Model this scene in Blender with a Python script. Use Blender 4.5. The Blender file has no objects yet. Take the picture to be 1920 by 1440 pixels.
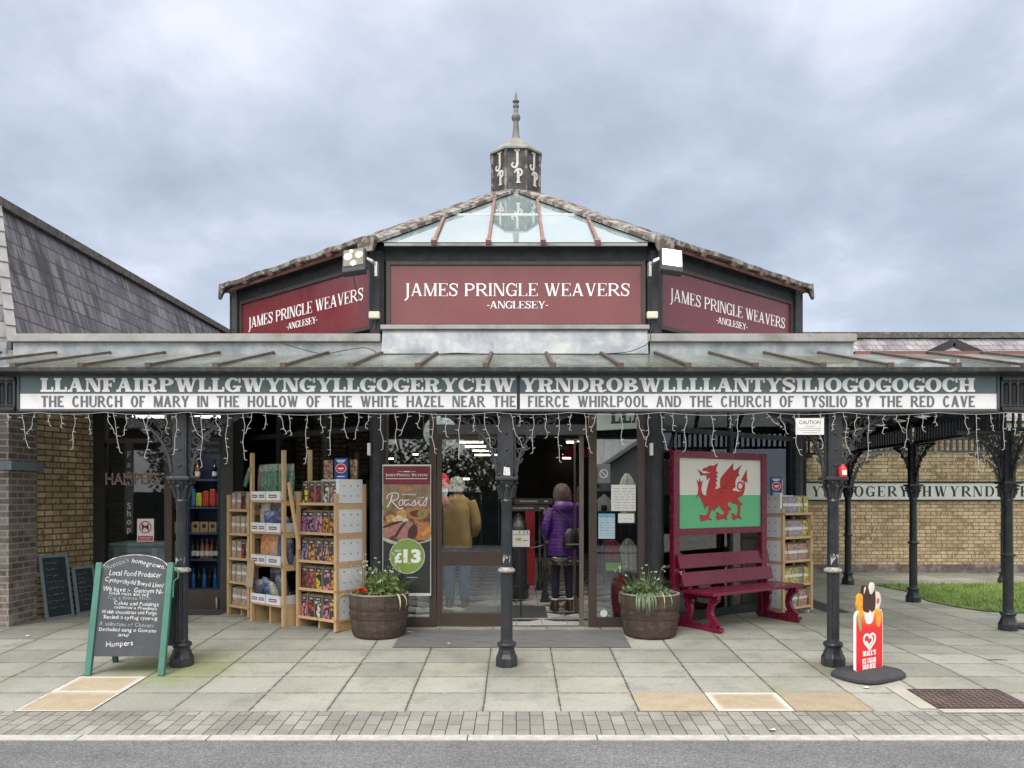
import bpy, bmesh, math, random
from mathutils import Vector, Matrix, Euler, geometry
R_ = math.radians
rnd = random.Random(7)
SC = bpy.context.scene
COL = SC.collection

# ------------------------------------------------------------------ camera, world, sun
F, CX, CY, H = 1480.0, 968.0, 930.0, 1.6          # focal length and principal point in photo pixels, eye height
cam = bpy.data.cameras.new('camera'); cob = bpy.data.objects.new('camera', cam); COL.objects.link(cob)
cob.location = (0, 0, H); cob.rotation_euler = (R_(90), 0, 0)
cam.sensor_width = 36; cam.lens = F/1920*36
cam.shift_x = -(CX-960)/1920; cam.shift_y = (CY-720)/1920
cam.clip_end = 2000; cam.clip_start = .05
SC.camera = cob
SC.view_settings.view_transform = 'Standard'; SC.view_settings.look = 'None'
SC.view_settings.exposure = 0.76; SC.view_settings.gamma = 1.0
SC.render.film_transparent = False

class NT:
    def __init__(s, tree): s.t = tree
    def n(s, typ, ins=None, **props):
        nd = s.t.nodes.new(typ)
        for k, v in props.items(): setattr(nd, k, v)
        for k, v in (ins or {}).items():
            sock = nd.inputs[k]
            if hasattr(v, 'is_output'): s.t.links.new(v, sock)
            elif isinstance(v, (tuple, list)) and len(v) == 3 and sock.type == 'RGBA': sock.default_value = (*v, 1)
            else: sock.default_value = v
        return nd
    def link(s, a, b): s.t.links.new(a, b)
    def math(s, op, a, b=0.0, c=None, clamp=False):
        ins = {0: a, 1: b}
        if c is not None: ins[2] = c
        return s.n('ShaderNodeMath', ins, operation=op, use_clamp=clamp).outputs[0]
    def vmath(s, op, a, b=(0, 0, 0)): return s.n('ShaderNodeVectorMath', {0: a, 1: b}, operation=op).outputs[0]
    def noise(s, vec, scale, detail=4.0, rough=.55, out='Fac', w=0.0):
        return s.n('ShaderNodeTexNoise', {'Vector': vec, 'Scale': scale, 'Detail': detail, 'Roughness': rough}).outputs[out]
    def ramp(s, fac, stops, interp='LINEAR'):
        nd = s.n('ShaderNodeValToRGB', {0: fac}); cr = nd.color_ramp; cr.interpolation = interp
        while len(cr.elements) < len(stops): cr.elements.new(.5)
        for e, (p, c) in zip(cr.elements, stops):
            e.position = p; e.color = (*c, 1) if not isinstance(c, (int, float)) else (c, c, c, 1)
        return nd.outputs[0]
    def mix(s, fac, a, b, blend='MIX'):
        nd = s.n('ShaderNodeMix', data_type='RGBA', blend_type=blend)
        for i, v in ((0, fac), (6, a), (7, b)):
            sock = nd.inputs[i]
            if hasattr(v, 'is_output'): s.t.links.new(v, sock)
            elif isinstance(v, (tuple, list)): sock.default_value = (*v, 1) if len(v) == 3 else v
            else: sock.default_value = v
        return nd.outputs[2]
    def mrange(s, v, a, b, c=0.0, d=1.0, interp='LINEAR'):
        return s.n('ShaderNodeMapRange', {0: v, 1: a, 2: b, 3: c, 4: d}, interpolation_type=interp).outputs[0]
    def comb(s, x, y, z=0.0): return s.n('ShaderNodeCombineXYZ', {0: x, 1: y, 2: z}).outputs[0]
    def sep(s, v): return s.n('ShaderNodeSeparateXYZ', {0: v}).outputs
    def wn(s, v): return s.n('ShaderNodeTexWhiteNoise', {'Vector': v}, noise_dimensions='3D').outputs[0]

def world():
    w = bpy.data.worlds.new("World"); SC.world = w; w.use_nodes = True
    t = NT(w.node_tree); w.node_tree.nodes.clear()
    d = t.n('ShaderNodeTexCoord').outputs['Generated']
    x, y, z = t.sep(d)
    zz = t.math('MAXIMUM', z, 0.0)
    den = t.math('ADD', zz, .42)
    p = t.comb(t.math('DIVIDE', x, den), t.math('DIVIDE', y, den), t.math('MULTIPLY', zz, .8))
    big = t.noise(t.vmath('ADD', p, (3.1, 1.7, .3)), 1.9, 3, .5)
    p2 = t.vmath('ADD', p, t.vmath('MULTIPLY', t.n('ShaderNodeTexNoise', {'Vector': p, 'Scale': 2.2, 'Detail': 3.0}).outputs['Color'], (.22, .22, .1)))
    small = t.noise(p2, 3.4, 8, .58)
    f = t.math('ADD', t.math('MULTIPLY', big, .62), t.math('MULTIPLY', small, .5))
    cl = t.ramp(f, [(.38, (.27, .312, .385)), (.47, (.32, .366, .448)), (.54, (.375, .422, .508)), (.60, (.46, .497, .585)), (.68, (.57, .595, .665))])
    # paler towards the horizon, brighter overhead and behind the viewer where the sun sits in the cloud
    hz = t.mrange(z, 0.0, .30, 1.0, 0.0, 'SMOOTHSTEP')
    cl = t.mix(t.math('MULTIPLY', hz, .35), cl, (.37, .41, .475))
    # overhead and behind the viewer the cloud is thinner: brighter and nearly white
    zen = t.mrange(z, .45, .95, 0.0, 1.0, 'SMOOTHSTEP')
    back = t.mrange(y, .1, -.8, 0.0, 1.0, 'SMOOTHSTEP')
    br = t.math('MAXIMUM', zen, back)
    cl = t.mix(br, cl, t.mix(t.mrange(f, .4, .7, 0, 1), (.92, .91, .90), (1.32, 1.29, 1.24)))
    zk = t.mrange(z, .5, .95, 1.0, 1.45, 'SMOOTHSTEP'); cl = t.mix(1.0, cl, t.comb(zk, zk, zk), 'MULTIPLY')
    sky = t.n('ShaderNodeTexSky', sky_type='NISHITA', sun_disc=False, sun_elevation=R_(48), sun_rotation=R_(205)).outputs[0]
    bg1 = t.n('ShaderNodeBackground', {0: cl, 1: 1.0})
    bg2 = t.n('ShaderNodeBackground', {0: sky, 1: .06})
    mx = t.n('ShaderNodeMixShader', {0: .12})
    t.link(bg1.outputs[0], mx.inputs[1]); t.link(bg2.outputs[0], mx.inputs[2])
    t.link(mx.outputs[0], t.n('ShaderNodeOutputWorld').inputs[0])
world()
sl = bpy.data.lights.new('sun', 'SUN'); sl.energy = 1.5; sl.angle = R_(30); sl.color = (1, .96, .9)
so = bpy.data.objects.new('sun', sl); COL.objects.link(so)
so.rotation_euler = (R_(42), 0, R_(-25)); so.location = (-3, -6, 12)

# ------------------------------------------------------------------ colour and materials
def S(r, g, b):
    f = lambda c: (c/255)/12.92 if c/255 <= .04045 else ((c/255+.055)/1.055)**2.4
    return (f(r), f(g), f(b))
MATS = {}
def newmat(name):
    m = bpy.data.materials.new(name); m.use_nodes = True
    t = NT(m.node_tree); b = m.node_tree.nodes['Principled BSDF']
    MATS[name] = m
    return m, t, b
def uvc(t): return t.n('ShaderNodeUVMap').outputs[0]
def objc(t): return t.n('ShaderNodeTexCoord').outputs['Object']
def bump(t, b, h, strength=.3, dist=.01):
    bp = t.n('ShaderNodeBump', {'Strength': strength, 'Distance': dist, 'Height': h}); t.link(bp.outputs[0], b.inputs['Normal'])
def basic(name, col, rough=.6, metal=0.0, var=.12, vs=6.0, bmp=.1, bs=60.0, dirt=None, da=.0, ds=3.0, spec=.5):
    m, t, b = newmat(name)
    c = objc(t)
    n = t.noise(c, vs, 5)
    v = t.mrange(n, .3, .7, 1-var, 1+var)
    out = t.mix(1.0, col, t.comb(v, v, v), 'MULTIPLY')
    if dirt:
        dn = t.mrange(t.noise(c, ds, 7, .65), .5, .68, 0, da)
        out = t.mix(dn, out, dirt)
    t.link(out, b.inputs['Base Color'])
    b.inputs['Metallic'].default_value = metal
    b.inputs['Specular IOR Level'].default_value = spec
    t.link(t.mrange(t.noise(c, vs*2.3, 3), .3, .7, max(rough-.08, .02), min(rough+.1, 1)), b.inputs['Roughness'])
    if bmp: bump(t, b, t.noise(c, bs, 4), bmp, .004)
    return m
def emit(name, col, st):
    m, t, b = newmat(name)
    b.inputs['Base Color'].default_value = (*col, 1)
    b.inputs['Emission Color'].default_value = (*col, 1); b.inputs['Emission Strength'].default_value = st
    return m
def glassmat(name, tint=(.8, .86, .85), base=.03, k=1.0, dirt=0.0):
    m, t, b = newmat(name)
    fr = t.n('ShaderNodeFresnel', {0: 1.5}).outputs[0]
    fac = t.math('ADD', t.math('MULTIPLY', fr, k), base, clamp=True)
    tr = t.n('ShaderNodeBsdfTransparent', {0: tint}).outputs[0]
    gl = t.n('ShaderNodeBsdfGlossy', {0: (.95, .97, 1), 1: .015}).outputs[0]
    mx = t.n('ShaderNodeMixShader', {0: fac, 1: tr, 2: gl}).outputs[0]
    if dirt:
        c = uvc(t)
        df = t.n('ShaderNodeBsdfDiffuse', {0: (.5, .52, .5)}).outputs[0]
        mx = t.n('ShaderNodeMixShader', {0: t.mrange(t.noise(c, 5, 6), .4, .75, 0, dirt), 1: mx, 2: df}).outputs[0]
    t.link(mx, m.node_tree.nodes['Material Output'].inputs[0])
    return m
def brick(name, cols, mortar, bw=.225, bh=.075, ms=.010, dark=(.1, .08, .07), da=.5, flake=True, bmp=.5):
    m, t, b = newmat(name)
    uv = uvc(t)
    br = t.n('ShaderNodeTexBrick', {'Vector': uv, 'Color1': (0, 0, 0), 'Color2': (1, 1, 1), 'Mortar': (.5, .5, .5), 'Scale': 1.0, 'Mortar Size': ms, 'Mortar Smooth': .15,
              'Brick Width': bw, 'Row Height': bh, 'Bias': 0.0}, offset=.5)
    u, v, _ = t.sep(uv)
    row = t.math('FLOOR', t.math('DIVIDE', v, bh))
    off = t.math('MULTIPLY', t.math('MODULO', t.math('ABSOLUTE', row), 2.0), .5)
    cell = t.comb(t.math('FLOOR', t.math('ADD', t.math('DIVIDE', u, bw), off)), row, 3.0)
    base = t.ramp(t.wn(cell), cols)
    n1 = t.noise(t.comb(t.math('MULTIPLY', u, 1.0), t.math('MULTIPLY', v, .35), 0.0), 26, 4, .6)
    if flake:   # dark burnt streaks of the sand-faced bricks
        fl = t.math('MULTIPLY', t.mrange(n1, .50, .58, 0, 1), t.mrange(t.wn(t.vmath('ADD', cell, (7, 3, 1))), .25, .9, 0, da))
        base = t.mix(fl, base, dark)
    nn = t.mrange(t.noise(uv, 2.0, 4), .3, .7, .82, 1.14)
    base = t.mix(1.0, base, t.comb(nn, nn, nn), 'MULTIPLY')
    col = t.mix(br.outputs['Fac'], base, mortar)
    t.link(col, b.inputs['Base Color']); b.inputs['Roughness'].default_value = .88
    h = t.math('SUBTRACT', t.math('MULTIPLY', t.noise(uv, 40, 5), .35), t.math('MULTIPLY', br.outputs['Fac'], 1.0))
    bump(t, b, h, bmp, .008)
    return m
def slate(name, cw=.26, rh=.21, tone=.80, streak=.92):
    m, t, b = newmat(name)
    uv = uvc(t); u, v, _ = t.sep(uv)
    br = t.n('ShaderNodeTexBrick', {'Vector': uv, 'Color1': (0, 0, 0), 'Color2': (1, 1, 1), 'Mortar': (.5, .5, .5), 'Scale': 1.0, 'Mortar Size': .007, 'Mortar Smooth': .1,
              'Brick Width': cw, 'Row Height': rh}, offset=.5)
    row = t.math('FLOOR', t.math('DIVIDE', v, rh))
    off = t.math('MULTIPLY', t.math('MODULO', t.math('ABSOLUTE', row), 2.0), .5)
    cell = t.comb(t.math('FLOOR', t.math('ADD', t.math('DIVIDE', u, cw), off)), row, 1.0)
    k = tone
    base = t.ramp(t.wn(cell), [(0, (.15*k, .135*k, .155*k)), (.4, (.20*k, .185*k, .205*k)), (.75, (.24*k, .22*k, .235*k)), (1, (.29*k, .275*k, .275*k))])
    st = t.noise(t.comb(t.math('MULTIPLY', u, 9.0), t.math('MULTIPLY', v, .9), 0.0), 1.0, 6, .62)
    blot = t.noise(uv, .9, 3)
    sf = t.math('MULTIPLY', t.mrange(st, .44, .58, 0, 1), t.mrange(blot, .36, .54, 0.12, streak))
    base = t.mix(sf, base, (.036*k, .034*k, .036*k))
    lich = t.math('MULTIPLY', t.mrange(t.noise(uv, 14, 6, .65), .60, .66, 0, .7), t.mrange(t.noise(uv, 1.7, 2), .5, .6, 0, 1))
    base = t.mix(lich, base, (.36, .36, .31))
    vf = t.math('FRACT', t.math('DIVIDE', v, rh))
    edge = t.mrange(vf, 0.0, .10, 1.0, 0.0)
    col = t.mix(t.math('MAXIMUM', br.outputs['Fac'], edge), base, (.03, .03, .034))
    t.link(col, b.inputs['Base Color']); b.inputs['Roughness'].default_value = .62
    h = t.math('ADD', t.math('MULTIPLY', t.math('SUBTRACT', 1.0, vf), .8), t.math('MULTIPLY', t.noise(uv, 30, 4), .2))
    h = t.math('SUBTRACT', h, t.math('MULTIPLY', br.outputs['Fac'], .6))
    bump(t, b, h, .6, .012)
    return m
def wood(name, c1, c2, rough=.6, sc=1.0, axis='Z', knots=True):
    m, t, b = newmat(name)
    c = objc(t); x, y, z = t.sep(c)
    st = {'Z': (14, 14, 1.2), 'X': (1.2, 14, 14)}[axis]
    q = t.vmath('MULTIPLY', c, tuple(s*sc for s in st))
    n = t.noise(q, 2.2, 5, .6)
    col = t.ramp(n, [(.3, c1), (.55, tuple((a+d)/2 for a, d in zip(c1, c2))), (.72, c2)])
    if knots:
        kn = t.mrange(t.noise(t.vmath('MULTIPLY', c, (9, 9, 5)), 1.0, 1), .70, .78, 0, .75)
        col = t.mix(kn, col, tuple(a*.35 for a in c2))
    t.link(col, b.inputs['Base Color']); b.inputs['Roughness'].default_value = rough
    bump(t, b, n, .15, .003)
    return m

# ------------------------------------------------------------------ mesh builder
class MB:
    def __init__(s): s.v = []; s.f = []; s.m = []
    def add(s, vs, fs, mi=0):
        o = len(s.v); s.v += [Vector(p) for p in vs]
        for f in fs: s.f.append([i+o for i in f]); s.m.append(mi)
        return s
    def quad(s, a, b, c, d, mi=0): return s.add([a, b, c, d], [(0, 1, 2, 3)], mi)
    def box(s, x0, x1, y0, y1, z0, z1, mi=0, M=None):
        vs = [Vector(p) for p in ((x0, y0, z0), (x1, y0, z0), (x1, y1, z0), (x0, y1, z0), (x0, y0, z1), (x1, y0, z1), (x1, y1, z1), (x0, y1, z1))]
        if M: vs = [M @ p for p in vs]
        return s.add(vs, [(0, 3, 2, 1), (4, 5, 6, 7), (0, 1, 5, 4), (1, 2, 6, 5), (2, 3, 7, 6), (3, 0, 4, 7)], mi)
    def beam(s, a, b, w, h, up=(0, 0, 1), mi=0, ctr=True):
        a = Vector(a); b = Vector(b); d = (b-a).normalized(); up = Vector(up)
        sx = d.cross(up).normalized(); uz = sx.cross(d).normalized()
        z0, z1 = (-h/2, h/2) if ctr else (0, h)
        vs = []
        for p in (a, b):
            for (i, j) in ((-w/2, z0), (w/2, z0), (w/2, z1), (-w/2, z1)): vs.append(p+sx*i+uz*j)
        return s.add(vs, [(0, 1, 2, 3), (7, 6, 5, 4), (0, 4, 5, 1), (1, 5, 6, 2), (2, 6, 7, 3), (3, 7, 4, 0)], mi)
    def prism(s, pts, ext, mi=0, cap_mi=None):
        pts = [Vector(p) for p in pts]; ext = Vector(ext); n = len(pts)
        tri = geometry.tessellate_polygon([pts])
        cm = mi if cap_mi is None else cap_mi
        nn = sum(((pts[i]-pts[0]).cross(pts[(i+1) % n]-pts[0]) for i in range(n)), Vector())
        flip = nn.dot(ext) > 0
        q = [p+ext for p in pts]
        A = [tuple(t) for t in tri]
        def orient(t, base, want):
            a, b_, c = (base[i] for i in t)
            return t if (b_-a).cross(c-a).dot(want) >= 0 else t[::-1]
        s.add(pts, [orient(t, pts, -ext) for t in A], cm)
        s.add(q, [orient(t, q, ext) for t in A], cm)
        fs = [(i, (i+1) % n, n+(i+1) % n, n+i) for i in range(n)]
        if not flip: fs = [f[::-1] for f in fs]
        return s.add(pts+q, fs, mi)
    def tube(s, pts, r, seg=6, mi=0, cap=True, closed=False):
        pts = [Vector(p) for p in pts]; n = len(pts)
        rs = r if isinstance(r, (list, tuple)) else [r]*n
        rings = []; prev = None
        for i, p in enumerate(pts):
            d = (pts[min(i+1, n-1)]-pts[max(i-1, 0)])
            if closed: d = pts[(i+1) % n]-pts[i-1]
            d = d.normalized() if d.length > 1e-9 else Vector((0, 0, 1))
            if prev is None:
                a = Vector((0, 0, 1)) if abs(d.z) < .9 else Vector((1, 0, 0))
                u = d.cross(a).normalized()
            else:
                u = prev-d*prev.dot(d)
                u = u.normalized() if u.length > 1e-6 else d.orthogonal().normalized()
            prev = u; w = d.cross(u)
            rings.append([p+(u*math.cos(2*math.pi*k/seg)+w*math.sin(2*math.pi*k/seg))*rs[i] for k in range(seg)])
        o = len(s.v); s.v += [q for rg in rings for q in rg]
        lim = n if closed else n-1
        for i in range(lim):
            for k in range(seg):
                a = o+i*seg+k; b = o+i*seg+(k+1) % seg; j = (i+1) % n
                s.f.append([a, b, o+j*seg+(k+1) % seg, o+j*seg+k]); s.m.append(mi)
        if cap and not closed:
            s.f.append([o+k for k in range(seg)][::-1]); s.m.append(mi)
            s.f.append([o+(n-1)*seg+k for k in range(seg)]); s.m.append(mi)
        return s
    def lathe(s, prof, seg=16, c=(0, 0, 0), mi=0, cap=True, ph=0.0, wob=None):
        c = Vector(c); o = len(s.v); n = len(prof)
        for (r, z) in prof:
            for k in range(seg):
                a = 2*math.pi*(k+ph)/seg
                s.v.append(c+Vector((r*math.cos(a), r*math.sin(a), z)))
        for i in range(n-1):
            for k in range(seg):
                a = o+i*seg+k; b = o+i*seg+(k+1) % seg
                s.f.append([a, b, b+seg, a+seg]); s.m.append(mi)
        if cap:
            s.f.append([o+k for k in range(seg)][::-1]); s.m.append(mi)
            s.f.append([o+(n-1)*seg+k for k in range(seg)]); s.m.append(mi)
        return s
    def loft(s, rings, mi=0, cap=True):
        """rings: lists of points, equal length, counter-clockwise seen from the far end"""
        o = len(s.v); seg = len(rings[0]); n = len(rings)
        for rg in rings: s.v += [Vector(p) for p in rg]
        for i in range(n-1):
            for k in range(seg):
                a = o+i*seg+k; b = o+i*seg+(k+1) % seg
                s.f.append([a, b, b+seg, a+seg]); s.m.append(mi)
        if cap:
            s.f.append([o+k for k in range(seg)][::-1]); s.m.append(mi)
            s.f.append([o+(n-1)*seg+k for k in range(seg)]); s.m.append(mi)
        return s
    def ribbon(s, pts, w, ext, mi=0):
        """flat strip of width w along pts lying in the plane normal to ext, given thickness ext"""
        pts = [Vector(p) for p in pts]; ext = Vector(ext); n = len(pts); nrm = ext.normalized()
        ws = w if isinstance(w, (list, tuple)) else [w]*n
        L, Rr = [], []
        for i, p in enumerate(pts):
            d = (pts[min(i+1, n-1)]-pts[max(i-1, 0)]).normalized(); q = nrm.cross(d).normalized()
            L.append(p+q*ws[i]/2); Rr.append(p-q*ws[i]/2)
        o = len(s.v); s.v += L+Rr+[p+ext for p in L]+[p+ext for p in Rr]
        A, B, C, D = o, o+n, o+2*n, o+3*n
        for i in range(n-1):
            for f in ((A+i, A+i+1, B+i+1, B+i), (C+i, D+i, D+i+1, C+i+1), (A+i, C+i, C+i+1, A+i+1), (B+i, B+i+1, D+i+1, D+i)):
                s.f.append(list(f)); s.m.append(mi)
        for i in (0, n-1):
            f = [A+i, B+i, D+i, C+i]; s.f.append(f if i == 0 else f[::-1]); s.m.append(mi)
        return s
    def xf(s, M):
        s.v = [M @ p for p in s.v]; return s
    def merge(s, o, M=None):
        k = len(s.v); s.v += [(M @ p if M else p.copy()) for p in o.v]
        s.f += [[i+k for i in f] for f in o.f]; s.m += list(o.m); return s
    def mesh(s, name, mats, smooth=False):
        me = bpy.data.meshes.new(name); me.from_pydata([tuple(p) for p in s.v], [], s.f)
        for m in (mats if isinstance(mats, (list, tuple)) else [mats]): me.materials.append(m)
        uv = me.uv_layers.new(name='UVMap')
        for p in me.polygons:
            p.material_index = s.m[p.index]; p.use_smooth = smooth
            n = p.normal
            if abs(n.z) > .98: tu, tv = Vector((1, 0, 0)), Vector((0, 1, 0))
            else:
                tu = Vector((-n.y, n.x, 0)).normalized(); tv = n.cross(tu).normalized()
                if tv.z < 0: tv = -tv
            for li in p.loop_indices:
                co = me.vertices[me.loops[li].vertex_index].co
                uv.data[li].uv = (co.dot(tu), co.dot(tv))
        return me
    def build(s, name, mats, parent=None, smooth=False, bevel=0.0, loc=None, rot=None, autosmooth=None):
        me = s.mesh(name, mats, smooth)
        o = bpy.data.objects.new(name, me); COL.objects.link(o)
        if parent: o.parent = parent
        if loc: o.location = loc
        if rot: o.rotation_euler = rot
        if bevel:
            bv = o.modifiers.new('bevel', 'BEVEL'); bv.width = bevel; bv.segments = 2; bv.limit_method = 'ANGLE'; bv.angle_limit = R_(40)
        if autosmooth:
            for p in me.polygons: p.use_smooth = True
            me.set_sharp_from_angle(angle=R_(autosmooth))
        return o
def tag(o, label, cat, group=None, kind=None):
    if label: o['label'] = label
    if cat: o['category'] = cat
    if group: o['group'] = group
    if kind: o['kind'] = kind
    return o
def thing(name, label, cat, loc=(0, 0, 0), rotz=0.0, group=None):
    o = bpy.data.objects.new(name, None); COL.objects.link(o)
    o.empty_display_size = .1; o.location = loc; o.rotation_euler = (0, 0, rotz)
    return tag(o, label, cat, group)
def struct(o): o['kind'] = 'structure'; return o
def dup(root, loc=None, rotz=None, label=None, group=None, swap=None):
    def cp(o, par):
        c = o.copy(); COL.objects.link(c); c.parent = par
        for ch in [q for q in ALLCH.get(o.name, [])]: cp(ch, c)
        return c
    ALLCH = {}
    stack = [root]
    while stack:
        o = stack.pop(); ALLCH[o.name] = list(o.children); stack += list(o.children)
    r = cp(root, None)
    if loc is not None: r.location = loc
    if rotz is not None: r.rotation_euler = (0, 0, rotz)
    if label: r['label'] = label
    if group: r['group'] = group
    return r
def W(px, py, d): return Vector(((px-CX)*d/F, d, H-(py-CY)*d/F))
def X(px, d): return (px-CX)*d/F
def Z(py, d): return H-(py-CY)*d/F
def gz(x, y):
    """height of the ground: road, then the forecourt rising gently to the shop floor"""
    if y < 5.53: return -.115
    z = .061*(y-7.35)
    if y > 7.35:
        k = min(max((x-2.7)/1.9, 0), 1); k = k*k*(3-2*k)
        z = min(z, .095)*(1-k)
    return z
def G(px, py):
    d = 8.0
    for _ in range(40):
        x = (px-CX)*d/F; d = .5*d+.5*(H-gz(x, d))*F/(py-CY)
    x = (px-CX)*d/F
    return Vector((x, d, gz(x, d)))
# ------------------------------------------------------------------ lettering
def ringp(cx, cy, rx, ry, tx, ty, a0, a1, n=14):
    out = []
    for i in range(n):
        q = []
        for a, k in ((a0+(a1-a0)*i/n, 0), (a0+(a1-a0)*(i+1)/n, 0), (a0+(a1-a0)*(i+1)/n, 1), (a0+(a1-a0)*i/n, 1)):
            a = R_(a); q.append((cx+(rx-k*tx)*math.cos(a), cy+(ry-k*ty)*math.sin(a)))
        out.append(q)
    return out
def strokep(pts, ws):
    out = []; n = len(pts); L = []; Rr = []
    for i, p in enumerate(pts):
        a = pts[max(i-1, 0)]; b = pts[min(i+1, n-1)]; dx, dy = b[0]-a[0], b[1]-a[1]; l = math.hypot(dx, dy) or 1
        w = ws[i]/2 if isinstance(ws, (list, tuple)) else ws/2
        L.append((p[0]-dy/l*w, p[1]+dx/l*w)); Rr.append((p[0]+dy/l*w, p[1]-dx/l*w))
    for i in range(n-1): out.append([Rr[i], Rr[i+1], L[i+1], L[i]])
    return out
def bez(p, n=12):
    """Catmull-Rom through points"""
    out = []; q = [p[0]]+list(p)+[p[-1]]
    for i in range(1, len(q)-2):
        for k in range(n):
            u = k/n; r = []
            for c in range(len(p[0])):
                a, b, d, e = q[i-1][c], q[i][c], q[i+1][c], q[i+2][c]
                r.append(.5*((2*b)+(-a+d)*u+(2*a-5*b+4*d-e)*u*u+(-a+3*b-3*d+e)*u**3))
            out.append(tuple(r))
    out.append(tuple(p[-1])); return out
SLAB = dict(W=.31, t=.13, sl=.085, st=.15, wf=1.12, gap=.045, drop=.30)
ROMAN = dict(W=.16, t=.072, sl=.07, st=.032, wf=1.0, gap=.11, drop=.16)
GROT = dict(W=.185, t=.135, sl=0.0, st=.14, wf=.66, gap=.10, drop=.14, sans=1)
HEAVY = dict(W=.25, t=.15, sl=0.0, st=.16, wf=.62, gap=.07, drop=.16, sans=1)
BOOK = dict(W=.22, t=.06, sl=.08, st=.05, wf=1.0, gap=.26, drop=.2)
def glyph(ch, P):
    Wd, t, sl, st, wf, dr = (P[k] for k in ('W', 't', 'sl', 'st', 'wf', 'drop'))
    o = []
    R = lambda x0, y0, x1, y1: o.append([(x0, y0), (x1, y0), (x1, y1), (x0, y1)])
    D = lambda xa, ya, xb, yb, w: o.append([(xa-w/2, ya), (xa+w/2, ya), (xb+w/2, yb), (xb-w/2, yb)] if ya < yb else [(xb-w/2, yb), (xb+w/2, yb), (xa+w/2, ya), (xa-w/2, ya)])
    def SV(x, w, y, k=1.0): R(x-w/2-sl*k, 0 if y == 0 else 1-st, x+w/2+sl*k, st if y == 0 else 1)
    def stem(x, w, top=1, bot=1):
        R(x-w/2, 0, x+w/2, 1)
        if bot: SV(x, w, 0)
        if top: SV(x, w, 1)
    e = st*.9 if st > .08 else t*.8
    x0 = sl+Wd/2
    if ch == ' ': return .32*wf, o
    if ch == "'":
        R(0, .68, Wd*.7, 1.0); return Wd*.7, o
    sn = P.get('sans')
    if ch == 'Z':
        w = .72*wf; R(0, 1-t, w, 1); R(0, 0, w, t); D(Wd*.55, t, w-Wd*.55, 1-t, Wd*1.15); return w, o
    if ch == '-':
        R(0, .36, .3, .36+t*1.3); return .3, o
    if ch == '.':
        R(0, 0, Wd, Wd); return Wd, o
    if ch == 'I': stem(x0, Wd); return 2*x0, o
    if ch in 'LEF':
        w = {'L': .74, 'E': .78, 'F': .76}[ch]*wf
        stem(x0, Wd)
        if ch in 'LE': R(x0, 0, w, st); (R(w-e, 0, w, dr+.06) if not sn else None)
        if ch in 'EF':
            R(x0, 1-st, w-.02, 1); (R(w-.02-e, 1-dr, w-.02, 1) if not sn else None)
            R(x0, .5-t/2, w*.72, .5+t/2); (R(w*.72-e*.8, .36, w*.72, .64) if not sn else None)
        return w, o
    if ch == 'T':
        w = .84*wf; stem(w/2, Wd, 0); R(0, 1-st, w, 1); (R(0, 1-dr-.04, e, 1) or R(w-e, 1-dr-.04, w, 1)) if not sn else None; return w, o
    if ch == 'H':
        w = .95*wf; stem(x0, Wd); stem(w-x0, Wd); R(x0, .5-t/2, w-x0, .5+t/2); return w, o
    if ch == 'N':
        w = .95*wf; a = sl+t/2
        R(a-t/2, 0, a+t/2, 1); SV(a, t, 0, 1.2); R(w-a-t/2, 0, w-a+t/2, 1); SV(w-a, t, 1, 1.2)
        R(0, 1-st, a+.1, 1); D(a+Wd*.45, 1, w-a-Wd*.35, 0, Wd*1.1); return w, o
    if ch == 'M':
        w = 1.12*wf; a = sl+t/2
        R(a-t/2, 0, a+t/2, 1); SV(a, t, 0, 1.2); stem(w-x0, Wd); R(0, 1-st, a+.1, 1)
        D(a+Wd*.3, 1, w*.5, 0, Wd); D(w-x0, 1, w*.5, 0, t); return w, o
    if ch == 'A':
        w = .98*wf; D(sl+t*.6, 0, w*.46, 1, t*1.15); D(w-sl-Wd*.6, 0, w*.48, 1, Wd*1.08)
        SV(sl+t*.6, t, 0); SV(w-sl-Wd*.6, Wd, 0, .8); R(w*.25, .28, w*.72, .28+t); return w, o
    if ch == 'V':
        w = .94*wf; D(sl+Wd*.6, 1, w*.52, 0, Wd*1.05); D(w-sl-t*.6, 1, w*.54, 0, t*1.1); SV(sl+Wd*.6, Wd, 1, .8); SV(w-sl-t*.6, t, 1); return w, o
    if ch == 'W':
        w = 1.34*wf; a = sl+Wd*.55
        D(a, 1, w*.34, 0, Wd); D(w*.52, 1, w*.36, 0, t); D(w*.50, 1, w*.69, 0, Wd); D(w-sl-t*.6, 1, w*.71, 0, t)
        SV(a, Wd, 1, .8); SV(w-sl-t*.6, t, 1); SV(w*.51, Wd, 1, .5); return w, o
    if ch == 'Y':
        w = .94*wf; D(sl+Wd*.6, 1, w*.5, .42, Wd); D(w-sl-t*.6, 1, w*.53, .42, t*1.2); R(w*.5-Wd/2, 0, w*.5+Wd/2, .46)
        SV(w*.5, Wd, 0); SV(sl+Wd*.6, Wd, 1, .8); SV(w-sl-t*.6, t, 1); return w, o
    if ch == 'O':
        w = .94*wf; o += ringp(w/2, .5, w/2, .52, Wd, t, 0, 360, 36); return w, o
    if ch in 'CG':
        w = .92*wf; o += ringp(w/2, .5, w/2, .52, Wd, t, 42, 318, 30)
        if not sn: R(w-e-.02, .66, w-.02, 1.0)
        if ch == 'C': o += ringp(w/2, .5, w/2, .52, Wd*(.9 if sn else .55), t, 318, 325 if sn else 338, 3)
        else: R(w-.06-Wd*.8, .02, w-.06, .44); R(w*.5, .44-min(st, t), w+.02*(not sn), .44)
        return w, o
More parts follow.
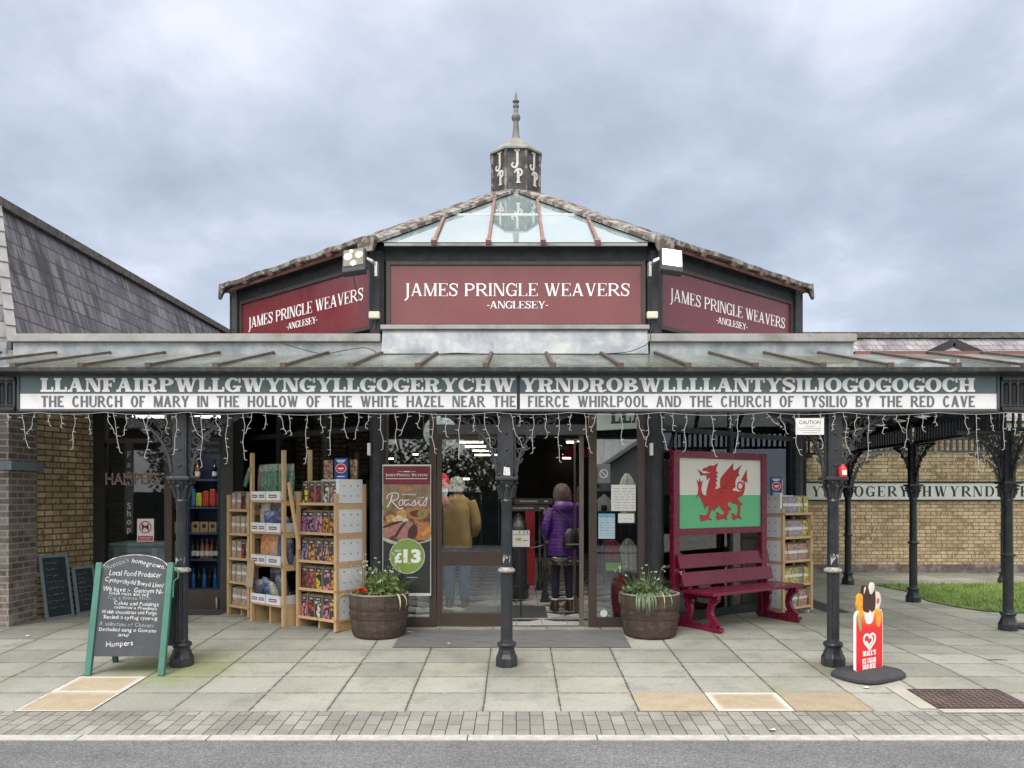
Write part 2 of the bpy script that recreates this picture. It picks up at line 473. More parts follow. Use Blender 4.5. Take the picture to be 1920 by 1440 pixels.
    if ch == 'D':
        w = .96*wf; stem(x0, Wd); R(x0, 1-t, w*.5, 1); R(x0, 0, w*.5, t)
        o += ringp(w*.5, .5, w*.5, .5, Wd, t, -90, 90, 20); return w, o
    if ch in 'PRB':
        w = {'P': .84, 'R': .96, 'B': .88}[ch]*wf; stem(x0, Wd)
        xr = w*.5; rx = (w-xr) if ch == 'P' else w*.40
        yb = .44 if ch != 'B' else .5; ry = (1-yb)/2
        R(x0, 1-t, xr, 1); R(x0, yb, xr, yb+t); o += ringp(xr, yb+ry, rx, ry, Wd*.95, t, -90, 90, 16)
        if ch == 'B':
            R(x0, 0, xr, t); R(x0, .52-t, xr, .52); o += ringp(xr, .26, w-xr, .26, Wd*.95, t, -90, 90, 16)
        if ch == 'R':
            if st > .08 and not sn:
                o += strokep([(xr-.02, .47), (xr+.13, .40), (xr+.17, .22), (xr+.2, .07), (xr+.30, .03), (w+.05, .14)], [t, Wd*.8, Wd, Wd*.9, t, t*.8])
            else: D(xr, .46, w-.03, 0, Wd*1.1); (R(w-.14, 0, w+.06, st) if not sn else None)
        return w, o
    if ch == 'S':
        w = .76*wf
        pts = bez([(w-.07, .74), (w*.78, .92), (w*.48, .97), (w*.2, .9), (w*.14, .74), (w*.3, .6), (w*.62, .47), (w*.84, .3), (w*.74, .1), (w*.48, .03), (w*.2, .09), (.06, .28)], 5)
        n = len(pts); ws = [t+(Wd*1.02-t)*max(0, 1-abs(i/n-.5)*3.0) for i in range(n)]
        o += strokep(pts, ws); (R(w-.04-e, .66, w-.04, .98) or R(.02, .02, .02+e, .34)) if not sn else None; return w, o
    if ch == 'J':
        w = .36*wf; R(w-sl-Wd, -.05, w-sl, 1); SV(w-sl-Wd/2, Wd, 1)
        pts = bez([(w-sl-Wd/2, .0), (w-sl-Wd*.7, -.16), (w*.1, -.3), (-.06, -.33)], 6)
        o += strokep(pts, [Wd-(Wd-t)*i/(len(pts)-1) for i in range(len(pts))]); return w, o
    if ch == 'U':
        w = .94*wf; R(x0-Wd/2, .3, x0+Wd/2, 1); SV(x0, Wd, 1); R(w-sl-t, .3, w-sl, 1); SV(w-sl-t/2, t, 1)
        o += ringp(w/2, .34, w/2-sl, .36, Wd*.7, t, 180, 360, 16); return w, o
    return .4, o
def serif_text(txt, P, h, x0=None, xc=None, fit=None, z=0.0, depth=.006, y=0.0, caps=None, gap=None):
    """letters in the local XZ plane, read from -Y; returns an MB"""
    items = []; x = 0.0; g = P['gap'] if gap is None else gap
    for i, ch in enumerate(txt):
        k = 1.0 if caps is None or ch == ' ' else caps[i]
        w, ps = glyph(ch, P)
        items.append((x, k, ps)); x += w*k+g*k
    tot = x-g
    sx = h if fit is None else fit/tot
    ox = x0 if x0 is not None else (xc or 0)-tot*sx/2
    b = MB(); cnt = 0
    for (gx, k, ps) in items:
        for p in ps:
            yy = y-.00018*(cnt % 9); cnt += 1
            pts = [Vector((ox+(gx+q[0]*k)*sx, yy, z+q[1]*k*h)) for q in p]
            b.prism(pts, (0, -depth, 0))
    return b
FONT_CACHE = {}
def sans_mesh(txt, bold=0.0, shear=0.0, spacing=1.0):
    key = (txt, bold, shear, spacing)
    if key in FONT_CACHE: return FONT_CACHE[key]
    cu = bpy.data.curves.new('lettering_curve', 'FONT'); cu.body = txt; cu.size = 1.0; cu.offset = bold; cu.shear = shear; cu.space_character = spacing
    cu.resolution_u = 3
    ob = bpy.data.objects.new('lettering_curve', cu); COL.objects.link(ob)
    dg = bpy.context.evaluated_depsgraph_get(); dg.update()
    me = bpy.data.meshes.new_from_object(ob.evaluated_get(dg))
    vs = [v.co.copy() for v in me.vertices]; fs = [list(p.vertices) for p in me.polygons]
    bpy.data.objects.remove(ob); bpy.data.curves.remove(cu); bpy.data.meshes.remove(me)
    FONT_CACHE[key] = (vs, fs); return vs, fs
def sans(txt, h, x0=None, xc=None, fit=None, z=0.0, y=0.0, bold=0.0, b=None, shear=0.0, spacing=1.0, rot=0.0, xs=1.0, mi=0, mirror=False):
    """flat sans lettering in the local XZ plane facing -Y; h is the height of a capital"""
    b = b or MB()
    vs, fs = sans_mesh(txt, bold, shear, spacing)
    if not vs: return b
    a, c = min(v.x for v in vs), max(v.x for v in vs)
    k = h/.73; sx = k*xs if fit is None else fit/(c-a)
    ox = x0-a*sx if x0 is not None else (xc or 0)-(a+c)/2*sx
    M = Matrix.Translation((ox, y, z)) @ Matrix.Rotation(rot, 4, 'Y')
    pts = [M @ Vector((v.x*sx, 0, v.y*k)) for v in vs]
    nf = []
    for f in fs:
        n = (pts[f[1]]-pts[f[0]]).cross(pts[f[2]]-pts[f[0]])
        nf.append(f if n.y <= 0 else f[::-1])
    b.add(pts, nf, mi); return b
def hand(txt, h, x0, z, y=0.0, slope=0.0, b=None, fit=None, bold=-.006, j=1.0, mi=0):
    """chalk handwriting: one wobbling letter after the other"""
    b = b or MB(); tot = 0.0; ws = []
    for ch in txt:
        if ch == ' ': ws.append(.30); continue
        vs, _ = sans_mesh(ch, bold); w = (max(v.x for v in vs)-min(v.x for v in vs)) if vs else .3
        ws.append(w+.10)
    k = h/.73; tot = sum(ws)*k; sx = 1.0 if fit is None else fit/tot
    x = x0
    for ch, w in zip(txt, ws):
        if ch != ' ':
            s = rnd.uniform(.94, 1.06)
            sans(ch, h*s, x0=x, z=z+(x-x0)*slope+rnd.uniform(-.05, .05)*h*j, y=y, bold=bold, b=b, rot=-math.atan(slope)+rnd.uniform(-.07, .07)*j, xs=sx, shear=rnd.uniform(-.05, .1), mi=mi)
        x += w*k*sx
    return b
# ------------------------------------------------------------------ materials in use
IRON = basic('black_iron_paint', (.022, .025, .031), .34, var=.25, vs=9, bmp=.12, bs=45, dirt=(.07, .07, .07), da=.3, ds=12)
IRONB = basic('black_iron_relief', (.026, .029, .034), .45, var=.4, vs=22, bmp=.6, bs=70, dirt=(.08, .085, .08), da=.3, ds=14)
WORN = basic('worn_paint', (.35, .33, .30), .7, var=.4, vs=30, bmp=.4, bs=50, dirt=(.04, .04, .04), da=.9, ds=18)
BLACKWD = basic('black_timber', (.016, .018, .024), .55, var=.3, vs=5, bmp=.25, bs=30, dirt=(.06, .06, .062), da=.3, ds=7)
DKBROWN = basic('brown_anodised', (.075, .052, .042), .38, .25, var=.12, vs=4, bmp=.05)
SIGNFR = basic('bronze_frame', (.062, .05, .045), .45, .1, var=.15, vs=6)
MAROON = basic('maroon_panel', S(112, 42, 48), .24, var=.08, vs=1.5, bmp=.03, bs=6, dirt=S(124, 72, 72), da=.35, ds=1.2, spec=.8)
WHITE = basic('white_lettering', (.90, .90, .90), .5, var=.04, vs=10, bmp=0)
SIGNGR = basic('sign_grey_green', S(80, 98, 102), .35, var=.08, vs=3, bmp=.03, dirt=S(96, 110, 112), da=.3, ds=4)
SIGNWH = basic('sign_white', (.74, .74, .75), .4, var=.05, vs=3, bmp=.02, dirt=(.55, .54, .50), da=.4, ds=6)
SIGNTX = basic('sign_dark_grey', S(98, 102, 108), .5, var=.08, vs=6, bmp=0)
SLATEY = basic('signboard_edge', S(72, 77, 84), .45, var=.15, vs=5)
GLASS = glassmat('window_glass', (.82, .86, .86), .055, 1.0)
GLASSD = glassmat('dark_window_glass', (.76, .80, .82), .02, .7)
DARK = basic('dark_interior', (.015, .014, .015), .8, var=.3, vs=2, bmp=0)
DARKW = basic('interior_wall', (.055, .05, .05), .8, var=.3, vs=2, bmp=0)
PINE = wood('pine', (.62, .44, .25), (.50, .31, .15), .55)
PINEX = wood('pine_board', (.64, .46, .27), (.52, .33, .17), .55, axis='X')
CARD = basic('white_carton', (.74, .75, .78), .6, var=.05, vs=4, bmp=.04)
KRAFT = basic('brown_card', (.42, .31, .20), .75, var=.1, vs=6, bmp=.1)
REDPNT = basic('burgundy_gloss_paint', S(112, 26, 52), .24, var=.1, vs=5, bmp=.08, bs=25, dirt=S(128, 52, 70), da=.25, ds=9)
CHALK = basic('chalk', (.66, .67, .67), .9, var=.35, vs=25, bmp=0)
CHALKF = basic('faded_chalk', (.30, .31, .32), .9, var=.5, vs=25, bmp=0)
SLATEBD = basic('chalkboard_face', S(62, 66, 72), .6, var=.12, vs=5, bmp=.05, dirt=S(92, 96, 102), da=.35, ds=4)
GREENP = basic('green_paint', S(66, 116, 102), .5, var=.12, vs=7, bmp=.15, dirt=S(60, 100, 92), da=.4, ds=9)
WIRE = basic('white_cable', (.46, .455, .45), .5, var=.05, bmp=0)
RUBBER = basic('black_rubber', (.045, .047, .052), .75, var=.2, vs=10, bmp=.3, bs=80)
COPPER = basic('oxide_red_bar', S(128, 92, 84), .6, var=.25, vs=8, bmp=.2, dirt=(.08, .05, .04), da=.5, ds=10)
RUSTBAR = basic('dark_glazing_bar', S(84, 72, 66), .6, var=.35, vs=8, bmp=.2, dirt=(.03, .028, .025), da=.8, ds=9)
WHWOOD = basic('weathered_white_board', (.31, .305, .295), .7, var=.1, vs=4, bmp=.12, dirt=(.17, .165, .135), da=.8, ds=3)
STEEL = basic('galvanised_steel', (.5, .5, .5), .35, .8, var=.1, bmp=.05)

def lead_mat():
    m, t, b = newmat('lead_sheet')
    c = objc(t)
    n = t.noise(c, 3.2, 6, .6); n2 = t.noise(t.vmath('MULTIPLY', c, (9, 9, 1.2)), 1.0, 5, .6)
    col = t.ramp(n, [(.3, (.15, .17, .195)), (.5, (.27, .295, .33)), (.66, (.42, .425, .43))])
    col = t.mix(t.mrange(n2, .52, .72, 0, .6), col, (.40, .39, .37))
    col = t.mix(t.mrange(t.noise(t.vmath('ADD', c, (9, 2, 4)), 1.6, 5, .65), .62, .74, 0, .75), col, (.34, .27, .15))
    t.link(col, b.inputs['Base Color']); b.inputs['Roughness'].default_value = .5
    bump(t, b, t.noise(c, 9, 4), .35, .02); return m
LEAD = lead_mat()
def hip_mat():
    m, t, b = newmat('lichened_lead')
    c = objc(t)
    base = t.ramp(t.noise(c, 7, 5), [(.3, (.17, .17, .16)), (.55, (.27, .265, .245)), (.75, (.36, .35, .33))])
    d = t.noise(t.vmath('MULTIPLY', c, (4.5, 4.5, 4.5)), 1.6, 8, .68)
    dk = t.mrange(d, .455, .53, 0, .97)
    br = t.mix(t.noise(c, 3, 2), (.05, .035, .03), (.12, .08, .065))
    col = t.mix(dk, base, br)
    t.link(col, b.inputs['Base Color']); b.inputs['Roughness'].default_value = .85
    bump(t, b, d, .6, .02); return m
HIP = hip_mat()
def roofglass():
    m, t, b = newmat('roof_glass')
    c = objc(t)
    n = t.noise(c, 1.3, 4)
    col = t.ramp(n, [(.3, (.20, .27, .28)), (.6, (.28, .36, .36)), (.8, (.36, .42, .40))])
    t.link(col, b.inputs['Base Color']); b.inputs['Roughness'].default_value = .03
    b.inputs['IOR'].default_value = 1.7; b.inputs['Specular IOR Level'].default_value = .8
    b.inputs['Coat Weight'].default_value = .6; b.inputs['Coat Roughness'].default_value = .02
    return m
ROOFGL = roofglass()
def canopyglass():
    m, t, b = newmat('mossy_canopy_glass')
    c = objc(t); x, y, z = t.sep(c)
    st = t.noise(t.vmath('MULTIPLY', c, (3.5, .8, .8)), 1.1, 5, .6)
    moss = t.math('MULTIPLY', t.mrange(t.noise(t.vmath('MULTIPLY', c, (1.1, .8, 1)), 1.0, 5, .6), .47, .62, 0, .65), 1.0)
    col = t.ramp(st, [(.3, (.36, .41, .385)), (.55, (.50, .55, .52)), (.75, (.62, .66, .63))])
    col = t.mix(moss, col, t.mix(t.noise(c, 9, 4), (.26, .27, .09), (.36, .33, .19)))
    low = t.mrange(y, 7.2, 7.75, 1.0, 0.0)
    col = t.mix(t.math('MULTIPLY', low, t.mrange(t.noise(c, 18, 5), .4, .6, .1, .75)), col, (.12, .12, .075))
    t.link(col, b.inputs['Base Color']); b.inputs['Roughness'].default_value = .17
    b.inputs['Specular IOR Level'].default_value = .6
    tl = t.n('ShaderNodeBsdfTranslucent', {0: col}).outputs[0]
    bs = t.n('ShaderNodeMixShader', {0: .35, 1: b.outputs[0], 2: tl}).outputs[0]
    tr = t.n('ShaderNodeBsdfTransparent', {0: (.82, .88, .86)}).outputs[0]
    mx = t.n('ShaderNodeMixShader', {0: t.mrange(st, .3, .7, .58, .8), 1: tr, 2: bs})
    t.link(mx.outputs[0], m.node_tree.nodes['Material Output'].inputs[0]); return m
CANGL = canopyglass()

# ------------------------------------------------------------------ ground
def slab_mat():
    m, t, b = newmat('paving_slabs')
    uv = uvc(t); x, y, _ = t.sep(uv)
    wob = t.sep(t.n('ShaderNodeTexNoise', {'Vector': uv, 'Scale': 3.0, 'Detail': 3.0}).outputs['Color'])
    xx = t.math('ADD', x, t.math('MULTIPLY', t.math('SUBTRACT', wob[0], .5), .012))
    yy = t.math('ADD', y, t.math('MULTIPLY', t.math('SUBTRACT', wob[1], .5), .012))
    u = t.math('DIVIDE', t.math('ADD', xx, .2595), .608); v = t.math('DIVIDE', t.math('SUBTRACT', yy, 6.13), .466)
    cell = t.comb(t.math('FLOOR', u), t.math('FLOOR', v), 0.0)
    fu, fv = t.math('FRACT', u), t.math('FRACT', v)
    du = t.math('MULTIPLY', t.math('MINIMUM', fu, t.math('SUBTRACT', 1.0, fu)), .608)
    dv = t.math('MULTIPLY', t.math('MINIMUM', fv, t.math('SUBTRACT', 1.0, fv)), .466)
    jn = t.noise(uv, 16, 4)
    wv = t.mrange(jn, .3, .7, .0025, .009)
    ju = t.math('LESS_THAN', du, t.math('MULTIPLY', wv, 1.15)); jv = t.math('LESS_THAN', dv, t.math('MULTIPLY', wv, .75))
    j = t.math('MAXIMUM', ju, jv)
    r1 = t.wn(cell); r2 = t.wn(t.vmath('ADD', cell, (5, 9, 2)))
    base = t.ramp(r1, [(0, (.262, .262, .228)), (.3, (.32, .318, .275)), (.6, (.35, .346, .302)), (.85, (.385, .378, .33)), (1, (.30, .298, .268))])
    base = t.mix(t.mrange(r2, .8, 1, 0, .4), base, (.36, .33, .25))
    big = t.mrange(t.noise(uv, .8, 5, .6), .3, .7, .84, 1.12)
    fine = t.mrange(t.noise(uv, 34, 6, .7), .3, .7, .86, 1.14)
    k = t.math('MULTIPLY', big, fine)
    base = t.mix(1.0, base, t.comb(k, k, k), 'MULTIPLY')
    dirt = t.mrange(t.noise(uv, 2.4, 7, .68), .50, .70, 0, .55)
    base = t.mix(dirt, base, (.165, .165, .145))
    green = t.math('MULTIPLY', t.mrange(t.noise(t.vmath('ADD', uv, (4, 1, 0)), .9, 4), .54, .68, 0, .5), t.mrange(t.noise(uv, 11, 5), .4, .62, .2, 1))
    base = t.mix(green, base, (.21, .225, .12))
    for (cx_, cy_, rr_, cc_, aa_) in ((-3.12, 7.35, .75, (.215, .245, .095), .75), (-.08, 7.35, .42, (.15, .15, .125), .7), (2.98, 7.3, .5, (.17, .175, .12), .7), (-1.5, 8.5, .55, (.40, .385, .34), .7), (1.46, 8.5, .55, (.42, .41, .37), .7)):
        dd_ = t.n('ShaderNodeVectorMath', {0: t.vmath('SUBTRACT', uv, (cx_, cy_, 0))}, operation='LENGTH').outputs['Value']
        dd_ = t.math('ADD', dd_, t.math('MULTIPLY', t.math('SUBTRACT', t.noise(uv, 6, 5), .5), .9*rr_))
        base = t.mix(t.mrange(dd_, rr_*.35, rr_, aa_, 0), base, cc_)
    spk = t.mrange(t.noise(uv, 150, 2), .70, .76, 0, .7)
    base = t.mix(spk, base, (.10, .095, .085))
    vg = t.n('ShaderNodeTexVoronoi', {'Vector': uv, 'Scale': 2.6}); pick = t.sep(vg.outputs['Color'])[0]
    gd = t.math('ADD', vg.outputs['Distance'], t.math('MULTIPLY', t.noise(uv, 40, 3), .03))
    gum = t.math('MULTIPLY', t.mrange(gd, .055, .068, 1, 0), t.math('GREATER_THAN', pick, .55))
    base = t.mix(t.math('MULTIPLY', gum, .6), base, t.mix(t.math('GREATER_THAN', pick, .8), (.12, .115, .10), (.46, .45, .42)))
    wv2 = t.mrange(t.noise(t.vmath('MULTIPLY', uv, (1.4, 3.0, 1)), 1.3, 6, .7), .60, .72, 0, .5)
    base = t.mix(wv2, base, (.40, .39, .34))
    edge = t.mrange(t.math('MINIMUM', du, dv), 0.0, .035, .6, 0)
    base = t.mix(t.math('MULTIPLY', edge, t.mrange(jn, .4, .6, .1, .9)), base, (.13, .13, .105))
    jc = t.mix(t.mrange(t.noise(uv, 2.1, 3), .55, .65, 0, .85), (.075, .07, .058), (.14, .155, .055))
    col = t.mix(j, base, jc)
    t.link(col, b.inputs['Base Color']); t.link(t.mrange(t.noise(uv, 5, 4), .3, .7, .55, .85), b.inputs['Roughness'])
    h = t.math('SUBTRACT', t.math('ADD', t.math('MULTIPLY', t.noise(uv, 60, 5), .3), t.math('MULTIPLY', r2, .35)), t.math('MULTIPLY', j, 1.2))
    bump(t, b, h, .5, .006); return m
def block_mat():
    m, t, b = newmat('block_paving')
    uv = uvc(t); x, y, _ = t.sep(uv)
    q = t.comb(t.math('SUBTRACT', y, 5.63), x, 0.0)
    wob = t.n('ShaderNodeTexNoise', {'Vector': uv, 'Scale': 5.0, 'Detail': 2.0}).outputs['Color']
    q = t.vmath('ADD', q, t.vmath('MULTIPLY', t.vmath('SUBTRACT', wob, (.5, .5, .5)), (.012, .010, 0)))
    br = t.n('ShaderNodeTexBrick', {'Vector': q, 'Color1': (.215, .205, .18), 'Color2': (.30, .285, .25), 'Mortar': (.045, .042, .036), 'Scale': 1.0, 'Mortar Size': .0042, 'Mortar Smooth': .25, 'Bias': 0.0,
              'Brick Width': .205, 'Row Height': .102}, offset=.5)
    k = t.math('MULTIPLY', t.mrange(t.noise(uv, 60, 6, .7), .3, .7, .72, 1.25), t.mrange(t.noise(uv, 2.2, 5), .3, .7, .82, 1.15))
    base = t.mix(1.0, br.outputs['Color'], t.comb(k, k, k), 'MULTIPLY')
    base = t.mix(t.mrange(t.noise(uv, 120, 3), .62, .72, 0, .6), base, (.10, .095, .08))
    t.link(base, b.inputs['Base Color']); b.inputs['Roughness'].default_value = .85
    bump(t, b, t.math('SUBTRACT', t.math('MULTIPLY', t.noise(uv, 90, 4), .4), br.outputs['Fac']), .6, .006); return m
def asphalt_mat(name, base=.155):
    m, t, b = newmat(name)
    uv = uvc(t)
    v = t.n('ShaderNodeTexVoronoi', {'Vector': uv, 'Scale': 95.0}).outputs['Color']
    g = t.sep(v)[0]
    k = base
    col = t.ramp(g, [(0, (k*.62, k*.63, k*.65)), (.45, (k*.93, k*.94, k*.97)), (.8, (k*1.22, k*1.22, k*1.25)), (1, (k*1.6, k*1.6, k*1.6))])
    n = t.math('MULTIPLY', t.mrange(t.noise(uv, 1.1, 6, .6), .3, .7, .80, 1.14), t.mrange(t.noise(t.vmath('MULTIPLY', uv, (.5, 5, 1)), 1.2, 4), .3, .7, .93, 1.06))
    col = t.mix(1.0, col, t.comb(n, n, n), 'MULTIPLY')
    t.link(col, b.inputs['Base Color']); b.inputs['Roughness'].default_value = .8
    bump(t, b, t.noise(uv, 130, 3), .6, .006); return m
def kerb_mat():
    m, t, b = newmat('kerb_concrete')
    uv = uvc(t); x, y, _ = t.sep(uv)
    n = t.noise(uv, 14, 6, .65)
    col = t.ramp(n, [(.3, (.33, .32, .30)), (.6, (.46, .45, .425)), (.8, (.54, .53, .50))])
    f = t.math('FRACT', t.math('DIVIDE', t.math('ADD', x, .35), .915)); j = t.math('LESS_THAN', f, .012)
    col = t.mix(j, col, (.09, .085, .075))
    col = t.mix(t.mrange(t.noise(uv, 5, 6), .55, .7, 0, .6), col, (.25, .24, .22))
    t.link(col, b.inputs['Base Color']); b.inputs['Roughness'].default_value = .85; bump(t, b, n, .4, .004); return m
PAVE, BLOCK, ASPH, KERB = slab_mat(), block_mat(), asphalt_mat('asphalt', .15), kerb_mat()
def sheet(name, xs, ys, zf, mat, label):
    b = MB(); nx, ny = len(xs), len(ys)
    vs = [(x, y, zf(x, y)) for y in ys for x in xs]
    fs = [(j*nx+i, j*nx+i+1, (j+1)*nx+i+1, (j+1)*nx+i) for j in range(ny-1) for i in range(nx-1)]
    b.add(vs, fs); o = b.build(name, mat); tag(o, label, 'ground', kind='structure'); return o
def frange(a, b, s):
    n = max(1, int(round((b-a)/s))); return [a+(b-a)*i/n for i in range(n+1)]
GRASSB = basic('field_grass', (.06, .085, .03), .9, var=.3, vs=.5, bmp=.3, bs=8)
o = MB().quad((-400, -400, -.16), (400, -400, -.16), (400, 400, -.16), (-400, 400, -.16)).build('ground', GRASSB); tag(o, 'wide green ground reaching to the horizon', 'ground', kind='structure')
o = MB().box(-60, 60, -5.2, 5.53, -.155, -.115).build('road', ASPH); tag(o, 'grey asphalt road in front of the shops', 'road', kind='structure')
b = MB(); b.add([(-60, 5.53, -.15), (60, 5.53, -.15), (60, 5.53, -.108), (-60, 5.53, -.108), (60, 5.63, -.1035), (-60, 5.63, -.1035)], [(0, 1, 2, 3), (3, 2, 4, 5)])
o = b.build('kerb', KERB); tag(o, 'pale flush concrete kerb edging the road', 'kerb', kind='structure')
sheet('block_paving', [-60, 60], [5.63, 6.13], lambda x, y: .061*(y-7.35), BLOCK, 'strip of grey concrete blocks between kerb and slabs')
sheet('pavement', frange(-30, 30, .4), [6.13, 6.8, 7.35, 7.6, 8.0, 8.4, 8.9, 10, 12, 15, 17, 20], gz, PAVE, 'pale grey paving slabs in front of the shops')
def tan_mat(name, c1, c2, x0, x1, y0, y1, ew):
    m, t, b = newmat(name)
    uv = uvc(t); x, y, _ = t.sep(uv)
    n = t.noise(uv, 7, 6, .65)
    col = t.ramp(n, [(.3, c1), (.7, c2)])
    k = t.mrange(t.noise(uv, 60, 4), .3, .7, .88, 1.12); col = t.mix(1.0, col, t.comb(k, k, k), 'MULTIPLY')
    if ew:
        d = t.math('MINIMUM', t.math('MINIMUM', t.math('SUBTRACT', x, x0), t.math('SUBTRACT', x1, x)), t.math('MINIMUM', t.math('SUBTRACT', y, y0), t.math('SUBTRACT', y1, y)))
        d = t.math('ADD', d, t.math('MULTIPLY', t.math('SUBTRACT', t.noise(uv, 18, 4), .5), .04))
        col = t.mix(t.mrange(d, .0, ew, .95, 0, 'SMOOTHSTEP'), col, (.62, .60, .55))
    t.link(col, b.inputs['Base Color']); b.inputs['Roughness'].default_value = .75; bump(t, b, n, .2, .004); return m
def tan_slab(k, r, ew, label, tone=1.0):
    x0 = -.2595+.608*k+.005; x1 = x0+.598; y0 = 6.13+.466*r+.004; y1 = y0+.458
    m = tan_mat('sandstone', (.34*tone, .265*tone, .175*tone), (.42*tone, .35*tone, .255*tone), x0, x1, y0, y1, ew)
    z = lambda y: .061*(y-7.35)+.004
    o = MB().quad((x0, y0, z(y0)), (x1, y0, z(y0)), (x1, y1, z(y1)), (x0, y1, z(y1))).build('sandstone_slab', m)
    tag(o, label, 'paving slab', kind='structure')
tan_slab(-6, 0, .03, 'tan replacement slab nearest the road before the chalkboard')
tan_slab(-6, 1, .07, 'tan replacement slab with white borders under the chalkboard feet', 1.1)
tan_slab(2, 0, 0, 'plain tan slab nearest the middle of the forecourt')
tan_slab(3, 0, .08, 'tan slab with white worn border beside the block paving')
tan_slab(4, 0, 0, 'brownish slab beside the ice cream sign', .92)
# shop floor tiles
def tile_mat():
    m, t, b = newmat('shop_floor_tiles')
    uv = uvc(t); x, y, _ = t.sep(uv)
    a = t.math('ADD', x, y); c = t.math('SUBTRACT', x, y)
    fa = t.math('FLOOR', t.math('DIVIDE', a, .62)); fc = t.math('FLOOR', t.math('DIVIDE', c, .62))
    chk = t.math('MODULO', t.math('ABSOLUTE', t.math('ADD', fa, fc)), 2.0)
    rowy = t.math('MODULO', t.math('ABSOLUTE', t.math('FLOOR', t.math('DIVIDE', y, .3))), 2.0)
    col = t.mix(t.math('MULTIPLY', chk, t.mrange(rowy, 0, 1, .45, 1.0)), (.62, .62, .62), (.05, .053, .06))
    near = t.math('LESS_THAN', y, 9.45)
    col = t.mix(near, col, (.62, .62, .63))
    fx = t.math('FRACT', t.math('DIVIDE', x, .3)); fy = t.math('FRACT', t.math('DIVIDE', y, .3))
    j = t.math('MAXIMUM', t.math('LESS_THAN', fx, .025), t.math('LESS_THAN', fy, .03))
    col = t.mix(j, col, (.22, .22, .22))
    t.link(col, b.inputs['Base Color']); b.inputs['Roughness'].default_value = .22; return m
b = MB(); b.box(-6, 3.85, 11.02, 21, .06, .10); b.box(-3.55, 3.55, 10.7, 11.02, .06, .10)
b.add([(-1.6, 9.06, .1), (1.6, 9.06, .1), (3.55, 10.7, .1), (-3.55, 10.7, .1)], [(0, 1, 2, 3)])
o = b.build('shop_floor', tile_mat()); tag(o, 'black and white tiled floor inside the shop', 'floor', kind='structure')
# lawn
LAWN = [(1641, 1097), (1668, 1103), (1700, 1110), (1740, 1128), (1800, 1140), (1850, 1147), (1925, 1151), (2100, 1153), (2400, 1150), (2400, 1098), (1900, 1095)]
lp = [G(*p) for p in LAWN]
SOIL = basic('lawn_turf', (.13, .19, .045), .95, var=.35, vs=3, bmp=.6, bs=40)
b = MB(); tri = geometry.tessellate_polygon([[Vector((p.x, p.y, .012)) for p in lp]])
b.add([(p.x, p.y, .012) for p in lp], [t if (lp[t[1]]-lp[t[0]]).cross(lp[t[2]]-lp[t[0]]).z > 0 else t[::-1] for t in tri])
o = b.build('lawn', SOIL); tag(o, 'green lawn inside the courtyard on the right', 'lawn', kind='structure')
def inside(x, y, poly):
    c = False; n = len(poly)
    for i in range(n):
        a, d = poly[i], poly[i-1]
        if (a.y > y) != (d.y > y) and x < (d.x-a.x)*(y-a.y)/(d.y-a.y)+a.x: c = not c
    return c
b = MB(); r2 = random.Random(3); cnt = 0
while cnt < 15000:
    x = r2.uniform(5.8, 11.5); y = r2.uniform(9.9, 14.5)
    if not inside(x, y, lp): continue
    cnt += 1; h = r2.uniform(.025, .07); a = r2.uniform(0, 6.28); w = .006; lx, ly = r2.uniform(-.03, .03), r2.uniform(-.03, .03)
    b.add([(x-w*math.cos(a), y-w*math.sin(a), .01), (x+w*math.cos(a), y+w*math.sin(a), .01), (x+lx, y+ly, .01+h)], [(0, 1, 2)])
BLADE = basic('grass_blades', (.18, .27, .06), .7, var=.4, vs=3, bmp=0)
tag(b.build('grass', BLADE), 'short bright green grass blades of the courtyard lawn', 'grass', kind='stuff')

# ------------------------------------------------------------------ cast iron columns
def scroll(cx, cz, r, turns, a0, sgn=1, n=22):
    return [(cx+r*(1-.82*i/n)*math.cos(a0+sgn*turns*2*math.pi*i/n), cz+r*(1-.82*i/n)*math.sin(a0+sgn*turns*2*math.pi*i/n)) for i in range(n+1)]
def bracket_mb(L=.56, Ht=.56, s=1, th=.02):
    """fretwork spandrel in the local XZ plane, growing to +x (or -x) from x=0 at the post, top at z=0"""
    b = MB(); ext = (0, th, 0)
    P3 = lambda pts, y=0: [(s*x, y-th/2, z) for x, z in pts]
    arc = [(.035+(L-.035)*(1-math.cos(a)), -Ht+(Ht-.03)*math.sin(a)) for a in [i*math.pi/2/16 for i in range(17)]]
    b.ribbon(P3(arc), .022, (0, th*1.5, 0)); 
    b.ribbon(P3([(0.012, -Ht), (.012, 0)]), .024, ext); b.ribbon(P3([(0, -.012), (L, -.012)]), .024, (0, th*1.2, 0))
    fr = random.Random(5)
    spots = [(.115, -.115, .085, 1), (.255, -.085, .062, -1), (.365, -.062, .040, 1), (.08, -.255, .056, -1), (.17, -.205, .05, 1), (.065, -.36, .042, 1), (.05, -.445, .03, -1), (.445, -.045, .026, -1), (.275, -.155, .036, 1), (.115, -.32, .03, -1)]
    for i, (x, z, r, sg) in enumerate(spots):
        b.ribbon(P3(scroll(x, z, r, 1.35, 1.2+i*1.9, sg)), .013, (0, th*(.7+.03*i), 0))
        a = 1.2+i*1.9
        for q in (0, 2.1, 4.2):
            p = (x+r*.95*math.cos(a+q), z+r*.95*math.sin(a+q)); p2 = (x+r*1.5*math.cos(a+q+.5), z+r*1.5*math.sin(a+q+.5))
            if p2[0] > 0 and p2[1] < 0: b.ribbon(P3([p, ((p[0]+p2[0])/2+.006, (p[1]+p2[1])/2), p2]), [.012, .016, .003], (0, th*.62, 0))
    # leafy tip below
    b.ribbon(P3([(.02, -Ht), (.035, -Ht-.04), (.012, -Ht-.075), (.04, -Ht-.10)]), [.03, .022, .02, .004], ext)
    return b
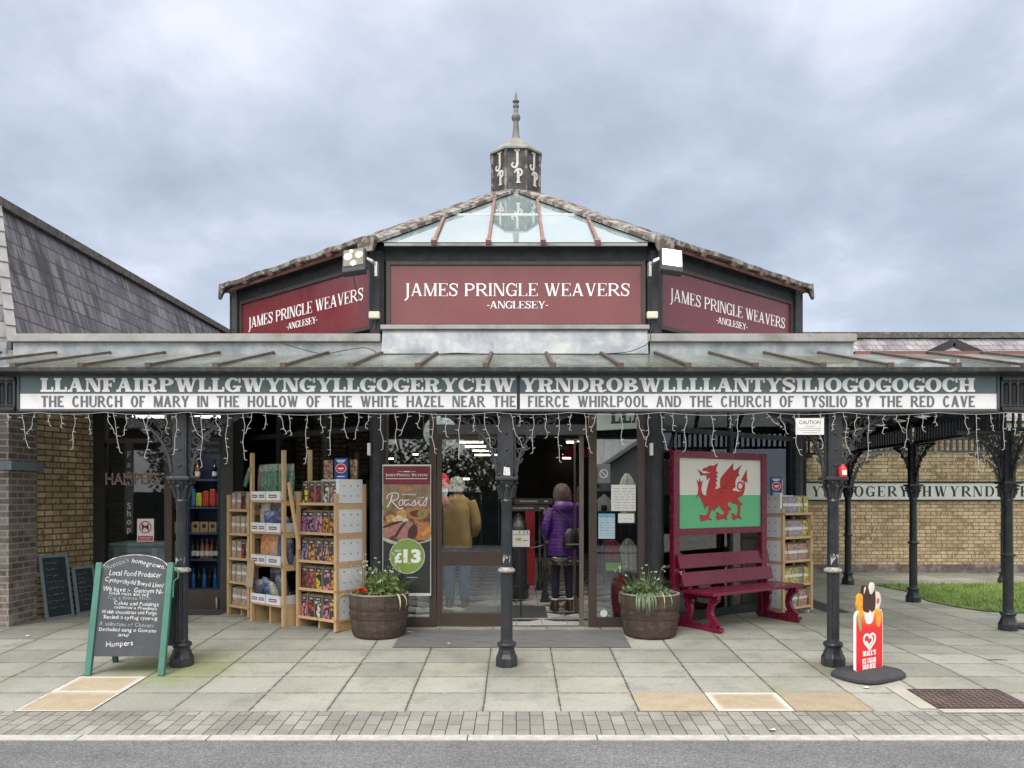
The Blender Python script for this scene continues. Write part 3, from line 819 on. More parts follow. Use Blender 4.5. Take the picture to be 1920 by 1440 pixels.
BRK = {}
def column(x, y, z0, label, brackets=(0, math.pi), group='cast iron columns of the canopy', top=2.38, scale=1.0, wear=0, grp=True):
    t = thing('canopy_column', label, 'column', (x, y, z0), 0, group)
    b = MB(); o8 = .5
    b.lathe([(.108, -.03), (.108, .075), (.104, .083), (.088, .115), (.082, .145)], 8, ph=o8)
    b.build('base', IRON, t, bevel=.004)
    MB().lathe([(.074, .145), (.074, .17), (.080, .176), (.092, .198), (.086, .216), (.066, .226)], 20).build('torus', IRON, t, autosmooth=35)
    # fluted lower shaft
    b = MB(); rings = []
    for z in (.226, .25, .85, .875):
        rg = []
        for k in range(48):
            a = 2*math.pi*k/48; r = .056-(.0055 if (k % 4) in (1, 2, 3) and .24 < z < .86 else 0)+(.001 if k % 4 == 2 else 0)
            rg.append((r*math.cos(a), r*math.sin(a), z))
        rings.append(rg)
    b.loft(rings).build('fluted_shaft', IRON, t)
    MB().lathe([(.058, .875), (.078, .882), (.083, .895), (.078, .908), (.062, .915), (.056, .925)], 24).build('collar', WORN if wear else IRON, t, autosmooth=35)
    MB().lathe([(.054, .925), (.050, 1.52), (.056, 1.535), (.062, 1.548), (.056, 1.562), (.054, 1.57)], 24).build('shaft', IRON, t, autosmooth=40)
    b = MB(); b.lathe([(.054, 1.57), (.058, 1.62), (.070, 1.68), (.088, 1.742)], 16)
    for k in range(8):                      # acanthus leaves and corner scrolls
        a = k*math.pi/4; c, s_ = math.cos(a), math.sin(a); R1 = .105 if k % 2 else .092
        pts = [(.058, 1.575), (.066, 1.62), (.078, 1.66), (R1, 1.69), (R1+.008, 1.675)]
        b.tube([(c*r, s_*r, z) for r, z in pts], [.014, .016, .015, .012, .007], 6)
        a += math.pi/8; c, s_ = math.cos(a), math.sin(a)
        b.tube([(c*r, s_*r, z) for r, z in [(.06, 1.65), (.075, 1.70), (.10, 1.73), (.112, 1.72), (.108, 1.705)]], [.010, .011, .011, .010, .006], 6)
    b.build('capital', IRONB, t, smooth=False)
    MB().box(-.105, .105, -.105, .105, 1.742, 1.775).build('abacus', IRON, t, bevel=.006)
    b = MB().box(-.062, .062, -.05, .05, 1.776, top)
    b.box(-.045, .045, -.0535, -.05, 1.80, top-.05); b.build('post', IRON, t, bevel=.004)
    for z in (1.88, 2.03, 2.18):
        MB().lathe([(.0145, 0), (.0125, .008), (.006, .012)], 10).xf(Matrix.Translation((0, -.0535, z)) @ Matrix.Rotation(R_(90), 4, 'X')).build('bolt', IRON, t, smooth=True)
    for a in brackets:
        key = 'b'
        if key not in BRK: BRK[key] = bracket_mb().mesh('bracket', IRONB)
        o = bpy.data.objects.new('bracket', BRK[key]); COL.objects.link(o); o.parent = t
        o.location = (.062*math.cos(a), .062*math.sin(a), top-.005); o.rotation_euler = (0, 0, a)
    return t
CY0 = 7.44
COLX = [(341-CX)*CY0/F, (950-CX)*CY0/F, (1562-CX)*CY0/F]
cl = column(COLX[0], CY0, gz(0, CY0), 'black cast iron column beside the green chalkboard sign', (0, math.pi, math.pi/2), wear=1)
cm = column(COLX[1], CY0, gz(0, CY0), 'black cast iron column standing before the shop doorway', (0, math.pi, math.pi/2), wear=1)
cr = column(COLX[2], CY0, gz(3, CY0), 'black cast iron column between bench and ice cream sign', (0, math.pi, math.pi/2), wear=1)
for c_, (z0, z1, w) in ((cl, (.95, 1.03, .045)), (cm, (.97, 1.05, .035)), (cr, (.95, 1.06, .04))):   # torn sticker remains
    b = MB(); rr = random.Random(int(z1*100))
    n = 9; pts = [(-w*rr.uniform(.7, 1), z0)]
    for i in range(n): pts.append((-w+2*w*i/(n-1), z0+(z1-z0)*rr.uniform(.5, 1)))
    pts.append((w*.8, z0+.005))
    ring_ = lambda x: -math.sqrt(max(.0555**2-x*x, 1e-6))-.001
    q = [(x, ring_(x), z) for x, z in pts]
    for i in range(1, len(q)-1): b.add([q[0], q[i], q[i+1]], [(0, 1, 2)])
    b.build('sticker_remains', WORN, c_)
b = MB().quad((-.03, -.0555, 1.79), (.035, -.0555, 1.785), (.03, -.0555, 1.86), (-.025, -.0555, 1.87)); b.build('sticker_remains', basic('torn_white_sticker', (.7, .7, .7), .6, var=.5, vs=40, dirt=(.06, .06, .06), da=.9, ds=40), cm)
column(5.87, 9.42, 0, 'black cast iron column on the lawn corner near the right edge', (math.pi/2, -math.pi/2, math.pi))
column(6.0, 11.93, 0, 'black cast iron column in the middle of the lawn side', (math.pi/2, -math.pi/2))
column(6.01, 14.3, 0, 'black cast iron column at the far lawn corner, right of the big column', (0, -math.pi/2))
column(5.0, 15.0, 0, 'slim black column partly hidden behind the front right column', (0, math.pi))
column(8.9, 14.4, 0, 'far black cast iron column before the station name on the wall', (0, math.pi))

# ------------------------------------------------------------------ front canopy
DB = 7.28
can = thing('glass_canopy', 'mossy glass canopy roof with dark bars above the long name sign', 'canopy', (0, 0, 0))
XL, XR = -7.6, 7.6
b = MB()
y0, z0, y1, z1 = 7.16, 2.772, 8.84, 3.19
zr = lambda y: z0+(z1-z0)*(y-y0)/(y1-y0)
b.add([(XL, y0, z0), (XR, y0, z0), (XR, y1, z1), (XL, y1, z1)], [(0, 1, 2, 3)])
b.build('glazing', CANGL, can)
k = -9
while True:
    xb = (911-CX)*7.2/F+.6105*k; k += 1
    if xb > XR: break
    if xb < XL: continue
    b = MB().beam((xb, y0-.03, zr(y0-.03)+.02), (xb, y1, zr(y1)+.02), .036, .026)
    b.beam((xb, y0-.035, zr(y0)+.01), (xb, y0+.015, zr(y0)+.012), .055, .05)
    b.build('glazing_bar', RUSTBAR, can, bevel=.005)
GUT = basic('mossy_gutter', (.02, .021, .023), .6, var=.4, vs=6, bmp=.4, bs=40, dirt=(.10, .085, .04), da=.7, ds=8)
MB().box(XL, XR, 7.13, 7.27, 2.725, 2.768).build('gutter', GUT, can, bevel=.006)
MB().box(XL, XR, 7.33, 7.52, 2.39, 2.72).build('front_beam', IRON, can)
for i in range(14):
    xx = XL+.4+i*(XR-XL-.8)/13
    MB().beam((xx, 7.5, 2.72), (xx, 8.84, 3.10), .05, .10).build('rafter', BLACKWD, can)
# fretwork panels of the beam either side of the long sign
def fret(x0, x1, y, zb, zt, parent, name='fretwork_panel'):
    b = MB(); n = int((x1-x0)/.072)
    b.box(x0, x1, y, y+.03, zt-.035, zt); b.box(x0, x1, y, y+.03, zb, zb+.03)
    for i in range(n+1):
        x = x0+(x1-x0)*i/n
        b.box(x-.010, x+.010, y+.004, y+.026, zb+.03, zt-.035)
        if i < n:
            m_ = x+(x1-x0)/n/2; hw = (x1-x0)/n/2-.008
            for zc, s in ((zt-.075, 1), (zb+.07, -1)):
                b.ribbon([(m_+hw*math.cos(a), y+.006, zc+s*hw*math.sin(a)) for a in [j*math.pi/8 for j in range(9)]], .010, (0, .018, 0))
    return b.build(name, IRON, parent)
fret(-7.6, -4.63, 7.27, 2.39, 2.70, can); fret(4.48, 7.6, 7.27, 2.39, 2.70, can)

# the long name board: two panels butted at the middle
def name_panel(x0, x1, top, bottom, label, tx, bx):
    t = thing('name_sign', label, 'sign', (0, DB, 0), 0, 'panels of the long name board')
    zt, zb, zm = 2.715, 2.405, 2.548
    MB().box(x0, x1, .03, .05, zb-.018, zt+.016).build('backing', SLATEY, t)
    MB().box(x0, x1, .012, .0298, zm, zt).build('upper_panel', SIGNGR, t)
    MB().box(x0, x1, .012, .0298, zb, zm-.003).build('lower_panel', SIGNWH, t)
    b = MB(); b.box(x0-.02, x1+.02, 0, .05, zt+.002, zt+.022); b.box(x0-.02, x1+.02, 0, .05, zb-.024, zb-.002)
    if x0 < -1: b.box(x0-.022, x0-.002, 0, .05, zb-.0239, zt+.0219)
    else: b.box(x1+.002, x1+.022, 0, .05, zb-.0239, zt+.0219)
    b.build('frame', SLATEY, t, bevel=.003)
    serif_text(top, SLAB, .128, x0=tx[0], fit=tx[1]-tx[0], z=zm+.014, y=.0119, depth=.004).build('lettering', WHITE, t)
    serif_text(bottom, GROT, .102, x0=bx[0], fit=bx[1]-bx[0], z=zb+.017, y=.0119, depth=.003).build('lettering', SIGNTX, t)
    return t
xs = lambda px: X(px, DB)
name_panel(xs(36), xs(969), 'LLANFAIRPWLLGWYNGYLLGOGERYCHW', 'THE  CHURCH  OF  MARY  IN  THE  HOLLOW  OF  THE  WHITE  HAZEL  NEAR  THE',
           'left half of the long white and grey station name board', (xs(75), xs(966)), (xs(76), xs(967)))
name_panel(xs(975), xs(1870), 'YRNDROBWLLLLANTYSILIOGOGOGOCH', 'FIERCE  WHIRLPOOL  AND  THE  CHURCH  OF  TYSILIO  BY  THE  RED  CAVE',
           'right half of the long white and grey station name board', (xs(977), xs(1829)), (xs(990), xs(1829)))

# lead upstand and white cap board behind the canopy glass
up = thing('parapet', 'weathered lead upstand and white cap board behind the canopy glass', 'parapet', (0, 0, 0))
px0, px1 = -5.64, 3.78
MB().box(px0, -1.5, 8.85, 8.95, 3.10, 3.322).build('lead_upstand', LEAD, up)
MB().box(1.5, px1, 8.85, 8.95, 3.10, 3.322).build('lead_upstand', LEAD, up)
b = MB().box(px0-.02, -1.52, 8.80, 8.98, 3.325, 3.412); b.build('cap_board', WHWOOD, up, bevel=.006)
b = MB().box(1.47, px1+.02, 8.80, 8.98, 3.325, 3.412); b.build('cap_board', WHWOOD, up, bevel=.006)
b = MB(); b.add([(-1.5, 8.78, 3.185), (1.47, 8.78, 3.185), (1.47, 8.86, 3.465), (-1.5, 8.86, 3.465), (-1.5, 8.97, 3.185), (1.47, 8.97, 3.185), (1.47, 8.97, 3.465), (-1.5, 8.97, 3.465)],
      [(0, 1, 2, 3), (0, 3, 7, 4), (1, 5, 6, 2), (3, 2, 6, 7)]); b.build('lead_apron', LEAD, up)
MB().box(-1.52, 1.49, 8.82, 8.985, 3.468, 3.515).build('apron_trim', WHWOOD, up, bevel=.004)
FELT = basic('roof_felt', (.2, .2, .2), .9)
MB().box(-5.8, -1.7, 8.99, 15, 3.2, 3.26).build('flat_roof', FELT, up); MB().box(1.7, 3.78, 8.99, 11, 3.2, 3.26).build('flat_roof', FELT, up)
b = MB(); cr_ = random.Random(9); pts = []
for px_, py_ in ((520, 641), (600, 663), (640, 658), (680, 652), (700, 657), (716, 664), (800, 665), (860, 662), (920, 665), (1000, 666), (1100, 664), (1170, 661), (1200, 652), (1218, 640), (1220, 618)): pts.append(W(px_, py_, 8.74))
b.tube(bez([tuple(p) for p in pts], 4), .005, 5); b.build('loose_cable', RUBBER, up)
# ------------------------------------------------------------------ the octagonal shop
V0L, V1L, V1R, V2R = Vector((-3.9, 11.0, 0)), Vector((-1.59, 9.05, 0)), Vector((1.58, 9.05, 0)), Vector((3.9, 11.0, 0))
V3R, V4R, V4L, V3L = Vector((3.9, 13.5, 0)), Vector((1.58, 15.45, 0)), Vector((-1.59, 15.45, 0)), Vector((-3.9, 13.5, 0))
OCT = [V0L, V1L, V1R, V2R, V3R, V4R, V4L, V3L]
APEX = Vector((-.005, 12.25, 6.36))
shop = thing('octagonal_shop', 'black timber octagonal shop with glazed pyramid roof and lettered cupola', 'building', (0, 0, 0))
def frame(A, B):
    d = B-A; return Matrix.Translation(A) @ Matrix.Rotation(math.atan2(d.y, d.x), 4, 'Z'), d.length
ZT, ZF, ZS = 4.476, 4.294, 3.528
for i, (A, B) in enumerate(zip(OCT, OCT[1:]+OCT[:1])):
    M, L = frame(A, B)
    MB().box(.0, L, .0, .06, ZF, ZT).xf(M).build('fascia_board', BLACKWD, shop, bevel=.004)
    MB().box(.06, L-.06, .05, .10, 2.72, ZF-.002).xf(M).build('upper_wall', BLACKWD, shop)
for V in OCT:
    MB().lathe([(.088, .05), (.088, ZF+.1)], 8, c=V, ph=.5).build('corner_post', BLACKWD, shop)
# pyramid roof
ctr = Vector((-.005, 12.25, 0))
EV = []
for V in OCT:
    d = (V-ctr); EV.append(V+d.normalized()*.17+Vector((0, 0, 4.46)))
for i in range(8):
    a, c_ = EV[i], EV[(i+1) % 8]
    MB().add([a, c_, APEX], [(0, 1, 2)]).build('roof_glazing' if i in (0, 1, 2) else 'roof_slope', ROOFGL if i in (0, 1, 2) else SLATEY, shop)
    h = (APEX-a); p1 = a+h*.965
    b = MB(); nrm = Vector((0, 0, 1)); n_ = 10; rr = random.Random(i)
    side = h.cross(nrm).normalized(); upv = side.cross(h).normalized()
    rings = []
    for k in range(n_+1):
        p = a-h.normalized()*.03+(p1-a)*k/n_
        wv = .15*(1+rr.uniform(-.08, .08)); hv = .055*(1+rr.uniform(-.2, .2))
        rings.append([p-side*wv-upv*.015, p+side*wv-upv*.015, p+side*wv*.95+upv*hv*.45, p+side*wv*.45+upv*hv, p-side*wv*.45+upv*hv, p-side*wv*.95+upv*hv*.45])
    b.loft(rings); b.build('hip_flashing', HIP, shop, smooth=False)
    # lead drip hanging over each corner
    b = MB(); o_ = (a-ctr); o_.z = 0; o_.normalize(); sd = Vector((-o_.y, o_.x, 0))
    q = a+o_*.05
    b.loft([[q-sd*.13-o_*.08+Vector((0, 0, .03)), q+sd*.13-o_*.08+Vector((0, 0, .03)), q+sd*.13+Vector((0, 0, .05)), q-sd*.13+Vector((0, 0, .05))],
            [q-sd*.09-o_*.02-Vector((0, 0, .12)), q+sd*.09-o_*.02-Vector((0, 0, .12)), q+sd*.09+o_*.015-Vector((0, 0, .12)), q-sd*.09+o_*.015-Vector((0, 0, .12))]])
    b.build('lead_drip', HIP, shop)
def roofpt(i, s, t):     # point on roof face i: s along the eave (m from its middle), t up the slope 0..1
    a, c_ = EV[i], EV[(i+1) % 8]; mid = (a+c_)/2; e = (c_-a).normalized(); up_ = APEX-mid
    return mid+e*s+up_*t
for i in (0, 1, 2):
    a, c_ = EV[i], EV[(i+1) % 8]; hw = (c_-a).length/2
    nrm = (c_-a).cross(APEX-a).normalized()
    for s in (-.92, -.307, .307, .92):
        t1 = 1-abs(s)/hw
        p, q = roofpt(i, s, -.012)+nrm*.022, roofpt(i, s, t1*.97)+nrm*.022
        b = MB().beam(p, q, .034, .03, up=nrm); b.beam(roofpt(i, s, -.02)+nrm*.015, roofpt(i, s, .012)+nrm*.015, .06, .05, up=nrm)
        b.build('glazing_bar', COPPER, shop)
    t_ = .44; ww = hw*(1-t_)-.12
    MB().beam(roofpt(i, -ww, t_)+nrm*.006, roofpt(i, ww, t_)+nrm*.006, .018, .012, up=nrm).build('lap_bar', WHITE, shop)
    if i != 1:      # lead edge along the eave of the sides
        p, q = a+Vector((0, 0, .03)), c_+Vector((0, 0, .03)); b = MB(); rr = random.Random(40+i)
        pts = [p+(q-p)*k/14+Vector((0, 0, rr.uniform(-.012, .012))) for k in range(15)]
        for k in range(14): b.beam(pts[k], pts[k+1], .12, .055)
        b.build('eave_flashing', HIP, shop)
        off = (a+c_)/2-ctr; off.z = 0; off.normalize()
        MB().beam(a+off*-.02+Vector((0, 0, -.025)), c_+off*-.02+Vector((0, 0, -.025)), .03, .035).build('eave_bar', COPPER, shop)
    else:
        MB().beam(a+Vector((.18, -.005, -.03)), c_+Vector((-.18, -.005, -.03)), .03, .028).build('eave_strip', WHWOOD, shop)
# cupola with letters
cup = MB().lathe([(.39, 6.10), (.39, 6.835)], 8, c=ctr, ph=.5).build('cupola', basic('cupola_paint', (.030, .033, .04), .6, var=.3, vs=6, bmp=.2, dirt=(.22, .21, .19), da=.4, ds=5), shop)
b = MB()
for k in range(8):
    a = 2*math.pi*(k+.5)/8; b.beam(ctr+Vector((.39*math.cos(a), .39*math.sin(a), 6.2)), ctr+Vector((.39*math.cos(a), .39*math.sin(a), 6.83)), .035, .035, up=(math.cos(a), math.sin(a), 0))
b.build('corner_trim', HIP, cup)
b = MB(); b.lathe([(.43, 6.83), (.43, 6.86), (.20, 7.05), (.07, 7.14), (.055, 7.17)], 8, c=ctr, ph=.5).build('cupola_roof', basic('old_lead', (.20, .20, .19), .6, var=.35, vs=5, dirt=(.10, .095, .09), da=.5), cup)
MB().lathe([(.075, 7.13), (.055, 7.2), (.042, 7.36), (.04, 7.41), (.062, 7.44), (.072, 7.475), (.06, 7.51), (.036, 7.535), (.034, 7.62), (.048, 7.635), (.048, 7.66), (.03, 7.675), (.032, 7.695), (.055, 7.72), (.03, 7.745), (.012, 7.84), (.004, 7.88)], 14, c=ctr).build('finial', basic('finial_lead', (.16, .15, .14), .6, var=.3), cup, autosmooth=35)
MB().lathe([(.44, 6.05), (.45, 6.10), (.42, 6.19), (.395, 6.22)], 8, c=ctr, ph=.5).build('cupola_flashing', HIP, cup)
IVORY = basic('ivory_letters', (.55, .53, .46), .6, var=.15, vs=8)
def jp(b):
    J = bez([(.03, .36), (.03, .2), (.028, .08), (.0, .015), (-.05, .01), (-.085, .05), (-.07, .095), (-.04, .09)], 5)
    n = len(J); P_ = []
    P_ += strokep(J, [.052 if i < n*.45 else .05-(.03*(i-n*.45)/(n*.55)) for i in range(n)])
    P_ += [[(-.03, .345), (.075, .345), (.085, .38), (-.04, .38)]]
    q = bez([(.02, -.02), (.028, -.12), (.03, -.27)], 5); q2 = bez([(-.05, -.085), (-.02, -.02), (.04, .0), (.095, -.03), (.10, -.10), (.06, -.135), (.035, -.11), (.055, -.09)], 5)
    P_ += strokep([(x+.02, y-.03) for x, y in q], .055); P_ += strokep([(x+.02, y-.03) for x, y in q2], [.028+.014*math.sin(i/len(q2)*3.1) for i in range(len(q2))])
    P_ += [[(.0, -.325), (.10, -.325), (.09, -.295), (.01, -.295)]]
    for i, p in enumerate(P_): b.prism([(x, -.0002*(i % 7), z) for x, z in p], (0, -.012, 0))
    return b
for a in (-90, -135, -45, 180, 0):
    M = Matrix.Translation(ctr+Vector((0, 0, 6.545))) @ Matrix.Rotation(R_(a+90), 4, 'Z') @ Matrix.Translation((0, -.3625, 0)) @ Matrix.Scale(.72, 4)
    jp(MB()).xf(M).build('lettering', IVORY, cup)

# shop signs on the clerestory
def shop_sign(A, B, label):
    M, L = frame(A, B); w0, w1 = .10, L-.10
    t = thing('shop_sign', label, 'sign', M @ Vector((L/2, 0, 0)), math.atan2((B-A).y, (B-A).x), 'name signs round the octagon')
    x0, x1 = w0-L/2, w1-L/2
    b = MB(); f = .045
    b.box(x0, x1, -.012, .049, ZF-f, ZF-.003); b.box(x0, x1, -.012, .049, ZS, ZS+f)
    b.box(x0, x0+f, -.012, .049, ZS+f, ZF-f); b.box(x1-f, x1, -.012, .049, ZS+f, ZF-f); b.build('frame', SIGNFR, t)
    MB().box(x0+f, x1-f, .012, .045, ZS+f, ZF-f).build('panel', MAROON, t)
    c = .02
    serif_text('JAMES PRINGLE WEAVERS', ROMAN, .145, xc=c, fit=(x1-x0)*.868, z=3.895, y=.0115, depth=.004).build('lettering', WHITE, t)
    serif_text('-ANGLESEY-', ROMAN, .083, xc=c, fit=(x1-x0)*.235, z=3.753, y=.0115, depth=.004, gap=.05).build('lettering', WHITE, t)
shop_sign(V1L, V1R, 'wide maroon shop sign in the middle above the doorway')
shop_sign(V0L, V1L, 'maroon shop sign on the left face of the octagon')
shop_sign(V1R, V2R, 'maroon shop sign on the right face of the octagon')

# glazed ground floor: front face
def pane(x0, x1, z0, z1, y, M, par, mat=None, name='glass_pane'):
    return MB().box(x0, x1, y, y+.008, z0, z1).xf(M).build(name, mat or GLASS, par)
M, L = frame(V1L, V1R); lx = lambda px: X(px, 9.05)+1.59
FZ = .095
def vbar(x0, x1, z0, z1, par=shop, mat=None, y0=0, y1=.07, name='mullion', M=M): return MB().box(x0, x1, y0, y1, z0, z1).xf(M).build(name, mat or DKBROWN, par, bevel=.003)
MB().box(.08, lx(717), 0, .07, FZ, 2.72).xf(M).build('door_post', BLACKWD, shop)
vbar(lx(717.5), lx(727), FZ, 2.72); vbar(lx(805), lx(818), FZ, 2.72); vbar(lx(1104), lx(1119), FZ, 2.72); vbar(lx(1196), lx(1209), FZ, 2.72)
vbar(lx(727), lx(805), FZ, FZ+.11, name='sill'); vbar(lx(1119), lx(1196), FZ, FZ+.11, name='sill')
pane(lx(727), lx(805), FZ+.11, 2.72, .03, M, shop); pane(lx(1119), lx(1196), FZ+.11, 2.72, .03, M, shop)
MB().box(lx(1209.5), L-.08, 0, .07, FZ, 2.72).xf(M).build('door_post', BLACKWD, shop)
MB().box(lx(818.5), lx(1103.5), .0, .10, 2.305, 2.42).xf(M).build('door_header', basic('grey_header', (.075, .075, .08), .5, .1), shop)
pane(lx(818.5), lx(1103.5), 2.42, 2.72, .03, M, shop, GLASSD)
def door(x0, x1, y, label=None):
    f = .055
    zb = FZ+.012
    d = MB(); d.box(x0, x0+f, y, y+.05, zb, 2.30); d.box(x1-f, x1, y, y+.05, zb, 2.30)
    d.box(x0+f, x1-f, y, y+.05, zb, zb+.15); d.box(x0+f, x1-f, y, y+.05, .80, .965); d.box(x0+f, x1-f, y, y+.05, 2.25, 2.30)
    o = d.xf(M).build('door', DKBROWN, shop, bevel=.003)
    pane(x0+f, x1-f, zb+.15, .80, y+.02, M, o); pane(x0+f, x1-f, .965, 2.25, y+.02, M, o)
    return o
door(lx(819), lx(952), .012)
dr = MB().box(lx(1087), lx(1087)+.05, .04, .09, FZ+.012, 2.30).xf(M).build('door', basic('worn_bronze', (.16, .125, .10), .4, .3), shop, bevel=.003)
pv = lx(1087)+.02
MB().box(pv, pv+.012, .1, 1.0, .35, 2.25).xf(M).build('glass_pane', GLASS, dr)
MB().box(pv-.012, pv+.024, 1.0, 1.05, FZ+.012, 2.3).xf(M).build('stile', DKBROWN, dr)
MB().box(pv-.012, pv+.024, .1, 1.0, .2, .345).xf(M).build('bottom_rail', DKBROWN, dr)
MB().box(lx(818.5), lx(1103.5), -.03, .10, .06, FZ+.01).xf(M).build('threshold', STEEL, shop)
for px_ in (692, 1216):
    MB().box(lx(px_), lx(px_)+.035, -.12, -.04, 2.06, 2.20).xf(M).build('wall_sensor', SIGNWH, shop, bevel=.006)
# side faces
for (A, B, cuts) in ((V0L, V1L, (.33, .66)), (V1R, V2R, (.05, .50, .97))):
    Ms, Ls = frame(A, B)
    MB().box(.08, Ls-.08, .0, .08, .05, .20).xf(Ms).build('plinth', BLACKWD, shop)
    MB().box(.08, Ls-.08, .01, .07, 2.36, 2.42).xf(Ms).build('transom', BLACKWD, shop)
    prev = .08
    for c_ in cuts:
        MB().box(c_*Ls-.03, c_*Ls+.03, .005, .075, .2, 2.72).xf(Ms).build('mullion', BLACKWD, shop)
        pane(prev, c_*Ls-.03, .2, 2.72, .03, Ms, shop); prev = c_*Ls+.03
    pane(prev, Ls-.08, .2, 2.72, .03, Ms, shop)
# the room inside
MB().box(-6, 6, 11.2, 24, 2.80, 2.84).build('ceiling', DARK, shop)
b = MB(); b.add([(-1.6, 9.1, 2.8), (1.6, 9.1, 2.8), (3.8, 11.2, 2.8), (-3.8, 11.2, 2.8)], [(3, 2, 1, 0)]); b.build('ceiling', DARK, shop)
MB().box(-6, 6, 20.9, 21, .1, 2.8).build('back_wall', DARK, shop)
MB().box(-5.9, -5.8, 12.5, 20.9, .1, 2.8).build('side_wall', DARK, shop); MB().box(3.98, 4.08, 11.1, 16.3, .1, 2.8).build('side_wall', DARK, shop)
TUBE = emit('lit_tube', (1, .90, .70), 3.2); FILL_TUBE = emit('added_fill_tube', (1, .92, .80), 10.0)  # the stronger glow is for the added, unseen fill lights only
for i, (pa, pb, py) in enumerate(((1062, 1087, 829), (1055, 1071, 853), (1055, 1070, 859), (862, 906, 829), (872, 919, 837), (886, 921, 845), (890, 932, 853), (650, 668, 854), (728, 738, 860), (774, 787, 852), (868, 880, 898))):
    zc = 2.76 if py < 890 else 1.95; d = (zc-1.6)*F/(930-py)
    d = min(d, 20.5); p, q = W(pa, py, d), W(pb, py, d)
    lab = ['bright strip light over the open doorway', 'upper of two small strip lights deep inside the doorway', 'lower of two small strip lights deep inside the doorway', 'topmost strip light seen through the door glass', 'second strip light down through the door glass',
           'third strip light down through the door glass', 'lowest strip light of the stack through the door glass', 'strip light above the pine shelves behind the glass', 'small strip light left of the station clock', 'strip light just under the station clock', 'low strip light behind the grey haired man'][i]
    t = thing('strip_light', lab, 'ceiling light', (0, 0, 0), 0, 'strip lights inside the shop')
    MB().box(p.x, q.x, d-.03, d+.03, p.z-.02, p.z+.02).build('tube', TUBE, t); MB().box(p.x-.03, q.x+.03, d-.04, d+.04, p.z+.0205, p.z+.05).build('housing', DARKW, t)

for i, (x, y) in enumerate(((-.85, 9.19), (.95, 9.25), (-2.2, 10.35), (2.2, 10.35), (0, 10.2))):  # unseen ceiling lights, added to brighten the room near the door
    t = thing('strip_light', f'{["first", "second", "third", "fourth", "fifth"][i]} added fill strip light on the ceiling behind the door header', 'ceiling light', (x, y, 2.74), 0, 'strip lights inside the shop')
    MB().box(-.75, .75, -.13, .13, 0, .035).build('tube', FILL_TUBE, t); MB().box(-.77, .77, -.14, .14, .0355, .055).build('housing', DARKW, t)
t = thing('strip_light', 'added fill strip light on the farm shop ceiling over the freezer', 'ceiling light', (-4.6, 10.75, 2.67), 0, 'strip lights inside the shop')  # unseen light, added to brighten the freezer and shelving
MB().box(-.6, .6, -.06, .06, 0, .035).build('tube', FILL_TUBE, t); MB().box(-.62, .62, -.07, .07, .0355, .06).build('housing', DARKW, t)
# floodlights and junction boxes on the corner posts
LAMP = emit('lit_floodlight', (1, .93, .70), 2.6)
REFL = basic('lamp_reflector', (.15, .135, .09), .5, 0, var=.1, bmp=0)
def flood(px, py, d, w, h, label, lit, mirror):
    c = W(px, py, d)
    t = thing('floodlight', label, 'floodlight', c, R_(8*mirror), 'floodlights on the octagon corners')
    T = Matrix.Rotation(R_(-24), 4, 'X') @ Matrix.Rotation(R_(7*mirror), 4, 'Y')
    b = MB(); b.box(-w/2, w/2, -.02, .07, -h*.62, h*.5); b.box(-w*.3, w*.3, .07, .11, -h*.3, h*.3)
    b.xf(T).build('housing', RUBBER, t, bevel=.012)
    l = MB().box(-w*.43, w*.43, -.028, -.0202, -h*.36, h*.44).xf(T).build('lens', LAMP if lit else REFL, t)
    if not lit:
        for (x, z, r, s) in ((-.24, .12, .17, 1), (.24, .14, .15, 1), (.0, -.25, .12, 1), (-.1, .36, .07, 1)):
            MB().lathe([(r*w, 0), (r*w*.8, .006), (0.001, .010)], 14).xf(T @ Matrix.Translation((x*w, -.029, z*h)) @ Matrix.Rotation(R_(90), 4, 'X')).build('lamp', LAMP, l)
    b = MB(); s = mirror
    b.ribbon([(-s*w*.5, .03, 0), (-s*(w*.5+.05), .06, -.02), (-s*(w*.5+.09), .14, -.05)], .03, (0, .01, .03)); b.box(min(-s*(w*.5+.07), -s*(w*.5+.10)), max(-s*(w*.5+.07), -s*(w*.5+.10)), .10, .16, -.16, .0)
    b.build('arm', STEEL, t)
flood(664, 487, 8.72, .26, .28, 'floodlight with two glowing lamps on the left corner', False, -1)
flood(1259, 487, 8.72, .25, .27, 'floodlight shining plain white on the right corner', True, 1)
CREAM = basic('cream_plastic', (.62, .60, .47), .5, var=.06)
for px_, lab in ((702, 'cream junction box on the left corner post'), (1223, 'cream junction box on the right corner post')):
    t = thing('junction_box', lab, 'junction box', W(px_, 591, 8.92), 0, 'junction boxes under the floodlights')
    MB().box(-.062, .062, -.03, .03, -.04, .04).build('box', CREAM, t, bevel=.012)
    MB().tube([(.0, 0, -.04), (.005, .01, -.1), (-.02, .0, -.2)], .006, 6).build('cable', RUBBER, t)
p = [W(662, 515, 8.75), W(672, 560, 8.9), W(690, 598, 8.88)]
tag(MB().tube(bez([tuple(q) for q in p], 5), .005, 5).build('cable', RUBBER), 'thin black cable hanging from the left floodlight', 'cable')

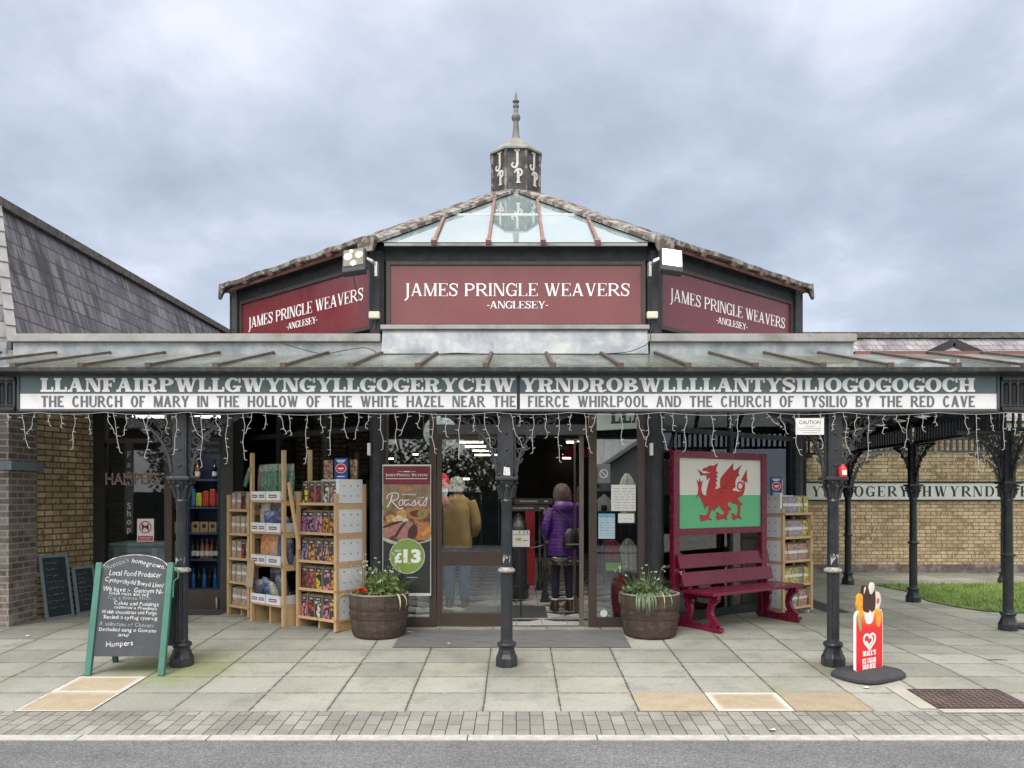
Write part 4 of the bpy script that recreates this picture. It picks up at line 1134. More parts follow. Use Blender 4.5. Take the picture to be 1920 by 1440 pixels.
# ------------------------------------------------------------------ brick building on the left
YEL = [(0, (.28, .20, .105)), (.3, (.36, .27, .145)), (.6, (.42, .32, .18)), (.85, (.47, .37, .22)), (1, (.32, .22, .12))]
BUFF = brick('buff_brick', YEL, (.085, .07, .055), dark=(.085, .055, .035), da=.75)
BUFFFAR = brick('pale_buff_brick', [(0, (.46, .33, .19)), (.3, (.60, .45, .27)), (.6, (.66, .51, .32)), (.85, (.70, .56, .36)), (1, (.50, .36, .20))], (.19, .15, .115), bw=.225, bh=.075, ms=.008, dark=(.17, .11, .065), da=.75)
def greybrick():
    m = brick('grey_brown_brick', [(0, (.10, .07, .062)), (.35, (.135, .10, .092)), (.6, (.16, .128, .118)), (.8, (.19, .155, .145)), (1, (.15, .065, .055))], (.27, .25, .23), da=.45, dark=(.05, .042, .042))
    t = NT(m.node_tree); b = m.node_tree.nodes['Principled BSDF']; src = b.inputs['Base Color'].links[0].from_socket
    uv = uvc(t); x, y, z = t.sep(objc(t))
    eff = t.math('MULTIPLY', t.mrange(t.noise(uv, 3.5, 6, .65), .44, .62, 0, .6), t.mrange(z, .1, 1.5, 1, .2))
    t.link(t.mix(eff, src, (.46, .43, .39)), b.inputs['Base Color']); return m
GREYBR = greybrick()
DARKBR = brick('dark_brick', [(0, (.05, .035, .032)), (.5, (.07, .05, .045)), (1, (.09, .062, .055))], (.045, .04, .038), da=.3)
SLATEM = slate('roof_slates')
lb = thing('brick_building', 'brick building with steep slate mansard roof at the left edge', 'building', (0, 0, 0))
MB().box(-9, -5.83, 9.07, 9.6, -.02, 3.05).build('pier', GREYBR, lb)
b = MB(); A, B = Vector((-5.87, 9.601, 0)), Vector((-5.56, 10.5, 0)); n = Vector((-.9, .31, 0)).normalized()*.22
b.loft([[A+n, A, B, B+n], [q+Vector((0, 0, 3.05)) for q in (A+n, A, B, B+n)]]); b.build('wall', BUFF, lb)
b = MB(); b.box(-5.828, -5.77, 9.02, 9.64, 1.90, 2.0); b.box(-5.90, -5.828, 9.02, 9.069, 1.90, 2.0)
b.build('ledge', basic('blue_grey_paint', S(104, 120, 128), .5), lb, bevel=.004)
rf = MB(); E0, E1, T0, T1 = (-5.82, 9.1, 3.36), (-5.82, 30, 3.36), (-6.36, 9.64, 5.18), (-6.36, 30, 5.18)
rf.quad(E0, E1, T1, T0); rf.quad((-14, 9.1, 3.36), E0, T0, (-14, 9.64, 5.18)); rf.quad(T0, T1, (-14, 30, 5.2), (-14, 9.64, 5.2))
ro = rf.build('roof', SLATEM, lb)
RIDGE = basic('mossy_ridge', (.085, .078, .07), .85, var=.4, vs=9, bmp=.4, bs=30, dirt=(.30, .30, .24), da=.4, ds=14)
MB().beam((-6.36, 9.5, 5.20), (-6.36, 30, 5.20), .15, .11).build('ridge_cap', RIDGE, ro)
b = MB()
for k in range(9):
    a = Vector(E0).lerp(Vector(T0), k/9); c_ = Vector(E0).lerp(Vector(T0), (k+1)/9); o_ = Vector((.03, -.03, .008))
    b.beam(a+o_, c_+o_*.6, .10, .03, up=(.7, -.7, .3))
b.build('hip_soaker', basic('hip_lead', (.30, .29, .29), .6, var=.2, dirt=(.12, .12, .11), da=.5), ro)
MB().box(-14, -5.80, 8.98, 9.06, 3.1, 3.35).build('fascia', LEAD, lb)

# ------------------------------------------------------------------ farm shop front between brick wall and octagon
YS = 10.42
fs = thing('farm_shopfront', 'dark farm shop window and doorway in the shaded recess', 'shopfront', (0, 0, 0))
sx = lambda px: X(px, YS)
GREYPNT = basic('grey_shop_paint', (.045, .045, .045), .5, var=.15)
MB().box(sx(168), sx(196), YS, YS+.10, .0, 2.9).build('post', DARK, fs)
MB().box(sx(308), sx(322), YS, YS+.09, .0, 2.72).build('post', DKBROWN, fs); MB().box(sx(414), sx(438), YS-.02, YS+.09, .0, 2.9).build('post', GREYPNT, fs)
MB().box(sx(196), sx(308), YS+.02, YS+.08, .09, .22).build('sill', DKBROWN, fs)
MB().box(sx(196), sx(414), YS+.01, YS+.09, 2.30, 2.36).build('door_head', DKBROWN, fs)
MB().box(sx(196), sx(308), YS+.03, YS+.038, .22, 2.30).build('glass_pane', GLASSD, fs); MB().box(sx(196), sx(414), YS+.03, YS+.038, 2.36, 2.72).build('glass_pane', GLASSD, fs)
MB().box(sx(322), sx(414), YS+.02, YS+.07, .09, .36).build('kick_board', DKBROWN, fs)
MB().box(sx(406), sx(409), YS-.03, YS-.01, .12, .26).build('handle', STEEL, fs)
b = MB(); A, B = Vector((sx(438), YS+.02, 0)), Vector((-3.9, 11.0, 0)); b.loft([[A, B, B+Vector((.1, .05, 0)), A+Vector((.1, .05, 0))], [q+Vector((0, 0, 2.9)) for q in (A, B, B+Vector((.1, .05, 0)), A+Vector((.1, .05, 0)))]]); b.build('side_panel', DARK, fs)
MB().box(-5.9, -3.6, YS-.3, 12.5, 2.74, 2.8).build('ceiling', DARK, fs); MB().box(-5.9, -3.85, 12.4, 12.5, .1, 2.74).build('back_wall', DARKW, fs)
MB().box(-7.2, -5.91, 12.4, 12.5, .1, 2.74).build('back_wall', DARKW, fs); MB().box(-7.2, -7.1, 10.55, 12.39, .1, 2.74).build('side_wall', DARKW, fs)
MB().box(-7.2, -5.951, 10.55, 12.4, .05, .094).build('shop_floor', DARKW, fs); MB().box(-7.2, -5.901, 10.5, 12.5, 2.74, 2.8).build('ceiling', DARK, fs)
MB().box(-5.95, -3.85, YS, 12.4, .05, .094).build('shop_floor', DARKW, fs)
# ------------------------------------------------------------------ brick building on the right
rb = thing('long_brick_building', 'long buff brick building with slate roof beyond the lawn', 'building', (0, 0, 0))
YW = 16.5
MB().box(5.72, 30, YW, YW+.25, .17, 3.2).build('wall', BUFFFAR, rb); MB().box(3.9, 5.718, YW-.012, YW+.25, .17, 3.2).build('dark_brick_wall', DARKBR, rb)
MB().box(3.9, 30, YW-.03, YW+.25, -.02, .168).build('plinth', basic('plinth_brick', (.16, .125, .12), .85, var=.3, vs=12, dirt=(.45, .43, .40), da=.6, ds=5), rb)
ro = MB().quad((2.2, 16.2, 3.15), (40, 16.2, 3.15), (40, 19.2, 5.47), (2.2, 19.2, 5.47)).build('roof', slate('far_slates', .30, .235, 1.25, .45), rb)
MB().box(2.2, 40, 19.05, 19.35, 5.42, 5.56).build('ridge_cap', RIDGE, ro); MB().quad((2.2, 19.2, 5.47), (40, 19.2, 5.47), (40, 22.2, 3.15), (2.2, 22.2, 3.15)).build('rear_slope', SLATEM, ro)
gx0, gx1, gy = X(1735, 17.0), X(1842, 17.0), 17.0
ga = Vector(((gx0+gx1)/2-.02, gy, Z(645, 17.0))); gl, gr = Vector((gx0, gy, Z(668, 17))), Vector((gx1, gy, Z(668, 17)))
gl += (gl-ga)*.9; gr += (gr-ga)*.9
gab = MB().prism([gl, gr, ga], (0, .06, 0)).build('gable', SIGNWH, rb)
for p, q in ((gl, ga), (gr, ga)): MB().beam(p+Vector((0, -.03, 0)), q+Vector((0, -.03, .03)), .05, .16).build('barge_board', BLACKWD, gab)
MB().box(ga.x-.07, ga.x+.07, gy-.04, gy-.002, ga.z-1.0, ga.z-.15).build('king_post', BLACKWD, gab)
b = MB(); bk = Vector((0, 2.4, 0)); b.add([gl, ga, ga+bk, gl+bk, gr, gr+bk], [(0, 1, 2, 3), (1, 4, 5, 2)]); b.build('gable_roof', SLATEM, gab)
ws = thing('wall_name_sign', 'white station name sign with black serif letters on the far wall', 'sign', (0, YW-.03, 0))
x0, x1 = X(1487, YW), 22
MB().box(x0, x1, 0, .027, 1.525, 1.867).build('board', SIGNWH, ws)
b = MB(); b.box(x0, x1, -.015, .027, 1.868, 1.905); b.box(x0, x1, -.015, .027, 1.49, 1.524); b.build('frame', BLACKWD, ws)
BLK = basic('black_lettering', (.02, .02, .02), .5, bmp=0)
serif_text('YLLGOGERYCHWYRNDROB', BOOK, .215, x0=X(1521, YW), fit=X(1927, YW)-X(1521, YW), z=1.59, y=-.0005, depth=.004).build('lettering', BLK, ws)
serif_text('WLLLLANTYSILIOGOGOGOCH', BOOK, .215, x0=X(1934, YW), fit=6.3, z=1.59, y=-.0005, depth=.004).build('lettering', BLK, ws)

# courtyard arcade: friezes and glass roofs
arc = thing('arcade_canopy', 'black slatted frieze and glass roof running back along the lawn', 'canopy', (0, 0, 0))
def slat_frieze(A, B, z0, z1, pitch=.085):
    A, B = Vector(A), Vector(B); d = B-A; L = d.length; n = int(L/pitch); M = Matrix.Translation(A) @ Matrix.Rotation(math.atan2(d.y, d.x), 4, 'Z')
    b = MB(); b.box(0, L, -.03, .03, z0, z0+.04); b.box(0, L, -.03, .03, z1-.05, z1)
    for i in range(n+1): x = L*i/n; b.box(max(x-.02, 0), min(x+.02, L), -.012, .012, z0+.04, z1-.05)
    b.xf(M).build('frieze', IRON, arc)
slat_frieze((5.87, 9.47, 0), (6.0, 11.88, 0), 2.38, 2.68); slat_frieze((6.0, 11.98, 0), (6.01, 14.3, 0), 2.38, 2.68); slat_frieze((5.92, 9.42, 0), (12, 9.42, 0), 2.38, 2.68)
slat_frieze((6.06, 14.4, 0), (14, 14.4, 0), 2.38, 2.68, .11); slat_frieze((3.9, 15.0, 0), (6.0, 15.0, 0), 2.38, 2.68, .11)
REDBR = basic('red_brown_paint', S(118, 78, 74), .5, var=.12, vs=4, dirt=S(90, 62, 60), da=.4)
MB().box(3.80, 7.6, 8.845, 8.93, 3.15, 3.225).build('ridge_board', REDBR, arc)
MB().quad((6.05, 8.93, 3.2), (7.6, 8.93, 3.2), (7.6, 9.6, 2.80), (6.05, 9.6, 2.80)).build('glazing', CANGL, arc)
MB().quad((3.95, 8.94, 3.17), (6.1, 8.94, 2.76), (6.1, 16.3, 2.76), (3.95, 16.3, 3.17)).build('glazing', CANGL, arc)
MB().quad((6.1, 14.3, 2.76), (14, 14.3, 2.76), (14, 16.4, 3.12), (6.1, 16.4, 3.12)).build('glazing', CANGL, arc)
for k in range(11):
    y = 9.1+k*.68; MB().beam((3.95, y, 3.13), (6.1, y, 2.72), .05, .07).build('rafter', BLACKWD, arc)
for k in range(12):
    x = 6.4+k*.65; MB().beam((x, 14.3, 2.72), (x, 16.4, 3.08), .05, .07).build('rafter', BLACKWD, arc)
MB().box(6.02, 6.12, 8.95, 14.3, 2.685, 2.755).build('gutter', GUT, arc)

# ------------------------------------------------------------------ across the road, mirrored in the shop glass
o = MB().box(-60, 60, -8.5, -5.2, -.15, -.06).build('pavement', ASPH); tag(o, 'pavement on the far side of the road', 'pavement', kind='structure')
fe = thing('board_fence', 'dark upright board fence across the road', 'fence', (0, -9, 0))
b = MB(); rr = random.Random(2)
for i in range(300): x = -45+i*.3; b.box(x, x+.288, rr.uniform(-.012, .0), .03, -.1, 1.75+rr.uniform(-.02, .02))
b.build('boards', BLACKWD, fe); MB().box(-45, 45, .03, .08, 1.2, 1.3).build('rail', BLACKWD, fe)
LEAF = basic('tree_leaves', (.055, .085, .025), .7, var=.45, vs=3, bmp=0); BARK = basic('bark', (.09, .07, .055), .9, var=.3, bmp=.4)
def tree(x, y, h, r, label, seed):
    t = thing('tree', label, 'tree', (x, y, -.1), 0, 'trees across the road'); q = random.Random(seed)
    b = MB(); b.tube([(0, 0, 0), (.05, .03, h*.3), (-.04, .05, h*.55)], [.17, .13, .08], 8)
    for k in range(6):
        a = k*1.05+q.random(); b.tube([(0, .03, h*(.25+.05*k)), (r*.4*math.cos(a), r*.4*math.sin(a), h*(.45+.05*k)), (r*.75*math.cos(a), r*.75*math.sin(a), h*(.55+.06*k))], [.07, .05, .02], 6)
    b.build('trunk', BARK, t); b = MB()
    cl = [(q.uniform(-.6, .6)*r, q.uniform(-.6, .6)*r, h*q.uniform(.42, .9), r*q.uniform(.28, .5)) for _ in range(14)]
    for k in range(1500):
        cx, cy, cz, cr_ = cl[k % 14]
        while True:
            v = Vector((q.uniform(-1, 1), q.uniform(-1, 1), q.uniform(-1, 1)))
            if v.length < 1: break
        p = Vector((cx, cy, cz))+v*cr_; u = Vector((q.uniform(-1, 1), q.uniform(-1, 1), q.uniform(-1, 1))).normalized()*.12; w_ = u.orthogonal().normalized()*.07
        b.add([p-u, p+w_, p+u, p-w_], [(0, 1, 2, 3)])
    b.build('crown', LEAF, t)
for i, (x, y, h, r) in enumerate(((-9, -12, 5.2, 2.4), (-4.4, -12.5, 5.6, 2.5), (-1.2, -13.5, 4.4, 1.9), (2.2, -14, 3.6, 1.5), (12, -12, 5.5, 2.5))):
    tree(x, y, h, r, ['broad leafy tree furthest along the fence', 'tallest leafy tree behind the board fence', 'middle leafy tree behind the board fence', 'smallest leafy tree beside the white house', 'leafy tree on the other side of the white house'][i], 20+i)
src = [o for o in COL.objects if o.name == 'tree'][0]
for i, (x, y) in enumerate(((-14, -13), (-19.5, -12), (-25, -13.5), (-31, -12.5), (-38, -13), (17.5, -12.5), (23, -13.5), (29, -12), (36, -13))):
    dup(src, (x, y, -.1), i*1.3, f'{["first", "second", "third", "fourth", "fifth"][i if i < 5 else i-5]} further leafy tree along the {"left" if i < 5 else "right"} stretch of fence')
ho = thing('white_house', 'white gabled house across the road', 'house', (6.2, -17, 0))
MB().prism([(-2.6, 0, -.1), (2.6, 0, -.1), (2.6, 0, 2.6), (0, 0, 4.3), (-2.6, 0, 2.6)], (0, -6, 0)).build('wall', basic('white_render', (.62, .61, .58), .8), ho)
for s in (-1, 1): MB().beam((s*2.95, .15, 2.42), (0, .15, 4.42), .3, .08).build('barge_board', SLATEY, ho)
b = MB(); b.quad((-2.95, .2, 2.45), (0, .2, 4.45), (0, -6.2, 4.45), (-2.95, -6.2, 2.45)); b.quad((0, .2, 4.45), (2.95, .2, 2.45), (2.95, -6.2, 2.45), (0, -6.2, 4.45)); b.build('roof', SLATEM, ho)
for x in (-1.2, 1.2): MB().box(x-.45, x+.45, .002, .06, .9, 2.0).build('window', DARK, ho)
# ------------------------------------------------------------------ pictures on packets and bags
def flower_mat(name, bg, petals, centre, scale=3.2, band=False, top=True):
    m, t, b = newmat(name)
    g = t.n('ShaderNodeTexCoord').outputs['Generated']; rndm = t.n('ShaderNodeObjectInfo').outputs['Random']
    x, y, z = t.sep(g)
    q = t.comb(t.math('ADD', x, t.math('MULTIPLY', rndm, 17.0)), t.math('MULTIPLY', z, 2.1), t.math('MULTIPLY', rndm, 5.0))
    q = t.vmath('ADD', q, t.vmath('MULTIPLY', t.n('ShaderNodeTexNoise', {'Vector': q, 'Scale': 9.0, 'Detail': 3.0}).outputs['Color'], (.16, .16, 0)))
    v = t.n('ShaderNodeTexVoronoi', {'Vector': q, 'Scale': scale}); dist = v.outputs['Distance']
    hue = t.sep(v.outputs['Color'])[0]
    pc = t.ramp(hue, [(i/max(len(petals)-1, 1), c) for i, c in enumerate(petals)])
    shade = t.mrange(t.noise(q, 14, 4), .3, .7, .55, 1.25)
    pc = t.mix(1.0, pc, t.comb(shade, shade, shade), 'MULTIPLY')
    col = t.mix(t.mrange(dist, .46, .54, 0, 1), pc, bg)
    col = t.mix(t.mrange(dist, .10, .16, 1, 0), col, centre)
    gr = t.math('MULTIPLY', t.mrange(t.noise(q, 7, 4), .55, .62, 0, 1), t.mrange(dist, .45, .6, 0, 1))
    col = t.mix(t.math('MULTIPLY', gr, .7), col, (.08, .14, .05))
    if top:
        tp = t.mrange(z, .70, .74, 0, 1); col = t.mix(tp, col, bg)
        lab = t.math('MULTIPLY', t.math('MULTIPLY', t.math('GREATER_THAN', z, .78), t.math('LESS_THAN', z, .86)), t.math('LESS_THAN', t.math('ABSOLUTE', t.math('SUBTRACT', x, .5)), .3))
        col = t.mix(t.math('MULTIPLY', lab, t.mrange(t.noise(t.vmath('MULTIPLY', g, (30, 1, 12)), 1.0, 2), .45, .5, 0, .9)), col, (.6, .58, .5))
    if band:
        bd = t.math('MULTIPLY', t.math('GREATER_THAN', z, .40), t.math('LESS_THAN', z, .56)); col = t.mix(t.math('MULTIPLY', bd, .92), col, (.72, .72, .70))
    t.link(col, b.inputs['Base Color']); b.inputs['Roughness'].default_value = .3; b.inputs['Coat Weight'].default_value = .3
    return m
NAVY = (.018, .016, .03); GRN = (.04, .07, .03)
FM = {
 'yellow': flower_mat('yellow_flower_print', NAVY, [(.75, .55, .02), (.8, .65, .08)], (.5, .25, .02), 2.2),
 'red': flower_mat('red_flower_print', NAVY, [(.55, .03, .02), (.65, .08, .05)], (.2, .02, .02), 2.2),
 'dark red': flower_mat('dark_red_flower_print', NAVY, [(.30, .02, .03), (.40, .06, .05)], (.1, .02, .02), 3),
 'white': flower_mat('white_flower_print', NAVY, [(.72, .70, .66), (.65, .6, .5)], (.6, .5, .1), 2.4),
 'pink': flower_mat('pink_flower_print', NAVY, [(.65, .12, .30), (.72, .32, .42)], (.6, .4, .1), 2.8),
 'magenta': flower_mat('magenta_flower_print', NAVY, [(.55, .04, .30), (.62, .10, .42)], (.2, .02, .1), 3),
 'violet': flower_mat('violet_flower_print', NAVY, [(.30, .15, .5), (.45, .28, .6)], (.5, .4, .2), 3),
 'orange': flower_mat('orange_flower_print', NAVY, [(.75, .22, .02), (.75, .38, .03)], (.3, .08, .02), 2.4),
 'mixed': flower_mat('mixed_flower_print', NAVY, [(.7, .5, .05), (.6, .05, .08), (.7, .65, .6), (.4, .15, .45)], (.3, .2, .05), 3.6),
 'pale pink': flower_mat('pale_pink_print', (.35, .30, .26), [(.62, .35, .36), (.68, .52, .46), (.5, .14, .18)], (.5, .4, .3), 3.4, band=True),
 'pale green': flower_mat('pale_green_print', (.32, .34, .28), [(.30, .40, .20), (.55, .20, .2), (.62, .6, .5)], (.5, .4, .3), 3.4, band=True),
 'banded yellow': flower_mat('banded_yellow_print', (.20, .24, .10), [(.78, .62, .05), (.72, .55, .1)], (.5, .35, .02), 3.2, band=True, top=False),
 'banded violet': flower_mat('banded_violet_print', (.22, .22, .24), [(.32, .22, .5), (.5, .42, .55), (.25, .2, .42)], (.5, .4, .3), 3.4, band=True, top=False),
 'banded pink': flower_mat('banded_pink_print', (.22, .22, .16), [(.62, .10, .12), (.68, .35, .30), (.6, .2, .1)], (.5, .4, .3), 3.4, band=True, top=False),
 'banded white': flower_mat('banded_white_print', (.18, .20, .14), [(.66, .62, .58), (.5, .2, .3), (.4, .25, .45)], (.5, .4, .3), 3.4, band=True, top=False),
}
CREAMCARD = basic('cream_card_edge', (.36, .29, .205), .7, var=.06, vs=20)
PKM = {}
def packet_mesh(key, w=.098, h=.26, dp=.13):
    k = (key, w, h)
    if k in PKM: return PKM[k]
    b = MB(); zf = h*.92
    P = [(0, 0), (dp, 0), (dp, h), (dp*.45, h), (0, zf)]
    x0, x1 = -w/2, w/2
    b.add([(x0, y, z) for y, z in P], [(0, 4, 3, 2, 1)], 1); b.add([(x1, y, z) for y, z in P], [(0, 1, 2, 3, 4)], 1)
    b.quad((x0, 0, 0), (x1, 0, 0), (x1, 0, zf), (x0, 0, zf), 0)
    b.quad((x0, 0, zf), (x1, 0, zf), (x1, dp*.45, h), (x0, dp*.45, h), 1); b.quad((x0, dp*.45, h), (x1, dp*.45, h), (x1, dp, h), (x0, dp, h), 1); b.quad((x1, dp, 0), (x0, dp, 0), (x0, dp, h), (x1, dp, h), 1)
    PKM[k] = b.mesh('seed_packet', [FM[key], CREAMCARD]); return PKM[k]
ORD = ['first', 'second', 'third', 'fourth', 'fifth', 'sixth', 'seventh', 'eighth', 'ninth', 'tenth']
SHF = ['top', 'second', 'third', 'fourth', 'bottom']
def put(mesh, name, M, loc, label, cat, group, rz=0.0, tilt=0.0):
    o = bpy.data.objects.new(name, mesh); COL.objects.link(o)
    o.matrix_world = M @ Matrix.Translation(loc) @ Matrix.Rotation(rz, 4, 'Z') @ Matrix.Rotation(tilt, 4, 'X')
    return tag(o, label, cat, group)
# ------------------------------------------------------------------ pine racks
def rack(label, corner, rz, w, dp, floor, zsh, posts, lip=.045, name='pine_rack', wheels=False):
    """corner: front left foot; local x along the front, y inwards"""
    t = thing(name, label, 'rack', (corner[0], corner[1], floor), R_(rz), 'pine display racks')
    p = .042
    for (x, y, h) in posts: MB().box(x-p/2, x+p/2, y-p/2, y+p/2, 0, h).build('post', PINE, t, bevel=.003)
    for i, z in enumerate(zsh):
        b = MB(); b.box(-p/2, w+p/2, .0, dp, z-.018, z); b.box(-p/2, w+p/2, -.021, -.001, z-.021, z+.010); b.build('shelf', PINEX, t, bevel=.002)
        if z > .25:
            MB().box(w-.002, w+.02, p/2+.001, dp-p/2-.001, z-.06, z-.0185).build('side_rail', PINE, t); MB().box(-.02, .002, p/2+.001, dp-p/2-.001, z-.06, z-.0185).build('side_rail', PINE, t)
    for x in (0, w*.5, w): MB().box(x-.012, x+.012, .03, dp, .0, zsh[-1]-.0185).build('foot_board', PINE, t)
    if wheels:
        for x in (.04, w-.03):
            MB().tube([(x-.012, .03, -.02), (x+.012, .03, -.02)], .024, 12).build('caster', SIGNWH, t)
    return t, Matrix.Translation((corner[0], corner[1], floor)) @ Matrix.Rotation(R_(rz), 4, 'Z')
HOLE = basic('dark_hole', (.02, .02, .022), .9, bmp=0)
def carton(M, x, y0, y1, z, h, cols, label, group, rows=2, side=1, depth=.05):
    b = MB(); b.box(x-depth if side > 0 else x, x if side > 0 else x+depth, y0, y1, z, z+h)
    # the open tray behind the end panel
    me = b
    for r in range(rows):
        for c in range(cols):
            yy = y0+(y1-y0)*(c+.7)/(cols+.4); zz = z+h*(.30+.42*r)
            rr = .0085
            b.add([(x+side*.001, yy+rr*math.cos(a), zz+rr*math.sin(a)) for a in [i*math.pi/4 for i in range(8)]], [tuple(range(8)) if side > 0 else tuple(range(8))[::-1]], 1)
    o = me.build('carton', [CARD, HOLE]); o.matrix_world = M; tag(o, label, 'carton', group); return o
def fill(M, rows, w, zsh, rackname, group, x0=.03, jit=.008, pw=None, ph=.26, skip=(), y=.012):
    for i, (cols, z) in enumerate(zip(rows, zsh)):
        n = len(cols); step = (w-x0*2)/n
        seen = {}
        tot = {c: cols.count(c) for c in cols}
        for k, c in enumerate(cols):
            if not c: continue
            seen[c] = seen.get(c, 0)+1
            o_ = '' if tot[c] == 1 else ORD[seen[c]-1]+' '
            lab = f"{o_}{c} flower packet on {SHF[i]} shelf of {rackname}"
            put(packet_mesh(c, pw or min(.1, step*.93), ph), 'seed_packet', M, (x0+step*(k+.5)+rnd.uniform(-jit, jit)*.5, y+rnd.uniform(0, .02), z+.001), lab, 'seed packet', group, rnd.uniform(-.1, .1), rnd.uniform(-.05, .02))
FL = .095
# rack C: nearest the door
cC = (-2.52, 9.13); zC = [1.42, 1.085, .765, .445, .12]
tC, MC = rack('pine rack nearest the doorway with dark flower packets', cC, -36, .65, .41, FL, zC, [(0, 0, 1.55), (.65, 0, 1.53), (0, .41, 1.55), (.65, .41, 1.64)])
fill(MC, [['yellow', 'red', 'dark red', 'white', 'mixed'], ['magenta', 'violet', 'pink', 'orange', 'orange'], ['violet', 'orange', 'pink', 'mixed', 'orange'], ['dark red', 'red', 'yellow', 'pink', 'orange'], ['pink', 'red', 'white', 'pink', 'orange']], .65, zC, 'the pine rack nearest the door', 'packets on the rack nearest the door')
for i, z in enumerate(zC):
    carton(MC, .66, .03, .38, z+.004, .285 if i else .27, 3, f'white carton with punched holes at the end of {SHF[i]} shelf, rack nearest door', 'white cartons on the rack nearest the door')
# rack B: the tall middle one
cB = (-3.17, 9.48); zB = [1.45, 1.08, .70, .24]
tB, MB_ = rack('tall middle pine rack with bags of bulbs in white trays', cB, -39, .64, .36, FL, zB, [(0, 0, 2.02), (.64, 0, 2.03), (0, .36, 1.9), (.64, .36, 2.05)], name='pine_rack')
b = MB().beam((.69, .03, 1.66), (.86, .05, .9), .045, .02, up=(0, 1, 0)); b.build('diagonal_brace', PINE, tB)
def bagmat(name, cols, sc=9, gl=.25):
    m, t, b = newmat(name); g = t.n('ShaderNodeTexCoord').outputs['Generated']; r = t.n('ShaderNodeObjectInfo').outputs['Random']
    q = t.vmath('ADD', t.vmath('MULTIPLY', g, (1, .3, 1.4)), t.comb(t.math('MULTIPLY', r, 9.0), r, 0.0))
    n = t.noise(q, sc*.7, 5, .6)
    st = [(.25+.5*i/max(len(cols)-1, 1), c) for i, c in enumerate(cols)]
    col = t.ramp(n, st)
    x, y, z = t.sep(g)
    lab = t.math('MULTIPLY', t.math('GREATER_THAN', z, .80), t.mrange(t.noise(t.vmath('MULTIPLY', q, (20, 1, 6)), 1.0, 1), .45, .5, 0, .5)); col = t.mix(lab, col, (.5, .5, .48))
    t.link(col, b.inputs['Base Color']); b.inputs['Roughness'].default_value = gl; b.inputs['Coat Weight'].default_value = .4
    bump(t, b, t.noise(q, 12, 3), .6, .02); return m
BG = {'green': bagmat('green_net_print', [(.01, .05, .035), (.02, .12, .085), (.05, .18, .12), (.25, .30, .16), (.03, .10, .07)], 14),
      'red and green': bagmat('red_net_print', [(.01, .05, .04), (.25, .03, .04), (.05, .18, .13), (.02, .1, .07)], 12),
      'blue': bagmat('blue_bag_print', [(.02, .03, .12), (.04, .07, .25), (.10, .15, .35), (.45, .45, .45)], 7),
      'white and blue': bagmat('white_bag_print', [(.05, .08, .22), (.30, .32, .2), (.55, .55, .48), (.12, .18, .08)], 12),
      'orange': bagmat('orange_bag_print', [(.05, .10, .25), (.55, .18, .04), (.65, .28, .08), (.35, .38, .42), (.10, .2, .38)], 6),
      'dark': bagmat('dark_bag_print', [(.015, .018, .04), (.03, .04, .1), (.12, .12, .16), (.25, .08, .08)], 8)}
def bag_mesh(key, w, h, d=.09, name='bulb_bag'):
    if w > .09: w *= 1.1; h *= 1.06
    k = ('bag', key, w, h)
    if k in PKM: return PKM[k]
    b = MB(); rings = []; rr = random.Random(hash(key) % 97)
    for i in range(9):
        f = i/8; wd = w/2*(1-.10*(2*f-1)**4+rr.uniform(-.02, .02)); dd = d/2*max(.06, math.sin(math.pi*(.12+.80*f))**.7) if f < .99 else .004
        rings.append([(wd*math.copysign(abs(math.cos(a))**.6, math.cos(a)), d/2+dd*math.copysign(abs(math.sin(a))**.8, math.sin(a)), h*f) for a in [2*math.pi*j/14 for j in range(14)]])
    b.loft(rings); PKM[k] = b.mesh(name, BG[key], True); return PKM[k]
TRAYL = basic('maroon_tray_label', (.16, .03, .05), .6, bmp=0)
def tray(M, x0, x1, z, label, h=.105, y0=-.022, nl=1):
    b = MB(); b.box(x0, x1, y0-.012, y0-.002, z, z+h); b.box(x0, x0+.01, y0-.002, .30, z, z+h); b.box(x1-.01, x1, y0-.002, .30, z, z+h); b.box(x0+.01, x1-.01, y0-.002, .3, z, z+.006)
    for k in range(nl):
        c = x0+(x1-x0)*(k+.5)/nl; wv = min((x1-x0)/nl*.36, .075); b.box(c-wv, c+wv, y0-.014, y0-.0121, z+.03, z+.066, 1)
        b.box(c-wv*.8, c+wv*.8, y0-.0155, y0-.0142, z+.043, z+.053, 0)
    o = b.build('display_tray', [CARD, TRAYL]); o.matrix_world = M; tag(o, label, 'tray', 'white trays on the middle rack')
for i, (x0, x1) in enumerate(((.03, .31), (.33, .61))):
    sd = ('left', 'right')[i]
    for j, z in enumerate(zB): tray(MB_, x0, x1, z+.004, f'{sd} white tray on {SHF[j] if j < 3 else "bottom"} shelf of the tall middle rack', nl=2 if i == 0 else 1)
for k in range(10):
    put(bag_mesh('red and green' if k == 0 else 'green', .074, .42, .07), 'bulb_bag', MB_, (.06+.068*k, .03+rnd.uniform(0, .02), zB[0]+.012), ('red flowered net bag leftmost on the top shelf of the tall rack' if k == 0 else f'{ORD[k-1]} green net bag from the left, top shelf of tall rack'), 'bag', 'bags on the tall middle rack', rnd.uniform(-.1, .1), rnd.uniform(-.05, .05))
